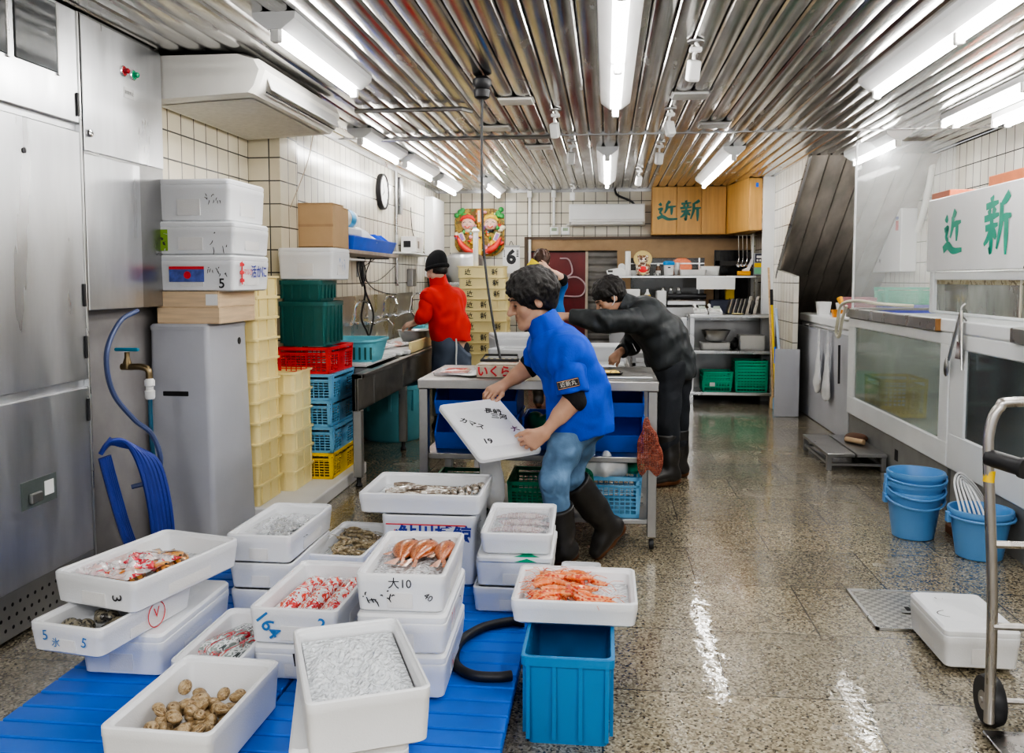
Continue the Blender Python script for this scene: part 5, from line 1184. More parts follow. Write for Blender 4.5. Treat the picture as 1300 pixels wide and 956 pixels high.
cb2 = thing('corner_cabinet', 'wooden corner cabinet with an angled front beside the white pillar', 'cabinet', (1.51, YB, 1.99))
pl_ = [(0,-.30), (0,0), (.40,0), (.40,-1.22), (.20,-1.24), (.185,-1.20)]
obj('carcass', MB().prism([(0,-.28),(0,-.002),(.28,-.002),(.28,-1.15),(.14,-1.15)], 0, ZC-1.99), M['cabinet'], cb2)
obj('door', MB().prism([(0,-.30),(.008,-.285),(.15,-1.15),(.135,-1.165)], .004, ZC-1.995), M['cabinet'], cb2); obj('door', MB().rbox(.14, .285, -1.18, -1.152, .004, ZC-1.995, .003, 1), M['cabinet'], cb2)
obj('blue_tag', MB().box(.21, .24, -1.183, -1.181, .50, .55), M['blue'], cb2)
for x, lb in ((-1.02, 'white cable duct coming down beside the calendar'),):
    d = thing('cable_duct', lb, 'duct', (x, YB, 0)); obj('duct', MB().rbox(-.018, .018, -.03, -.001, 1.5, 2.5, .004, 1), M['white'], d); obj('duct_cap', MB().rbox(-.03, .03, -.06, -.001, 2.5, 2.595, .006, 1), M['white'], d)
d = thing('cable_duct', 'short white cable duct ending at a thermostat', 'duct', (-.70, YB, 0)); obj('duct', MB().rbox(-.016, .016, -.03, -.001, 2.12, 2.5, .004, 1), M['white'], d); obj('duct_cap', MB().rbox(-.03, .03, -.06, -.001, 2.5, 2.595, .006, 1), M['white'], d)
for x, lb in ((-.695, 'white thermostat under the short cable duct'), (-.545, 'white thermostat nearest the long white air conditioner')):
    t = thing('thermostat', lb, 'thermostat', (x, YB, 2.01)); obj('case', MB().rbox(-.055, .055, -.025, -.001, 0, .105, .006), M['white'], t); obj('screen', MB().box(-.035, .035, -.0265, -.025, .05, .09), pm('lcd_green', (.30,.38,.27), .3), t)
    obj('button', MB().rbox(-.02, .02, -.029, -.025, .015, .03, .003, 1), M['ac'], t)
tag(obj('thin_pipe', MB().tube([(-.53, YB-.02, 2.118), (-.53, YB-.02, 2.14), (-.49, YB-.03, 2.15)], .008, 6), M['white'], None, True), 'thin white pipe between thermostat and long air conditioner', 'pipe')
cl = thing('wall_calendar', 'white page-a-day calendar showing a large 6 on the back wall', 'calendar', (-1.27, YB, 1.50))
obj('page', MB().box(-.115, .115, -.012, -.002, 0, .36), M['paper'], cl); obj('binding', MB().rbox(-.115, .115, -.02, -.001, .35, .375, .004, 1), M['steel_dark'], cl)
obj('date_numeral', text_mb('6', .25, frame((0, -.0125, .21), (1,0,0), (0,0,1)), bold=.012), M['ink'], cl); obj('small_print', text_mb('April', .035, frame((0, -.0125, .045), (1,0,0), (0,0,1))), M['ink'], cl) if False else None
mb = MB()
for i in range(5): mb.box(-.10, -.085, -.0132, -.0125, .30-.02*i, .312-.02*i); mb.box(.07, .10, -.0132, -.0125, .30-.02*i, .312-.02*i)
obj('small_print', mb, M['ink'], cl); obj('hanger', MB().tube(curve_pts([(-.03,-.01,.37),(0,-.01,.43),(.03,-.01,.37)], 4), .004, 5), M['black'], cl, True)
# lucky rake: fan of ornaments round two smiling masks
kr = thing('lucky_rake', 'colourful good-luck rake with two smiling masks on the back wall', 'wall ornament', (-1.695, YB, 2.045))
RX = frame((0, -.03, 0), (1,0,0), (0,0,1))
fan = [(.33*math.sin(a)*(1 if abs(a) < 2.2 else .96), .325*math.cos(a)) for a in [2*PI*k/40 for k in range(40)]]
fan = [(max(-.335, min(.335, x*1.22)), max(-.315, min(.32, z*1.15))) for x, z in fan]
obj('fan_board', MB().prism(fan, -.025, 0, RX), patches('rake_board', [(.30,.18,.04),(.45,.30,.06),(.20,.11,.03),(.10,.18,.05)], 14, .5), kr)
PAL = {k: pm('ornament_'+k, c, .4, var=.15, vs=20) for k, c in (('gold', (.85,.60,.10)), ('red', (.78,.08,.06)), ('green', (.08,.42,.12)), ('pink', (.85,.45,.55)), ('purple', (.35,.20,.48)), ('cream', (.88,.80,.62)), ('orange', (.85,.35,.10)), ('aqua', (.35,.62,.62)))}
rg = random.Random(11)
def orn(name, b, col, par=kr, sm=True): return obj(name, b, PAL[col] if isinstance(col, str) else col, par, sm)
def disc(x, z, r, d=.02, sx=1, sz=1, y0=0):
    return MB().merge(MB().lathe([(r,0),(r*.9,d*.6),(r*.5,d),(.001,d*1.05)], 14, sx=sx, sy=sz), RX @ Matrix.Translation((x, z, y0)))
for i in range(85):
    a = rg.uniform(0, 6.28); q = rg.uniform(.25, 1.05); x, z = max(-.31,min(.31,.34*q*math.sin(a))), .29*q*math.cos(a)
    if z > .02 and abs(abs(x)-.155) < .085 and z < .21: continue
    orn('ornament', disc(x, z, rg.uniform(.014, .030), .035, rg.uniform(.6, 1.5), rg.uniform(.6, 1.5)), rg.choice(['gold','red','green','pink','purple','cream','orange','gold','aqua']))
for x in (-.25, .25):
    for k in range(7): orn('pine_sprig', disc(x+rg.uniform(-.06,.06), .26+rg.uniform(-.05,.045), .035, .03), 'green')
for s, capc, lb in ((-1, 'red', 0), (1, 'gold', 1)):
    x, z = s*.155, .115
    f_ = orn('mask', disc(x, z, .092, .07, 1, .95), pm('mask_skin', (.86,.58,.46), .4))
    orn('mask_cap', MB().merge(MB().tube([(x-.10, z+.04, .03), (x-.06, z+.085, .04), (x, z+.10, .045), (x+.06, z+.085, .04), (x+.10, z+.04, .03)], [.012,.026,.03,.026,.012], 10), RX), capc, f_)
    for e in (-1, 1):
        orn('mask_eye', MB().merge(MB().tube(curve_pts([(x+e*.035-.02, z+.012, .066), (x+e*.035, z+.024, .07), (x+e*.035+.02, z+.012, .066)], 3), .005, 5), RX), M['ink'], f_)
        orn('mask_cheek', disc(x+e*.05, z-.025, .024, .02, 1, 1, .045), 'pink', f_)
    orn('mask_mouth', MB().merge(MB().tube(curve_pts([(x-.035, z-.03, .066), (x, z-.055, .07), (x+.035, z-.03, .066)], 3), .007, 5), RX), 'red', f_)
    orn('mask_nose', disc(x, z-.005, .016, .025, 1, 1, .06), pm('mask_nose_skin', (.84,.52,.40), .4), f_)
    orn('mask_beard', disc(x, z-.085, .04, .03, 1, .8, .01), M['ink'] if s > 0 else 'cream', f_)
    c_ = orn('charm_plate', MB().rbox(-.035, .035, -.06, .06, 0, .02, .006, 1, RX @ Matrix.Translation((s*.235, -.06, .02)) @ Matrix.Rotation(-s*.4, 4, 'Z')), 'cream', sm=False)
    orn('charm_mark', MB().rbox(-.02, .02, -.045, .045, .0201, .0215, .0005, 1, RX @ Matrix.Translation((s*.235, -.06, .02)) @ Matrix.Rotation(-s*.4, 4, 'Z')), 'purple', c_, False)
    orn('sea_bream', MB().merge(MB().tube(curve_pts([(s*.07, -.26, .03), (s*.15, -.24, .045), (s*.23, -.17, .04), (s*.29, -.07, .03)], 5), [.01+.035*math.sin(PI*min(1, .1+.85*k/15)) for k in range(16)], 10), RX), 'red')
    orn('bream_belly', MB().merge(MB().tube(curve_pts([(s*.10, -.275, .05), (s*.19, -.24, .062), (s*.26, -.16, .05)], 5), .014, 8), RX), 'pink')
orn('gold_shrine', MB().rbox(-.06, .06, -.06, .02, .01, .06, .01, 1, RX), 'gold', sm=False); orn('tall_ornament', MB().rbox(-.03, .03, .12, .31, .01, .05, .01, 1, RX), 'orange', sm=False); orn('gold_column', MB().rbox(-.035, .035, -.30, -.08, .01, .04, .01, 1, RX), 'gold', sm=False)
orn('tower_mark', MB().rbox(-.015, .015, .14, .29, .0501, .052, .001, 1, RX), 'cream', sm=False)
tag(obj('wall_paper', MB().box(-2.10, -1.93, YB-.012, YB-.004, 1.78, 2.0), pm('aged_paper', (.80,.76,.62), .6), None), 'yellowed paper sheet on the back wall below the lucky rake', 'paper')
tag(obj('steel_drum', MB().merge(MB().lathe([(.24,0),(.24,.30),(.225,.34),(.17,.372),(.08,.385),(.001,.387)], 32), Matrix.Translation((-1.81, 11.05, 1.38))), M['steel_dark'], None, 40), 'round topped dull steel drum behind the lettered crates', 'drum')
sd2 = thing('side_counter', 'steel side counter under the round topped drum in the corner', 'counter', (-1.83, 11.05, 0)); obj('counter_top', MB().rbox(-.36, .36, -.34, .34, 1.34, 1.378, .004, 1), M['steel'], sd2)
for x in (-.33, .33):
    for y in (-.3, .3): obj('leg', MB().rbox(x-.02, x+.02, y-.02, y+.02, 0, 1.34, .003, 1), M['steel_dark'], sd2)
tq = thing('paper_tube', 'white tube standing on top of the lettered crates', 'tube', (-1.57, 10.40, 1.580)); obj('tube', MB().lathe([(.030,0),(.032,.005),(.032,.40),(.030,.405)], 20), M['white'], tq, 40)
obj('tube_cap', MB().lathe([(.034,.40),(.055,.42),(.03,.445),(.001,.455)], 20), M['white'], tq, 40)
# ------------------------------------------------------------------ behind the counter
tag(obj('wall_cable', MB().tube(curve_pts([(-.62, YB+.04, 1.70), (-.5, YB+.035, 1.68), (-.46, YB+.035, 1.5), (-.62, YB+.03, 1.42), (-.40, YB+.03, 1.45), (-.28, YB+.03, 1.34), (-.34, YB+.03, 1.20), (-.6, YB+.03, 1.20)], 6), .012, 6), pm('mauve_cable', (.55,.42,.44), .4), None, True), 'pale cable looped in front of the maroon door', 'cable')
bc = thing('back_counter', 'steel back counter under the over-shelf', 'counter', (.02, 10.72, 0))
obj('counter_top', MB().rbox(0, 1.86, 0, .70, .92, .96, .004, 1), M['steel'], bc); obj('front_panel', MB().box(.02, 1.84, .05, .06, .06, .92), M['steel_dark'], bc); obj('base', MB().box(.02, 1.84, .06, .68, .06, .92), M['steel_dark'], bc)
for x in (.05, 1.81): obj('leg', MB().rbox(x-.025, x+.025, .1, .15, 0, .06, .003, 1), M['black'], bc)
os_ = thing('over_shelf', 'steel over-shelf crowded with small things behind the bending man', 'shelf', (.04, 10.72, .961))
obj('shelf_board', MB().rbox(0, 1.84, 0, .36, .475, .505, .004, 1), M['steel'], os_)
for x in (.06, 1.76):
    for y in (.03, .33): obj('post', MB().rbox(x-.018, x+.018, y-.018, y+.018, 0, .475, .003, 1), M['steel'], os_)
OZ = 1.467
def onshelf(px): return at(px, 350, 10.85).x
tp_ = thing('tape_dispenser', 'white tape dispenser at the end of the over-shelf', 'tape dispenser', (onshelf(783), 10.86, OZ))
obj('dispenser_body', MB().loft([[(x, y, z) for x, z in ((-.12,.03),(-.10,0),(.12,0),(.13,.05),(.06,.10),(.0,.09),(-.09,.075),(-.13,.06))] for y in (-.035,.035)]), M['white'], tp_); obj('tape_roll', MB().merge(MB().lathe([(.02,-.02),(.045,-.02),(.045,.02),(.02,.02)], 20, (0,0,0)), Matrix.Translation((.06,0,.105)) @ Matrix.Rotation(PI/2, 4, 'X')), M['milky'], tp_, 40)
obj('label', MB().box(-.11, -.05, -.0365, -.0355, .04, .065), M['ink'], tp_)
tag(obj('paper_roll', MB().lathe([(.035,0),(.035,.30),(.012,.30),(.012,.28)], 20, (onshelf(797), 10.85, OZ)), M['white'], None, 40), 'upright white roll beside the figurine with a hat', 'roll')
tag(obj('roll_base', MB().lathe([(.07,0),(.07,.03),(.05,.06),(.036,.065)], 24, (onshelf(806)-.01, 10.96, OZ)), M['white'], None, 40), 'low white cup behind the upright white roll', 'cup')
tn = thing('lucky_figurine', 'round-bellied pottery animal figurine in a straw hat on the over-shelf', 'figurine', (onshelf(816), 10.84, OZ))
s = SD().ell((0,0,.075),(.085,.07,.08),k=.02).ell((0,-.005,.19),(.062,.055,.058),k=.02).cone((-.07,0,.12),(-.04,-.065,.085),.024,.022,.015).cone((.07,0,.12),(.04,-.065,.085),.024,.022,.015).ell((-.05,-.05,.018),(.035,.045,.02)).ell((.05,-.05,.018),(.035,.045,.02)).cone((0,-.05,.175),(0,-.075,.17),.026,.016,.01).ell((-.05,0,.235),(.02,.012,.022)).ell((.05,0,.235),(.02,.012,.022))
obj('figure_body', sd_mesh('figure_body', s, .005), patches('pottery_glaze', [(.20,.10,.06),(.80,.72,.60),(.28,.15,.09),(.86,.80,.70)], 9, .25, coat=.6), tn)
obj('straw_hat', MB().merge(MB().lathe([(.115,0),(.112,.012),(.07,.035),(.02,.05),(.001,.052)], 26), Matrix.Translation((0,.035,.205)) @ Matrix.Rotation(math.radians(62), 4, 'X')), pm('straw', (.72,.58,.26), .6), tn, 40)
obj('red_bib', MB().merge(MB().lathe([(.06,0),(.055,.02),(.001,.03)], 18, sx=1, sy=.7), Matrix.Translation((0,-.06,.075)) @ Matrix.Rotation(PI/2, 4, 'X')), M['red'], tn, 40)
obj('belly', MB().merge(MB().lathe([(.05,0),(.04,.012),(.001,.018)], 18), Matrix.Translation((0,-.062,.05)) @ Matrix.Rotation(PI/2, 4, 'X')), M['cream2'], tn, 40)
for e in (-1, 1): obj('eye', MB().lathe([(.012,0),(.008,.006),(.001,.008)], 10).mesh('eye', 40), M['black'], tn).matrix_local = Matrix.Translation((e*.025,-.052,.198)) @ Matrix.Rotation(PI/2, 4, 'X')
bo = thing('brown_bottle', 'small brown medicine bottle with a white cap on the over-shelf', 'bottle', (onshelf(835.5), 10.85, OZ)); obj('bottle_body', MB().lathe([(.028,0),(.03,.005),(.03,.09),(.014,.115),(.014,.12)], 18), pm('brown_glass', (.12,.05,.02), .15), bo, 40); obj('cap', MB().lathe([(.018,.118),(.018,.15),(.014,.155)], 16), M['white'], bo, 40); obj('label', MB().lathe([(.0305,.02),(.0305,.06)], 18, cap0=False, cap1=False), M['ac'], bo, True)
tag(obj('eraser', MB().rbox(onshelf(829), onshelf(829)+.09, 10.76, 10.80, OZ, OZ+.03, .008), patches('eraser_print', [(.85,.85,.83),(.15,.15,.15),(.8,.8,.78)], 20, .5), None), 'small black and white object in front of the brown bottle', 'office item')
pt = thing('lidded_pot', 'white plastic pot with a blue lid on the over-shelf', 'pot', (onshelf(849), 10.86, OZ)); obj('pot_body', MB().lathe([(.052,0),(.056,.004),(.064,.13)], 24), M['white'], pt, 40); obj('lid', MB().lathe([(.07,.128),(.072,.135),(.070,.165),(.05,.178),(.001,.18)], 24), pm('lid_blue', (.02,.30,.72), .35), pt, 40); obj('latch', MB().rbox(-.016, .016, -.066, -.060, .09, .105, .002, 1), M['ink'], pt)
def tray(label, x, y, z, w, l, h, grp=None, name='white_tray', mat='white'): return tag(obj(name, MB().loft([rr(w-.03, l-.03, .02, 0), rr(w, l, .02, h), rr(w-.012, l-.012, .02, h), rr(w-.045, l-.045, .02, .008)]), M[mat], None, 35, (x, y, z)), label, 'tray', grp)
tray('long low white tray on the over-shelf beside the blue-lidded pot', onshelf(879), 10.86, OZ, .32, .24, .07)
tray('deeper white tray at the over-shelf, beyond the long low one', onshelf(902), 10.98, OZ, .24, .20, .115)
tag(obj('blue_cup', MB().lathe([(.03,0),(.036,.10),(.033,.10),(.028,.005)], 18, (onshelf(862)-.02, 11.0, OZ)), M['white'], None, 40), 'small white cup behind the long low tray', 'cup')
yb = thing('orange_box', 'orange and white cleaning box at the end of the over-shelf', 'box', (onshelf(944), 10.84, OZ)); obj('box_body', MB().rbox(-.075, .075, -.05, .05, 0, .055, .005, 1), pm('orange_card', (.90,.42,.03), .5), yb); obj('white_flap', MB().prism([(-.02,.055),(.06,.055),(.11,.20),(.085,.20),(.045,.10),(-.02,.07)], -.03, .03, frame((0,0,0), (1,0,0), (0,0,1))), M['white'], yb)
pd = thing('price_display', 'upright scale display with yellow and green panels at the over-shelf end', 'display', (onshelf(963)+.0, 10.84, OZ))
obj('case', MB().rbox(-.065, .065, -.03, .03, 0, .27, .006, 1), pm('grey_case', (.35,.36,.38), .4), pd); obj('dark_panel', MB().rbox(-.05, .06, -.034, -.030, .16, .26, .002, 1), pm('panel_navy', (.04,.04,.08), .3), pd); obj('yellow_panel', MB().box(-.06, .06, -.033, -.030, .10, .15), M['yellow'], pd); obj('green_panel', MB().box(-.06, .06, -.033, -.030, .02, .09), pm('soft_green', (.25,.60,.38), .4), pd)
mb = MB()
for i in range(3): mb.box(-.035+.032*i, -.012+.032*i, -.0355, -.034, .17, .195)
mb.box(-.035, .05, -.0355, -.034, .21, .24); obj('button', mb, M['white'], pd)
ls = thing('ladle_rack', 'row of ladles and cloth strips hanging in the corner by the white pillar', 'ladle rack', (1.70, 10.95, 1.48))
for k in range(4): obj('ladle', MB().tube(curve_pts([(-.09+.05*k,0,.48), (-.085+.05*k,.0,.30), (-.08+.05*k,.01,.18), (-.10+.05*k,-.02,.12), (-.06+.05*k,-.03,.10)], 4), [.006]*12+[.02]*4+[.012], 8), M['chrome'], ls, True)
obj('white_strip', MB().rbox(.07, .095, -.02, -.014, .08, .50, .003, 1), M['white'], ls); obj('rail', MB().tube([(-.12,0,.48), (.13,0,.48)], .008, 6), M['steel'], ls)
for px0, lb in ((896.5, 'sheet of white paper taped to the over-shelf edge, nearest the slicer'), (921, 'sheet of white paper taped to the over-shelf edge, nearest the yellow pack')):
    x = at(px0, 360, 10.71).x; tag(obj('paper_note', MB().box(x-.115, x+.115, 10.708, 10.71, 1.30, 1.45), M['paper'], None), lb, 'paper')
tag(obj('yellow_pack', MB().rbox(at(927,375,10.95).x-.06, at(927,375,10.95).x+.05, 10.93, 11.0, 1.17, 1.34, .01), M['yellow'], None), 'yellow packet behind the hanging papers', 'packet').location.z = 0
bx_ = thing('cup_stand', 'dark box carrying the yellow packet on the back counter', 'box', (at(917,380,11.0).x, 10.98, .961)); obj('box_body', MB().rbox(-.16, .16, -.08, .08, 0, .208, .008, 1), pm('navy_box', (.06,.07,.12), .4), bx_)
sl_ = thing('slicing_machine', 'long grey slicing machine with glass jars on the back counter', 'slicer', (at(860,370,10.9).x, 10.9, .961))
obj('machine_base', MB().rbox(-.26, .30, -.12, .20, 0, .12, .01, 1), M['steel_dark'], sl_); obj('machine_head', MB().rbox(-.26, -.14, -.10, .20, .12, .32, .01, 1), M['white_paint'], sl_); obj('slicing_bed', MB().rbox(-.13, .34, -.10, .18, .14, .20, .01, 1), M['steel'], sl_); obj('roller', MB().tube([(-.12,-.06,.25), (.34,-.06,.25)], .035, 14), M['black'], sl_, True)
for k in range(3):
    x = at(842+10*k, 360, 10.98).x; j = thing('glass_jar', f'small glass jar on the slicing machine, {("nearest the figurine","between two jars","nearest the hanging papers")[k]}', 'jar', (x, 11.03, 1.163)); j['group'] = 'glass jars on the slicer'
    obj('jar_body', MB().lathe([(.028,0),(.032,.01),(.032,.09),(.02,.11),(.02,.12)], 16), pm('jar_glass', (.7,.75,.75), .08, alpha=.45), j, 40); obj('jar_lid', MB().lathe([(.024,.12),(.024,.15),(.02,.155)], 16), M['chrome'], j, 40)
tag(obj('white_carton', MB().rbox(at(803,370,10.8).x-.09, at(803,370,10.8).x+.09, 10.78, 10.9, .961, 1.30, .006), M['white'], None), 'white carton behind the back of the bending man', 'carton')
lm = thing('yellow_bottle', 'small white bottle with a yellow label on the back counter', 'bottle', (at(822,370,10.75).x, 10.78, .961)); obj('bottle_body', MB().lathe([(.035,0),(.04,.02),(.04,.26),(.015,.31),(.012,.34)], 18), M['white'], lm, 40); obj('label', MB().lathe([(.0405,.20),(.0405,.27)], 18, cap0=False, cap1=False), M['yellow'], lm, True)
sg = thing('price_card', 'white card with grey numerals hanging from the back counter edge', 'sign', (at(856,401,10.70).x, 10.70, .84)); obj('card', MB().box(-.105, .105, 0, .004, -.01, .125), M['paper'], sg); obj('numerals', text_mb('24:5', .085, frame((0, -.0012, .07), (1,0,0), (0,0,1)), bold=.002), pm('grey_print', (.30,.32,.36), .5), sg)
# side cupboard between the tables
tag(obj('tall_unit', MB().rbox(.86, .93, 10.15, 10.62, 0, .98, .004, 1), M['steel'], None), 'narrow steel panel standing beside the open rack', 'panel')
lc_ = thing('low_counter', 'low steel counter with a white top beside the open rack', 'counter', (.25, 9.0, 0)); obj('counter_top', MB().rbox(0, .58, 0, .6, .66, .70, .004, 1), M['white_paint'], lc_); obj('shelf', MB().rbox(.02, .56, .02, .58, .52, .56, .004, 1), M['steel'], lc_)
for x in (.04, .54):
    for y in (.04, .56): obj('leg', MB().rbox(x-.02, x+.02, y-.02, y+.02, 0, .66, .003, 1), M['steel_dark'], lc_)
obj('lower_rail', MB().rbox(.03, .55, .03, .06, .16, .19, .003, 1), M['steel_dark'], lc_)
# ------------------------------------------------------------------ open rack
rk_ = thing('steel_rack', 'open three-level steel rack holding green baskets and white trays', 'rack', (.945, 10.0, 0))
for z in (.985, .575, .10): obj('shelf', MB().rbox(0, .955, 0, .50, z, z+.035, .004, 1), M['steel'], rk_)
for x in (.03, .925):
    for y in (.03, .47): lg = obj('leg', MB().rbox(x-.025, x+.025, y-.025, y+.025, .0, .985, .003, 1), M['steel'], rk_)
def rx_(px, y=400, Y=10.2): return at(px, y, Y).x
for k, (px0, lb) in enumerate(((888.5, 'white desk telephone at the near corner of the open rack'), (907, 'white desk telephone beside the knife stand'))):
    t = thing('desk_telephone', lb, 'telephone', (rx_(px0), 10.16, 1.0205)); obj('base', MB().loft([[(x, y, z) for y, z in ((-.09,0),(.09,0),(.09,.07),(-.09,.03))] for x in (-.075,.075)]), M['white'], t)
    obj('handset', MB().tube(curve_pts([(-.06,-.07,.055), (-.06,-.03,.075), (-.06,.03,.095), (-.06,.075,.10)], 4), [.02,.018,.012,.012,.012,.012,.012,.012,.012,.012,.016,.02,.02], 10), M['white'], t, True)
    obj('screen', MB().box(-.015, .06, .0, .002, .0, .035, frame((.0, .04, .058), (1,0,0), (0,.9,.22))), pm('pale_lcd', (.55,.62,.55), .3), t); mb = MB()
    for i in range(3):
        for j in range(3): mb.box(-.01+.022*i, .006+.022*i, -.08+.03*j, -.06+.03*j, .0, .004, Matrix.Translation((0,0,.038+.0066*j)))
    obj('keypad', mb, M['ac'], t)
for k in range(6):
    px0 = (925, 931, 937, 942, 947.5, 957)[k]; t = thing('kitchen_knife', f'broad knife blade standing in the knife stand, {("first","second","third","fourth","fifth","last")[k]} from the telephones', 'knife', (rx_(px0), 10.18, 1.0205), 0, 'knives standing on the open rack')
    bl = [(-.02,.0),(.018,.0),(.03,.06),(.045,.13),(.058,.19),(.03,.185),(.012,.12),(-.01,.06)]; k2 = 1.1 if k > 3 else .95
    obj('blade', MB().prism([(x*k2, z*k2) for x, z in bl], -.003, .003, frame((0,0,0), (1,.35,0), (0,0,1))), M['chrome'], t); obj('handle', MB().prism([(-.02*k2+.0,.0),(-.045,.0),(-.03,.06),(-.01,.13),(.006,.185),(.012,.12),(-.01,.06)], -.008, .004, frame((0,0,0), (1,.35,0), (0,0,1))), M['black'], t)
tag(obj('small_dish', MB().lathe([(.05,0),(.07,.012),(.066,.014),(.048,.003)], 20, (rx_(934), 10.06, 1.0205)), M['cream2'], None, 40), 'little dish in front of the standing knives', 'dish')
mbw = thing('mixing_bowl', 'steel mixing bowl on the middle level of the open rack', 'bowl', (rx_(908,440), 10.2, .695)); obj('bowl_body', MB().lathe([(.06,0),(.11,.03),(.15,.10),(.165,.14),(.172,.142),(.165,.145),(.145,.10),(.10,.03),(.01,.015)], 30), M['steel'], mbw, True)
for i in range(6): tray(f'white fish tray under the steel bowl, {ORD[5-i]} of its pile', rx_(907,440), 10.2, .611+.0135*i, .33, .30, .018, 'white trays on the open rack', 'flat_tray')
for i in range(9): tray(f'white fish tray in the taller pile, {ORD[8-i]} of that pile', rx_(953,440), 10.2, .611+.0185*i, .29, .30, .024, 'white trays on the open rack', 'flat_tray')
tag(obj('black_cloth', sd_mesh('black_cloth', SD().ell((0,0,.05), (.05,.12,.055)).ell((.02,.02,.09), (.03,.08,.05)), .01, .006, 5), M['black'], None, False, (rx_(932,440), 10.24, .613)), 'black cloth between the two piles of trays', 'cloth')
M['basket_green'] = pm('basket_green', (.01,.50,.30), .4, var=.08)
for i in range(3): lattice_crate('green_basket', f'green basket in the small pile on the lowest rack level, {ORD[2-i]}', .34, .32, .13, (rx_(908,490)+.004*i, 10.2, .137+.05*i), M['basket_green'], .02*i, 'green baskets on the rack', 9, 7, 5)
for i in range(7): lattice_crate('green_basket', f'green basket in the tall pile on the lowest rack level, {ORD[6-i]}', .37, .32, .15, (rx_(951,490), 10.2, .137+.035*i), M['basket_green'], 0, 'green baskets on the rack', 9, 7, 5)
tag(obj('basket_tag', MB().box(-.03, .03, 0, .002, 0, .045), M['paper'], None, False, (rx_(902,490), 10.03, .20)), 'small white tag on the small pile of green baskets', 'tag')
tag(obj('grey_panel', MB().rbox(1.93, 2.05, 9.55, 9.57, .005, .80, .004), M['grey_box'], None), 'narrow grey board leaning between rack and freezer', 'board') if False else None
gp = tag(obj('grey_board', MB().rbox(0, .25, -.01, .01, .0, .70, .004), M['grey_box'], None, False, (1.735, 9.15, .003)), 'grey plastic board standing on the floor between the rack and the white freezer', 'board')
for (x0, x1, y, z0, z1, mt, lb) in ((1.78, 1.845, 9.80, .0, 1.55, 'wood', 'wooden broom handle leaning by the rack'), (1.80, 1.86, 9.72, .0, 1.30, 'yellow', 'yellow brush handle leaning by the rack')):
    t = thing('broom', lb, 'broom', (x1, y, 0)); obj('handle', MB().tube([(0,0,.12), (x0-x1,.05,z1)], .013, 8), M[mt], t, True); obj('brush_head', MB().loft([rr(.06,.16,.02,0), rr(.05,.12,.02,.10), rr(.03,.05,.012,.13)]), M['sky'] if mt == 'yellow' else M['card'], t, 35)
    if mt == 'yellow': obj('grip', MB().tube([(x0-x1+.006,.043,z1-.16), (x0-x1,.05,z1+.01)], .017, 8), M['black'], t, True); obj('blue_sleeve', MB().tube([(-.012,.016,.50), (-.018,.026,.68)], .018, 8), M['blue'], t, True)
tag(obj('blue_pole', MB().tube([(1.86, 9.28, .014), (1.77, 9.34, 1.12)], .014, 8), pm('pale_blue_pole', (.55,.68,.85), .4), None, True), 'pale blue pole leaning beside the yellow brush', 'pole')
# framed wooden plaque on the side wall
fp = thing('framed_plaque', 'wooden framed plaque with brush writing on the side wall by the white pillar', 'picture', (XN, 10.44, 2.0))
obj('frame', MB().rbox(-.045, -.002, 0, .86, 0, .56, .006, 1), pm('plaque_frame', (.42,.17,.07), .4, var=.15), fp); obj('panel', MB().box(-.047, -.044, .04, .82, .04, .52), M['wood_box'], fp)
obj('brush_writing', brush([([(.5,.95),(.45,.8),(.55,.72)],.05),([(.4,.7),(.6,.72)],.05),([(.5,.7),(.5,.45),(.42,.3)],.06),([(.5,.5),(.62,.35)],.05),([(.42,.25),(.58,.22),(.5,.05)],.05)], .5, frame((-.0475,.70,.03), (0,-1,0), (0,0,1)), 1), M['ink'], fp)
# orange lantern seen through the window
ln_ = thing('paper_lantern', 'glowing orange lantern seen through the glass behind the over-shelf', 'lantern', (1.02, YB+.45, 1.45)); obj('lantern_body', MB().lathe([(.05,0),(.12,.05),(.14,.14),(.12,.22),(.05,.26)], 20), pm('lantern_orange', (1,.22,.05), .5, emit=1.6), ln_, True); obj('lantern_ring', MB().lathe([(.05,.255),(.05,.28)], 16), M['black'], ln_); obj('cord', MB().tube([(0,0,.28),(0,0,1.1)], .006, 5), M['black'], ln_)
sh_ = thing('glass_cup', 'pale cup standing behind the window glass', 'cup', (.93, YB-.10, OZ+.0)); obj('cup_body', MB().lathe([(.03,0),(.035,.16),(.03,.16),(.026,.01)], 16), M['milky'], sh_, 40)
sh_.location = (onshelf(861), 11.02, OZ+.0)
# ------------------------------------------------------------------ ceiling fittings
def spot(label, x, y, aim):
    t = thing('track_spotlight', label, 'spotlight', (x, y, ZC-.004), 0, 'white spotlights on the ceiling'); t.scale = (.68, .68, .72)
    obj('mount', MB().lathe([(.06,-.012),(.06,0)], 20), M['steel_dark'], t); obj('neck', MB().tube(curve_pts([(0,0,-.01), (.02,0,-.05), (-.01,0,-.09), (-.01,0,-.13)], 4), .013, 8), M['white'], t, True)
    obj('clamp', MB().rbox(-.045, .045, -.03, .03, -.075, -.045, .008), M['white'], t)
    Rm = Matrix.Translation((-.01, 0, -.16)) @ Matrix.Rotation(aim[0], 4, 'Z') @ Matrix.Rotation(aim[1], 4, 'X')
    obj('lamp_head', MB().merge(MB().rbox(-.045, .045, -.04, .04, -.11, .03, .014), Rm), M['white'], t); obj('lens', MB().merge(MB().lathe([(.034,-.113),(.034,-.1095)], 18), Rm), M['paper'], t)
spot('white ceiling spotlight nearest the camera', .43, 4.45, (.3, .3)); spot('white ceiling spotlight just before the ceiling seam, by the brown reflections', .43, 6.15, (.4, -.4)); spot('white ceiling spotlight between pendant cord and middle batten', -.36, 6.1, (-.3, .35))
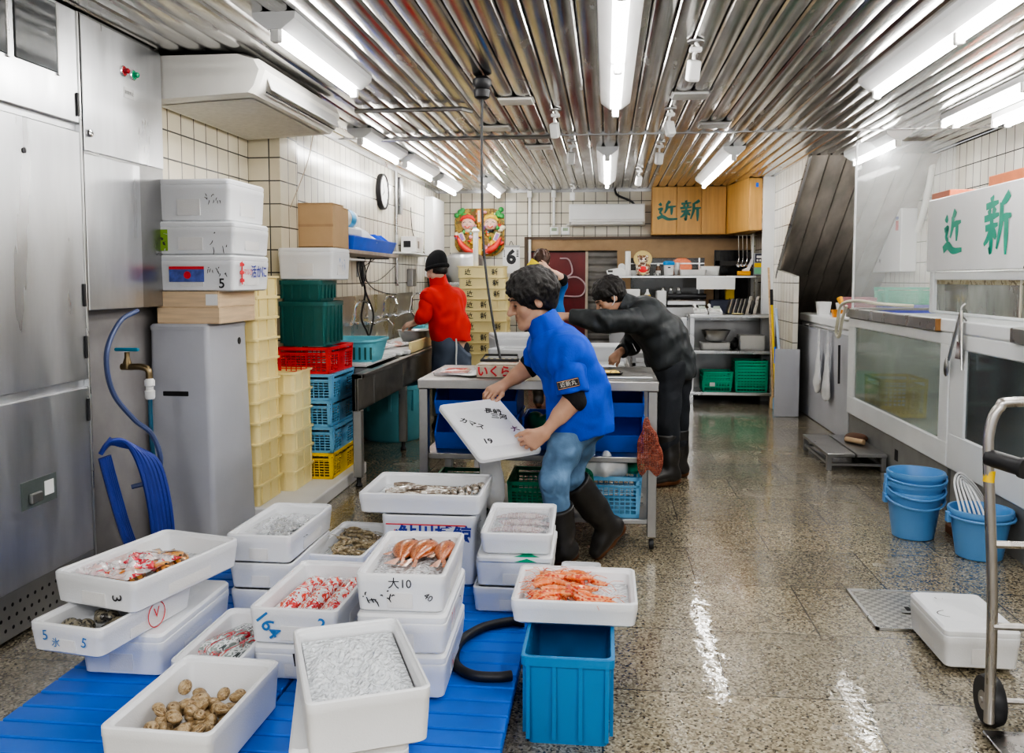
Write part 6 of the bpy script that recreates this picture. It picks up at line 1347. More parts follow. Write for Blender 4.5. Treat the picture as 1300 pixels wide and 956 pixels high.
spot('white ceiling spotlight just past the ceiling seam, above the crates', -.30, 7.5, (.2, .3)); spot('white ceiling spotlight beyond the seam, toward the wooden cabinets', .45, 7.6, (.5, .2)); spot('white ceiling spotlight beside the far middle batten', .34, 9.3, (.3, .5)); spot('white ceiling spotlight close to the back wall', -.42, 10.9, (0, .1))
for x, y, lb in ((-.60, 5.76, 'pale ceiling plate beyond the pendant socket'), (-.86, 6.76, 'pale ceiling plate before the seam, beside the pendant cord'), (.52, 5.71, 'grey ceiling plate between the first two spotlights'), (.80, 6.81, 'dark ceiling plate just before the seam'), (-.60, 7.76, 'pale ceiling plate beyond the ceiling seam')):
    t = thing('ceiling_plate', lb, 'ceiling plate', (x, y, ZC), 0, 'plates on the metal ceiling'); obj('plate', MB().rbox(-.11, .11, -.09, .09, -.022, -.001, .006), pm('plate_grey', (.45,.45,.45), .4) if x > 0 else M['ac'], t); obj('rim', MB().rbox(-.12, .12, -.10, .10, -.008, -.0005, .004, 1), M['steel_dark'], t)
tag(obj('ceiling_rod', MB().tube([(-1.72, 5.88, ZC-.03), (-.98, 5.88, ZC-.03), (-.93, 5.98, ZC-.03)], .016, 8), M['steel_dark'], None, True), 'thin steel rod across the ceiling beside the big air conditioner', 'rod')
tag(obj('ceiling_rod', MB().tube([(-1.95, 7.1, ZC-.03), (-.48, 7.1, ZC-.03), (-.42, 7.06, ZC-.02)], .016, 8), M['steel_dark'], None, True), 'thin steel rod along the ceiling seam above the shelf', 'rod')
tag(obj('rust_bracket', MB().rbox(-1.96, -1.90, 5.62, 5.70, ZC-.16, ZC-.01, .01), pm('rusty_bracket', (.30,.22,.16), .6), None), 'small brownish bracket at the end of the big air conditioner', 'bracket')
tag(obj('hanging_wire', MB().tube(curve_pts([(-1.93,5.66,ZC-.16), (-2.0,5.7,2.2), (-2.12,5.69,1.9)], 6), .003, 5), pm('thin_wire', (.45,.35,.25), .5), None, True), 'thin wire hanging in front of the tiled pillar', 'wire')
# ------------------------------------------------------------------ white fish tanks along the far side
TXF = 2.06
M['water'] = pm('murky_water', (.30,.37,.33), .07, var=.3, vs=3, stretch=(1,1,.5), coat=.5, alpha=.58)
M['water_dark'] = pm('dark_water', (.08,.105,.11), .07, var=.5, vs=2.5, coat=.5, alpha=.82)
m_in = pm('tank_inside', (.22,.29,.25), .5, var=.4, vs=3)
def tank(label, y0, y1, wy0, wy1, wz0, wz1, wmat, holes):
    t = thing('fish_tank', label, 'fish tank', (TXF, y0, 0)); Ln = y1-y0; a, c = wy0-y0, wy1-y0; dp = .85; z0, z1 = .28, 1.10
    b = MB()
    b.rbox(0, .05, 0, Ln, z0, wz0, .008, 1); b.rbox(0, .05, 0, Ln, wz1, z1, .008, 1); b.rbox(0, .05, 0, a, wz0-.01, wz1+.01, .008, 1); b.rbox(0, .05, c, Ln, wz0-.01, wz1+.01, .008, 1)
    b.box(.03, dp, 0, .05, z0, z1); b.box(.03, dp, Ln-.05, Ln, z0, z1); b.box(dp-.05, dp, .05, Ln-.05, z0, z1); b.box(.03, dp-.05, .05, Ln-.05, z0, z0+.05)
    obj('tank_shell', b, M['tank_white'], t); obj('window_pane', MB().box(.012, .02, a, c, wz0, wz1), wmat, t)
    obj('tank_lining', MB().box(.06, .07, a-.02, c+.02, wz0-.02, wz1+.02).box(.06, dp-.06, .06, Ln-.06, z0+.06, z0+.07) if False else MB().quad((dp-.06,.06,z0+.06), (dp-.06,Ln-.06,z0+.06), (dp-.06,Ln-.06,z1-.02), (dp-.06,.06,z1-.02)), m_in, t)
    p = MB(); p.box(.02, dp-.05, .02, Ln-.02, .0, z0-.001); obj('plinth', p, pm('plinth_grey', (.30,.30,.29), .5, .2, var=.1), t)
    for y, z in holes: obj('vent_hole', MB().box(.0185, .0195, y-.035, y+.035, z-.04, z+.04), M['dark'], t)
    return t
T1 = tank('white fish tank with a yellow basket behind its murky window', 5.46, 7.66, 5.61, 7.47, .435, 1.02, M['water'], [(.95, .16), (.50, .10), (.25,.05)])
T2 = tank('white fish tank with dark water, nearest the hand truck', 3.25, 5.45, 3.45, 5.22, .50, 1.005, M['water_dark'], [])
tag(lattice_crate('yellow_basket', 'yellow basket sunk in the murky tank', .36, .42, .30, (2.285, 7.12, .352), pm('sunk_yellow', (.90,.72,.08), .5), 0, None), 'yellow basket sunk in the murky tank', 'basket')
for y0, y1, lb, mt in ((5.62, 7.64, 'long grey steel strip along the top of the murky tank', 'steel'), (3.3, 4.62, 'grey steel strip along the top of the dark tank', 'steel')):
    t = thing('steel_strip', lb, 'strip', (TXF, y0, 1.101)); obj('strip', MB().rbox(-.03, .05, 0, y1-y0, 0, .075, .004, 1), M['steel'], t); obj('rusty_end', MB().rbox(-.032, .04, -.02, .0, -.0, .077, .003, 1), pm('rust', (.35,.18,.07), .7), t)
tag(obj('tank_ledge', MB().rbox(TXF-.005, 2.34, 4.64, 6.45, 1.101, 1.18, .01), M['tank_white'], None), 'white ledge between the lower and the upper tank', 'ledge')
tag(obj('tank_ledge', MB().rbox(2.095, 2.88, 3.3, 4.62, 1.101, 1.18, .01), M['tank_white'], None), 'white ledge behind the steel strip of the dark tank', 'ledge')
# upper tank with the lettered sign board
ut = thing('upper_tank', 'upper glass tank in a white frame under the lettered sign', 'fish tank', (2.32, 3.9, 1.181)); Lu = 2.58
b = MB(); b.rbox(0, .05, 0, Lu, .235, .295, .006, 1); b.rbox(0, .05, 0, Lu, 0, .02, .006, 1); b.box(.02, .5, Lu-.03, Lu, 0, .235); b.box(.47, .5, 0, Lu, 0, .25); b.rbox(-.01, .06, Lu-.02, Lu+.05, -.0, .80, .008, 1)
obj('tank_frame', b, M['tank_white'], ut); obj('tank_glass', MB().box(.015, .022, 0, Lu-.03, .02, .235), pm('green_grey_glass', (.26,.28,.25), .06, var=.4, vs=4, stretch=(1,1.6,.6), coat=.6, alpha=.72), ut)
obj('algae_line', MB().box(.012, .014, 0, Lu-.03, .205, .236), patches('algae', [(.26,.22,.13),(.36,.32,.22),(.14,.11,.06)], 18, .6), ut); obj('glass_joint', MB().rbox(.008, .024, 1.28, 1.30, .02, .235, .003, 1), pm('joint', (.55,.52,.42), .5), ut)
obj('inner_pipe', MB().tube(curve_pts([(.2,1.9,.03), (.2,1.6,.08), (.2,1.2,.15), (.2,.9,.2)], 4), .02, 8), M['milky'], ut, True)
sb_ = thing('sign_board', 'white sign board with two green brush characters over the tanks', 'sign', (2.272, 3.9, 1.477)); obj('board', MB().rbox(0, .03, 0, 2.6, 0, .50, .006, 1), M['white_paint'], sb_)
GS = pm('bright_sign_green', (.0,.33,.22), .45)
def onsign(px, Y=None): return onx_(px)
def onx_(px, y=300, X=2.27):
    d = FW + RT*((px-650)/F_PX) - UP*((y-433.5)/F_PX); t = X/d.x; return d.y*t
for (pxa, pxb, st) in ((1197, 1222, strokes_kin()), (1248, 1283, strokes_shin())):
    ya, yb_ = onx_(pxa), onx_(pxb); w_ = ya-yb_
    Mx = frame((-.0015, ya-3.9, .10 if st[0][0][0][0] > .5 else .085), (0,-1,0), (0,0,1)) @ Matrix.Diagonal((w_, .31 if st[0][0][0][0] > .5 else .36, 1, 1))
    obj('green_character', brush(st, 1, Mx, 1.5), GS, sb_)
tag(obj('rubber_box', MB().rbox(2.40, 2.6, 6.22, 6.55, 1.979, 2.03, .006), pm('brick_red', (.45,.12,.05), .5), None), 'small brick red box on top of the sign board by the screen', 'box').location = (-.09, .0, -.001)
tag(obj('rubber_box', MB().rbox(2.31, 2.5, 4.9, 5.62, 1.978, 2.045, .006), pm('orange_red', (.72,.22,.08), .5), None), 'long orange box on top of the sign board', 'box')
tag(obj('support_board', MB().rbox(2.312, 2.55, 6.10, 6.56, 1.94, 1.977, .004), M['white_paint'], None), 'white cap board at the end of the sign', 'board')
np_ = thing('net_pole', 'worn wooden pole with a rubber end lying along the upper tank', 'pole', (2.18, 0, 1.50)); obj('pole', MB().tube([(0,3.6,-.02), (0,4.75,-.018)], .014, 8), M['wood'], np_, True); obj('rubber_end', MB().tube([(0,4.55,-.018), (.0,4.79,-.017)], .022, 10), M['black'], np_, True); obj('holder', MB().rbox(-.01, .125, 4.1, 4.13, -.04, -.005, .003, 1), M['steel_dark'], np_)
# clear screen
sn = thing('clear_screen', 'tall clear acrylic screen standing at the end of the murky tank', 'screen', (2.10, 7.70, 1.178)); obj('sheet', MB().box(0, .80, 0, .006, 0, 1.40), M['glass'], sn); obj('edge_strip', MB().rbox(-.008, .008, -.006, .012, 0, 1.405, .002, 1), M['milky'], sn); obj('clip', MB().rbox(.0, .03, -.012, .018, 1.385, 1.415, .003, 1), M['white'], sn)
obj('foot_rail', MB().rbox(-.01, .80, -.02, .026, -.022, .0, .003, 1), M['steel_dark'], sn)
# freezer behind the screen, with things on it
fz = thing('chest_freezer', 'white chest freezer with a grey side panel by the rack', 'freezer', (2.10, 7.72, 0)); obj('freezer_body', MB().rbox(.02, .9, 0, 2.0, .03, .97, .01, 1), M['white_paint'], fz); obj('lid', MB().rbox(.0, .9, -.01, 2.02, .975, 1.06, .012, 2), M['white_paint'], fz); obj('grey_side', MB().rbox(-.012, .012, -.02, 2.12, .004, .93, .004, 1), M['grey_box'], fz)
obj('towel_rail', MB().tube([(-.05,1.55,.955), (-.05,.35,.955)], .008, 6), M['steel_dark'], fz); obj('door_bar', MB().tube([(-.05,.18,.84), (-.05,.16,.50)], .010, 8), M['black'], fz)
for y in (.35, 1.55): obj('rail_bracket', MB().tube([(0,y,.955), (-.05,y,.955)], .006, 6), M['steel_dark'], fz)
def fzbox(name, label, cat, x, y, w, l, h, mat, z=1.061): return tag(obj(name, MB().loft([rr(w-.03, l-.03, .02, 0), rr(w, l, .02, h), rr(w-.016, l-.016, .02, h), rr(w-.05, l-.05, .02, .01)]), mat, None, 35, (x, y, z)), label, cat)
tag(lattice_crate('green_crate', 'bright green crate seen through the clear screen', .42, .32, .15, (2.62, 8.02, 1.20), M['basket_green'], 0), 'bright green crate seen through the clear screen', 'crate')
fzbox('blue_crate', 'violet blue crate under the green one behind the clear screen', 'crate', 2.62, 8.02, .46, .36, .137, pm('violet_blue', (.20,.22,.72), .4))
fzbox('pink_crate', 'dull pink crate at the edge of the freezer behind the screen', 'crate', 2.24, 8.0, .22, .3, .20, pm('dull_pink', (.55,.25,.28), .5))
fzbox('teal_box', 'small teal box in front of the pink crate', 'box', 2.28, 7.78, .11, .10, .09, pm('teal_box', (.02,.22,.42), .4))
fzbox('white_jar', 'white jar standing at the far end of the freezer', 'jar', 2.22, 9.2, .14, .14, .13, M['white']); fzbox('cream_tub', 'pale tub on the freezer beside the white jar', 'tub', 2.42, 9.1, .18, .18, .12, M['ac'])
fzbox('orange_tub', 'small blue and orange tub on the near end of the freezer', 'tub', 2.19, 8.55, .10, .12, .07, pm('orange_mix', (.85,.35,.05), .4))
crumple('white_rag', 'white rag hanging over the edge of the freezer lid', 'cloth', (2.17, 8.05, 1.065), [((0,0,.02),(.09,.20,.03)), ((-.06,-.15,.01),(.05,.12,.03))], M['board'], .01, .005, 6)
# nozzle and hoses draped over the tank end
wh_ = thing('nozzle_hose', 'pale hose with an orange nozzle draped over the end of the murky tank', 'hose', (2.02, 7.62, 1.18)); obj('hose', MB().tube(curve_pts([(.5,-.15,.02), (.25,-.18,.035), (.05,-.10,.06), (-.03,.02,.02), (-.035,.10,-.12), (-.03,.16,-.22), (-.02,.10,-.25), (-.03,-.02,-.10), (-.02,-.1,.02)], 7), .014, 8), pm('pale_hose', (.68,.66,.55), .35), wh_, True); obj('orange_nozzle', MB().tube([(-.02,.05,.03), (-.03,.08,.08)], [.018,.026], 10), pm('nozzle_orange', (.92,.45,.04), .4), wh_, True)
# white bags on the rail
for i, (y, lb) in enumerate(((8.62, 'thin white plastic bag on the freezer rail, nearest the rack'), (8.28, 'long white plastic bag on the freezer rail, nearest the murky tank'))):
    t = thing('plastic_bag', lb, 'bag', (2.045, y, .30), 0, 'white bags on the freezer rail'); me = sd_mesh('bag_body', SD().cone((0,0,.52), (0,.0,.40), .012, .04, .02).cone((0,0,.42), (0,.03,.08 if i else .12), .04, .10, .03).cone((0,-.02,.3), (0,-.06,.06 if i else .18), .04, .05, .03), .010, .008, i+2)
    for v in me.vertices: v.co.x *= .30
    obj('bag_body', me, M['milky'], t); obj('bag_handle', MB().tube(curve_pts([(0,-.03,.50), (.0,-.02,.60), (0.004,.0,.662), (0,.02,.60), (0,.03,.50)], 4), .006, 6), M['milky'], t, True)
# tools hung on the dark tank
th = thing('scoop_tongs', 'long scoop and net tools hung on a hook at the joint of the tanks', 'tongs', (2.045, 5.24, 1.26)); obj('hook', MB().tube(curve_pts([(.02,0,-.08), (-.01,0,-.04), (-.01,0,0), (.01,0,.02)], 4), .005, 6), M['steel_dark'], th, True)
obj('scoop_handle', MB().tube([(-.012,0,-.02), (-.02,.14,-.32)], .009, 8), M['steel'], th); obj('scoop_bowl', MB().merge(MB().lathe([(.001,0),(.018,.01),(.026,.04),(.022,.08),(.010,.11)], 14, sx=.5), Matrix.Translation((-.02,.17,-.42))), M['steel_dark'], th, True); obj('rod', MB().tube([(-.012,0,-.02), (-.016,-.05,-.36)], .007, 8), M['steel'], th)
obj('hook_ring', MB().tube(curve_pts([(-.014,.02,-.06), (-.016,.03,-.16), (-.016,.0,-.20), (-.014,.0,-.08)], 4), .005, 6), M['steel'], th, True); obj('flat_scoop', MB().prism([(.05,-.30),(-.02,-.30),(-.01,-.20),(.03,-.20)], 0, .004, frame((-.018,0,0), (0,1,0), (0,0,1))), M['chrome'], th); obj('second_rod', MB().tube([(-.010,-.01,-.02), (-.014,-.035,-.26)], .006, 8), M['chrome'], th)
# low steel platform
pf_ = thing('low_platform', 'low steel platform on the floor before the murky tank', 'platform', (1.64, 6.57, 0)); b = MB()
for x0, x1 in ((0,.20), (.215,.43)): b.rbox(x0, x1, 0, .82, .105, .13, .003, 1)
obj('platform_top', b, M['steel_dark'], pf_)
for x in (.02, .41):
    for y in (.03, .79): obj('leg', MB().rbox(x-.018, x+.018, y-.018, y+.018, 0, .105, .002, 1), M['steel_dark'], pf_)
for y in (.03, .79): obj('cross_bar', MB().rbox(.02, .41, y-.01, y+.01, .035, .055, .002, 1), M['steel_dark'], pf_)
for x in (.02, .41): obj('side_bar', MB().rbox(x-.01, x+.01, .03, .79, .035, .055, .002, 1), M['steel_dark'], pf_)
tag(obj('brush_stub', MB().tube([(1.90, 7.05, .155), (2.0, 6.92, .155)], .022, 10), M['wood'], None, True), 'short wooden stub lying on the low platform', 'stub')
crumple('brown_rag', 'brown rag bunched on the low platform', 'cloth', (1.98, 7.12, .135), [((0,0,.02),(.07,.08,.035)), ((.04,-.05,.02),(.05,.05,.03))], pm('brown_rag', (.16,.08,.05), .7), .008, .006, 3)
# pails
def pail(label, x, y, z=0, handle=True, r=.150, h=.27, drop=1):
    t = thing('pail', label, 'pail', (x, y, z), 0, 'blue pails on the floor')
    obj('pail_body', MB().lathe([(r*.70,0),(r*.73,.004),(r*.95,h-.03),(r*1.02,h-.028),(r*1.04,h-.01),(r*1.02,h),(r*.96,h),(r*.93,h-.012),(r*.70,.012),(.001,.01)], 36), M['pail'], t, 35)
    if handle:
        obj('handle', MB().tube(curve_pts([(r*1.05*math.cos(a), -r*1.08*math.sin(a), h-.035-.055*drop*math.sin(a)) for a in [PI*k/8 for k in range(9)]], 4), .007, 7), M['pail'], t, True)
        for s in (-1, 1): obj('handle_lug', MB().rbox(s*r*1.04-.012, s*r*1.04+.012, -.018, .018, h-.075, h-.02, .005), M['pail'], t)
    return t
for i, lb in enumerate(('blue pail at the bottom of the nested stack', 'blue pail in the middle of the nested stack', 'blue pail on top of the nested stack')): pail(lb, 1.70+.003*i, 4.93, .001+.052*i, rz if False else True, .147, .262, .8 if i < 2 else .3)
pail('blue pail full of white hose coils beside the tank plinth', 1.915, 4.60, .001, True, .15, .25, .1)
for k in range(6):
    q = .024*k; pts = [(1.85+q,4.60,.10), (1.835+q*.9,4.66,.24), (1.845+q*.8,4.76+q*.3,.345-q*.25), (1.91+q*.4,4.86+q*.3,.375-q*.7), (2.0,4.91+q*.2,.31-q*.7), (2.075,4.93,.21-q*.5)]
    tag(obj('white_hose', MB().tube(curve_pts(pts, 6), .006, 6), M['white'], None, True), 'thin white hose looping from the pail under the tank', 'hose', 'white hoses in the pail')
tag(obj('brick_block', MB().rbox(1.91, 2.03, 4.93, 5.04, 0, .05, .006), pm('rusty_brick', (.24,.10,.05), .7), None), 'rusty brick beside the pail with hoses', 'brick')
tag(obj('stone_block', MB().rbox(1.93, 2.04, 5.78, 5.95, 0, .05, .01), pm('pale_stone', (.50,.42,.30), .6), None), 'pale stone block on the floor behind the nested pails', 'block')
tag(obj('stone_block', MB().rbox(1.98, 2.05, 3.85, 4.05, 0, .05, .01), pm('pale_stone_2', (.52,.45,.34), .6), None), 'pale stone block by the plinth of the dark tank', 'block')
# floor hatch and the box on it
m_h, t_h, b_h = nt('chequer_plate'); b_h.inputs['Metallic'].default_value = .9; b_h.inputs['Roughness'].default_value = .3
ck_ = t_h.nodes.new('ShaderNodeTexChecker'); ck_.inputs['Scale'].default_value = 42; ck_.inputs['Color1'].default_value = (.52,.50,.46,1); ck_.inputs['Color2'].default_value = (.30,.29,.27,1); L(t_h, coords(t_h), ck_.inputs['Vector']); L(t_h, ck_.outputs['Color'], b_h.inputs['Base Color']); bump(t_h, b_h, ck_.outputs['Fac'], .6, .004)
ht = thing('floor_hatch', 'chequered metal hatch plate let into the wet floor', 'hatch', (1.10, 3.56, 0)); obj('hatch_plate', MB().box(.012, .45, .012, .44, .001, .006), m_h, ht)
b = MB(); b.box(0, .012, 0, .452, .001, .012); b.box(.45, .462, 0, .452, .001, .012); b.box(0, .462, 0, .012, .001, .012); b.box(0, .462, .44, .452, .001, .012); obj('hatch_frame', b, M['steel'], ht)
obj('lift_slot', MB().box(.19, .21, .12, .26, .0062, .007), M['dark'], ht); obj('lift_bar', MB().rbox(.16, .24, .185, .20, .0065, .012, .002, 1), M['steel_dark'], ht)
fw, fl_ = .265, .38
t = thing('foam_box', 'lone closed foam box with a marker oval on its lid, beside the hand truck', 'foam box', (1.365, 3.378, .0125), 0)
t2 = foam_box('fish_box', 'x', fw, fl_, .150, (1.358, 3.385, .0), 0, lid=True); bpy.data.objects.remove(t)
t2.name = 'foam_box'; t2['label'] = 'lone closed foam box with a marker oval on its lid, beside the hand truck'
def lidmarks(Mx):
    b = MB(); T = Mx @ Matrix.Translation((0,0,.1497)); 
    b.stroke(curve_pts([(-.05+.055*math.cos(a), -.04+.035*math.sin(a), 0) for a in [.6+5.6*k/12 for k in range(13)]], 3), .004, T, .0004)
    b.stroke(curve_pts([(.045+.016*math.cos(a), .075+.014*math.sin(a), 0) for a in [6.28*k/10 for k in range(11)]], 3), .0035, T, .0005)
    b.stroke([(-.055,.13),(-.05,.10),(-.06,.08)], .004, T, .0006); b.stroke([(-.07,.06),(-.03,.07),(-.02,.03)], .004, T, .0007); b.stroke([(-.03,.12),(-.02,.09),(.0,.06)], .004, T, .0008); b.stroke([(-.005,.05),(.02,.03)], .004, T, .0009); b.stroke([(.03,.02),(.045,.02)], .004, T, .001); return b
face(t2, 'marker_writing', 'top', lidmarks, M['ink'], fw, fl_)
t2.location.z = .0125
# hand truck
hk = thing('hand_truck', 'grey steel hand truck with a black grip at the edge of the hall', 'hand truck', (1.235, 2.72, 0)); GT = steel('truck_steel', (.50,.48,.46), .3)
def hp_(x, z): return (x, -.10+.14*(z/1.05)-.02, z)
fr_ = MB().tube(curve_pts([(-.045,.02,.05), (-.052,.015,.45), (-.085,0,.86), (-.085,0,.97), (-.06,0,1.035), (.0,0,1.055), (.42,0,1.055), (.48,0,1.035), (.505,0,.97), (.505,0,.86), (.475,.015,.45), (.465,.02,.05)], 6), .0155, 10)
obj('frame_tube', fr_, GT, hk, True)
obj('brace_tube', MB().tube([(-.05,.03,.61), (-.022,.05,.05)], .010, 8), GT, hk, True); obj('brace_tube', MB().tube([(.47,.03,.61), (.445,.05,.05)], .010, 8), GT, hk, True)
for z, x in ((.615, -.06), (.36, -.05)): obj('cross_tube', MB().tube([(x,.01,z), (.48,.01,z)], .012, 8), GT, hk, True)
obj('short_rung', MB().tube([(-.052,.018,.25), (-.03,.04,.235)], .008, 8), GT, hk, True)
gr_ = obj('grip', MB().tube([(-.085,0,.885), (-.03,-.10,.875)], .026, 14), M['black'], hk, True); obj('grip_collar', MB().tube([(-.033,-.095,.8755), (-.027,-.105,.8745)], .031, 14), M['black'], gr_, True)
obj('yellow_band', MB().tube([(-.0835,0,.81), (-.080,.001,.845)], .0165, 10), M['yellow'], hk, True)
obj('toe_plate', MB().rbox(-.06, .48, -.22, .03, .012, .020, .003, 1), GT, hk)
for x in (-.01, .43): wl_ = obj('wheel', MB().merge(MB().lathe([(.03,-.022),(.075,-.022),(.082,0),(.075,.022),(.03,.022)], 24), Matrix.Translation((x,.10,.083)) @ Matrix.Rotation(PI/2, 4, 'Y')), M['black'], hk, 40); obj('hub', MB().merge(MB().lathe([(.03,-.024),(.03,.024)], 16), Matrix.Translation((x,.10,.083)) @ Matrix.Rotation(PI/2, 4, 'Y')), GT, wl_)
obj('axle', MB().tube([(-.04,.10,.083), (.46,.10,.083)], .010, 8), GT, hk)
# wall box seen through the screen, conduit
wb_ = thing('wall_control_box', 'white control box on the tiled wall seen through the screen', 'control box', (XR, 9.2, 1.50)); obj('case', MB().rbox(-.16, -.001, 0, 1.15, 0, .64, .008, 1), M['white_paint'], wb_)
mb = MB()
for i in range(3):
    for j in range(3): mb.rbox(-.17, -.158, .62+.14*i, .66+.14*i, .10+.11*j, .14+.11*j, .004, 1)
obj('switch', mb, M['steel_dark'], wb_); obj('red_mark', MB().box(-.163, -.160, .08, .16, .42, .52), M['red_ink'], wb_); obj('blue_mark', MB().box(-.163, -.160, .08, .16, .53, .56), M['navy_ink'], wb_)
tag(obj('wall_pipe', MB().tube(curve_pts([(XR-.03, 8.75, 2.58), (XR-.03, 8.8, 2.4), (XR-.03, 8.95, 2.1), (XR-.03, 9.1, 1.9)], 6), .03, 10), M['ac'], None, True), 'cream pipe bending down the tiled wall behind the screen', 'pipe')
# ------------------------------------------------------------------ people
def nv(a): return np.array(a, float)
def hframe(f, roll=(0,0,1)):
    f = Vector(f).normalized(); u = Vector(roll); u = (u-f*u.dot(f)).normalized(); y = -f; x = y.cross(u)
    return np.array([[x.x,y.x,u.x],[x.y,y.y,u.y],[x.z,y.z,u.z]])
def add_head(sd, c, R, s=1.0):
    c = nv(c); P = lambda x, y, z: c+R @ (nv((x,y,z))*s); E = lambda p, r, k=.02, op='+': sd.ell(P(*p), [q*s for q in r], R, k*s, op)
    E((0,.012,.035), (.074,.094,.088)); E((0,-.03,-.045), (.056,.062,.066), .03); E((0,-.076,-.096), (.025,.022,.020), .025)
    for e in (-1, 1):
        E((e*.043,-.058,-.018), (.026,.026,.026), .03); sd.cone(P(e*.05,-.01,-.06), P(e*.022,-.068,-.092), .018*s, .016*s, .02*s)
        sd.cone(P(e*.012,-.090,.030), P(e*.046,-.074,.030), .010*s, .009*s, .014*s)
        E((e*.031,-.098,.010), (.015,.012,.010), .010, '-'); E((e*.031,-.080,.009), (.014,.011,.010), .004)
        E((e*.078,.008,.0), (.010,.020,.031), .008); E((e*.084,.006,.002), (.006,.010,.018), .006, '-'); E((e*.013,-.098,-.026), (.010,.011,.009), .008)
    sd.cone(P(0,-.090,.020), P(0,-.117,-.024), .009*s, .0135*s, .012*s)
    sd.cone(P(-.020,-.083,-.056), P(.020,-.083,-.056), .010*s, .010*s, .012*s); sd.cone(P(-.014,-.084,-.068), P(.014,-.084,-.068), .009*s, .009*s, .010*s)
    sd.cone(P(-.018,-.099,-.0615), P(.018,-.099,-.0615), .0025*s, .0025*s, .004*s, '-')
def face_bits(t, c, R, s, hairmat, sk='lips'):
    c = nv(c); P = lambda x, y, z: Vector(c+R @ (nv((x,y,z))*s))
    for e in (-1, 1):
        obj('eyebrow', MB().tube(curve_pts([P(e*.010,-.0985,.031), P(e*.028,-.096,.036), P(e*.049,-.080,.030)], 4), [.002*s]+[.0042*s]*6+[.003*s,.0015*s], 6), hairmat, t, True)
        obj('eye', MB().tube(curve_pts([P(e*.018,-.0895,.007), P(e*.031,-.0925,.0085), P(e*.044,-.085,.007)], 4), [.0012*s]+[.0030*s]*7+[.0012*s], 6), M['black'], t, True)
    obj('lips', MB().tube(curve_pts([P(-.022,-.089,-.0615), P(0,-.0955,-.0605), P(.022,-.089,-.0615)], 4), [.001*s]+[.0032*s]*7+[.001*s], 6), LIP, t, True)
LIP = pm('lip_skin', (.45,.18,.14), .45, var=.1)
def add_hand(sd, wrist, d, n, side, curl, s=1.0, thumb=None, spread=.10):
    w = nv(wrist); d = nv(Vector(d).normalized()); n = nv(Vector(n)); n = n-d*(n @ d); n /= np.linalg.norm(n); sv = np.cross(d, n); sv = sv*np.sign(sv @ nv(side))
    kn = []
    for i, o in enumerate((.031,.011,-.010,-.029)):
        k = w+d*(.088-.006*abs(i-1))*s+sv*o*s; kn.append(k); sd.cone(w+sv*o*.55*s+d*.01*s, k, .0165*s, .0115*s, .016*s)
    sd.ell(w+d*.045*s-n*.004*s, (.036*s,.045*s,.016*s), np.stack([sv, d, n], 1), .012*s)
    for i, (o, L_) in enumerate(zip((.031,.011,-.010,-.029), (.92,1.0,.94,.76))):
        a = 0; p = kn[i]; dd = d+sv*spread*(1.2-i*.8)
        dd = dd/np.linalg.norm(dd); r = (.0092,.0085,.0077,.0066)
        for j, (ln, cu) in enumerate(zip((.044,.029,.024), curl[i] if isinstance(curl[0], (tuple, list)) else curl)):
            a += math.radians(cu); q = p+(dd*math.cos(a)-n*math.sin(a))*ln*L_*s
            sd.cone(p, q, r[j]*s*(.9 if i == 3 else 1), r[j+1]*s*(.9 if i == 3 else 1), .004*s); p = q
    b = w+d*.022*s+sv*.022*s; t1, t2 = thumb if thumb else ((.75,.6,-.25), (.95,.25,-.2))
    q = b
    for (x, y, z), ln, r0, r1 in ((t1, .046, .0135, .0105), (t2, .034, .0105, .0092), (t2, .024, .0092, .0075)):
        v = d*x+sv*y+n*z; v /= np.linalg.norm(v); q2 = q+v*ln*s; sd.cone(q, q2, r0*s, r1*s, .009*s); q = q2
def lat(J, a, b): v = nv(J[a])-nv(J[b]); return v/np.linalg.norm(v)
def torso(sd, J, grow=0, k=.05, w=.085, hw=.085, r=(.098,.092,.100)):
    sl, hl = lat(J,'shL','shR'), lat(J,'hipL','hipR'); pel, wst, ch, nk = (nv(J[q]) for q in ('pel','wst','ch','nk'))
    wl = sl+hl; wl /= np.linalg.norm(wl)
    for e in (-1, 1):
        if e < 0: sd.cone(pel, wst, r[0]+grow+.012, r[1]+grow+.012, k); sd.cone(wst, ch, r[1]+grow+.012, r[2]+grow+.008, k)
        sd.cone(pel+hl*hw*e, wst+wl*(w-.01)*e, r[0]+grow, r[1]+grow, k); sd.cone(wst+wl*(w-.01)*e, ch+sl*w*e, r[1]+grow, r[2]+grow, k)
    sd.cone(ch+sl*.13, ch-sl*.13, .075+grow, .075+grow, k); sd.cone(J['shL'], J['shR'], .052+grow, .052+grow, k)
    sd.cone(nv(J['ch'])*.4+nk*.6, nk, .075+grow, .055+grow*.8, k)
def limb(sd, pts, rs, k=.025): sd.chain([nv(p) for p in pts], rs, k)
def lerp(a, b, t): return nv(a)*(1-t)+nv(b)*t
def body(J, h, hands, s=1.0, hs=1.0):
    sd = SD(); torso(sd, J, -.012)
    for q in 'LR':
        limb(sd, (J['sh'+q], J['el'+q], J['wr'+q]), (.052*s,.041*s,.027*s)); sd.cone(lerp(J['el'+q],J['wr'+q],.08), lerp(J['el'+q],J['wr'+q],.45), .040*s, .038*s, .03)
        limb(sd, (J['hip'+q], J['kn'+q], J['an'+q]), (.082*s,.055*s,.038*s)); sd.cone(J['an'+q], J['toe'+q], .036*s, .026*s, .02)
    sd.cone(J['nk'], nv(J['head'])+J['R'] @ nv((0,.015,-.05)), .054*s, .052*s, .03)
    add_head(sd, J['head'], J['R'], hs)
    for a in hands: add_hand(sd, **a)
    return sd
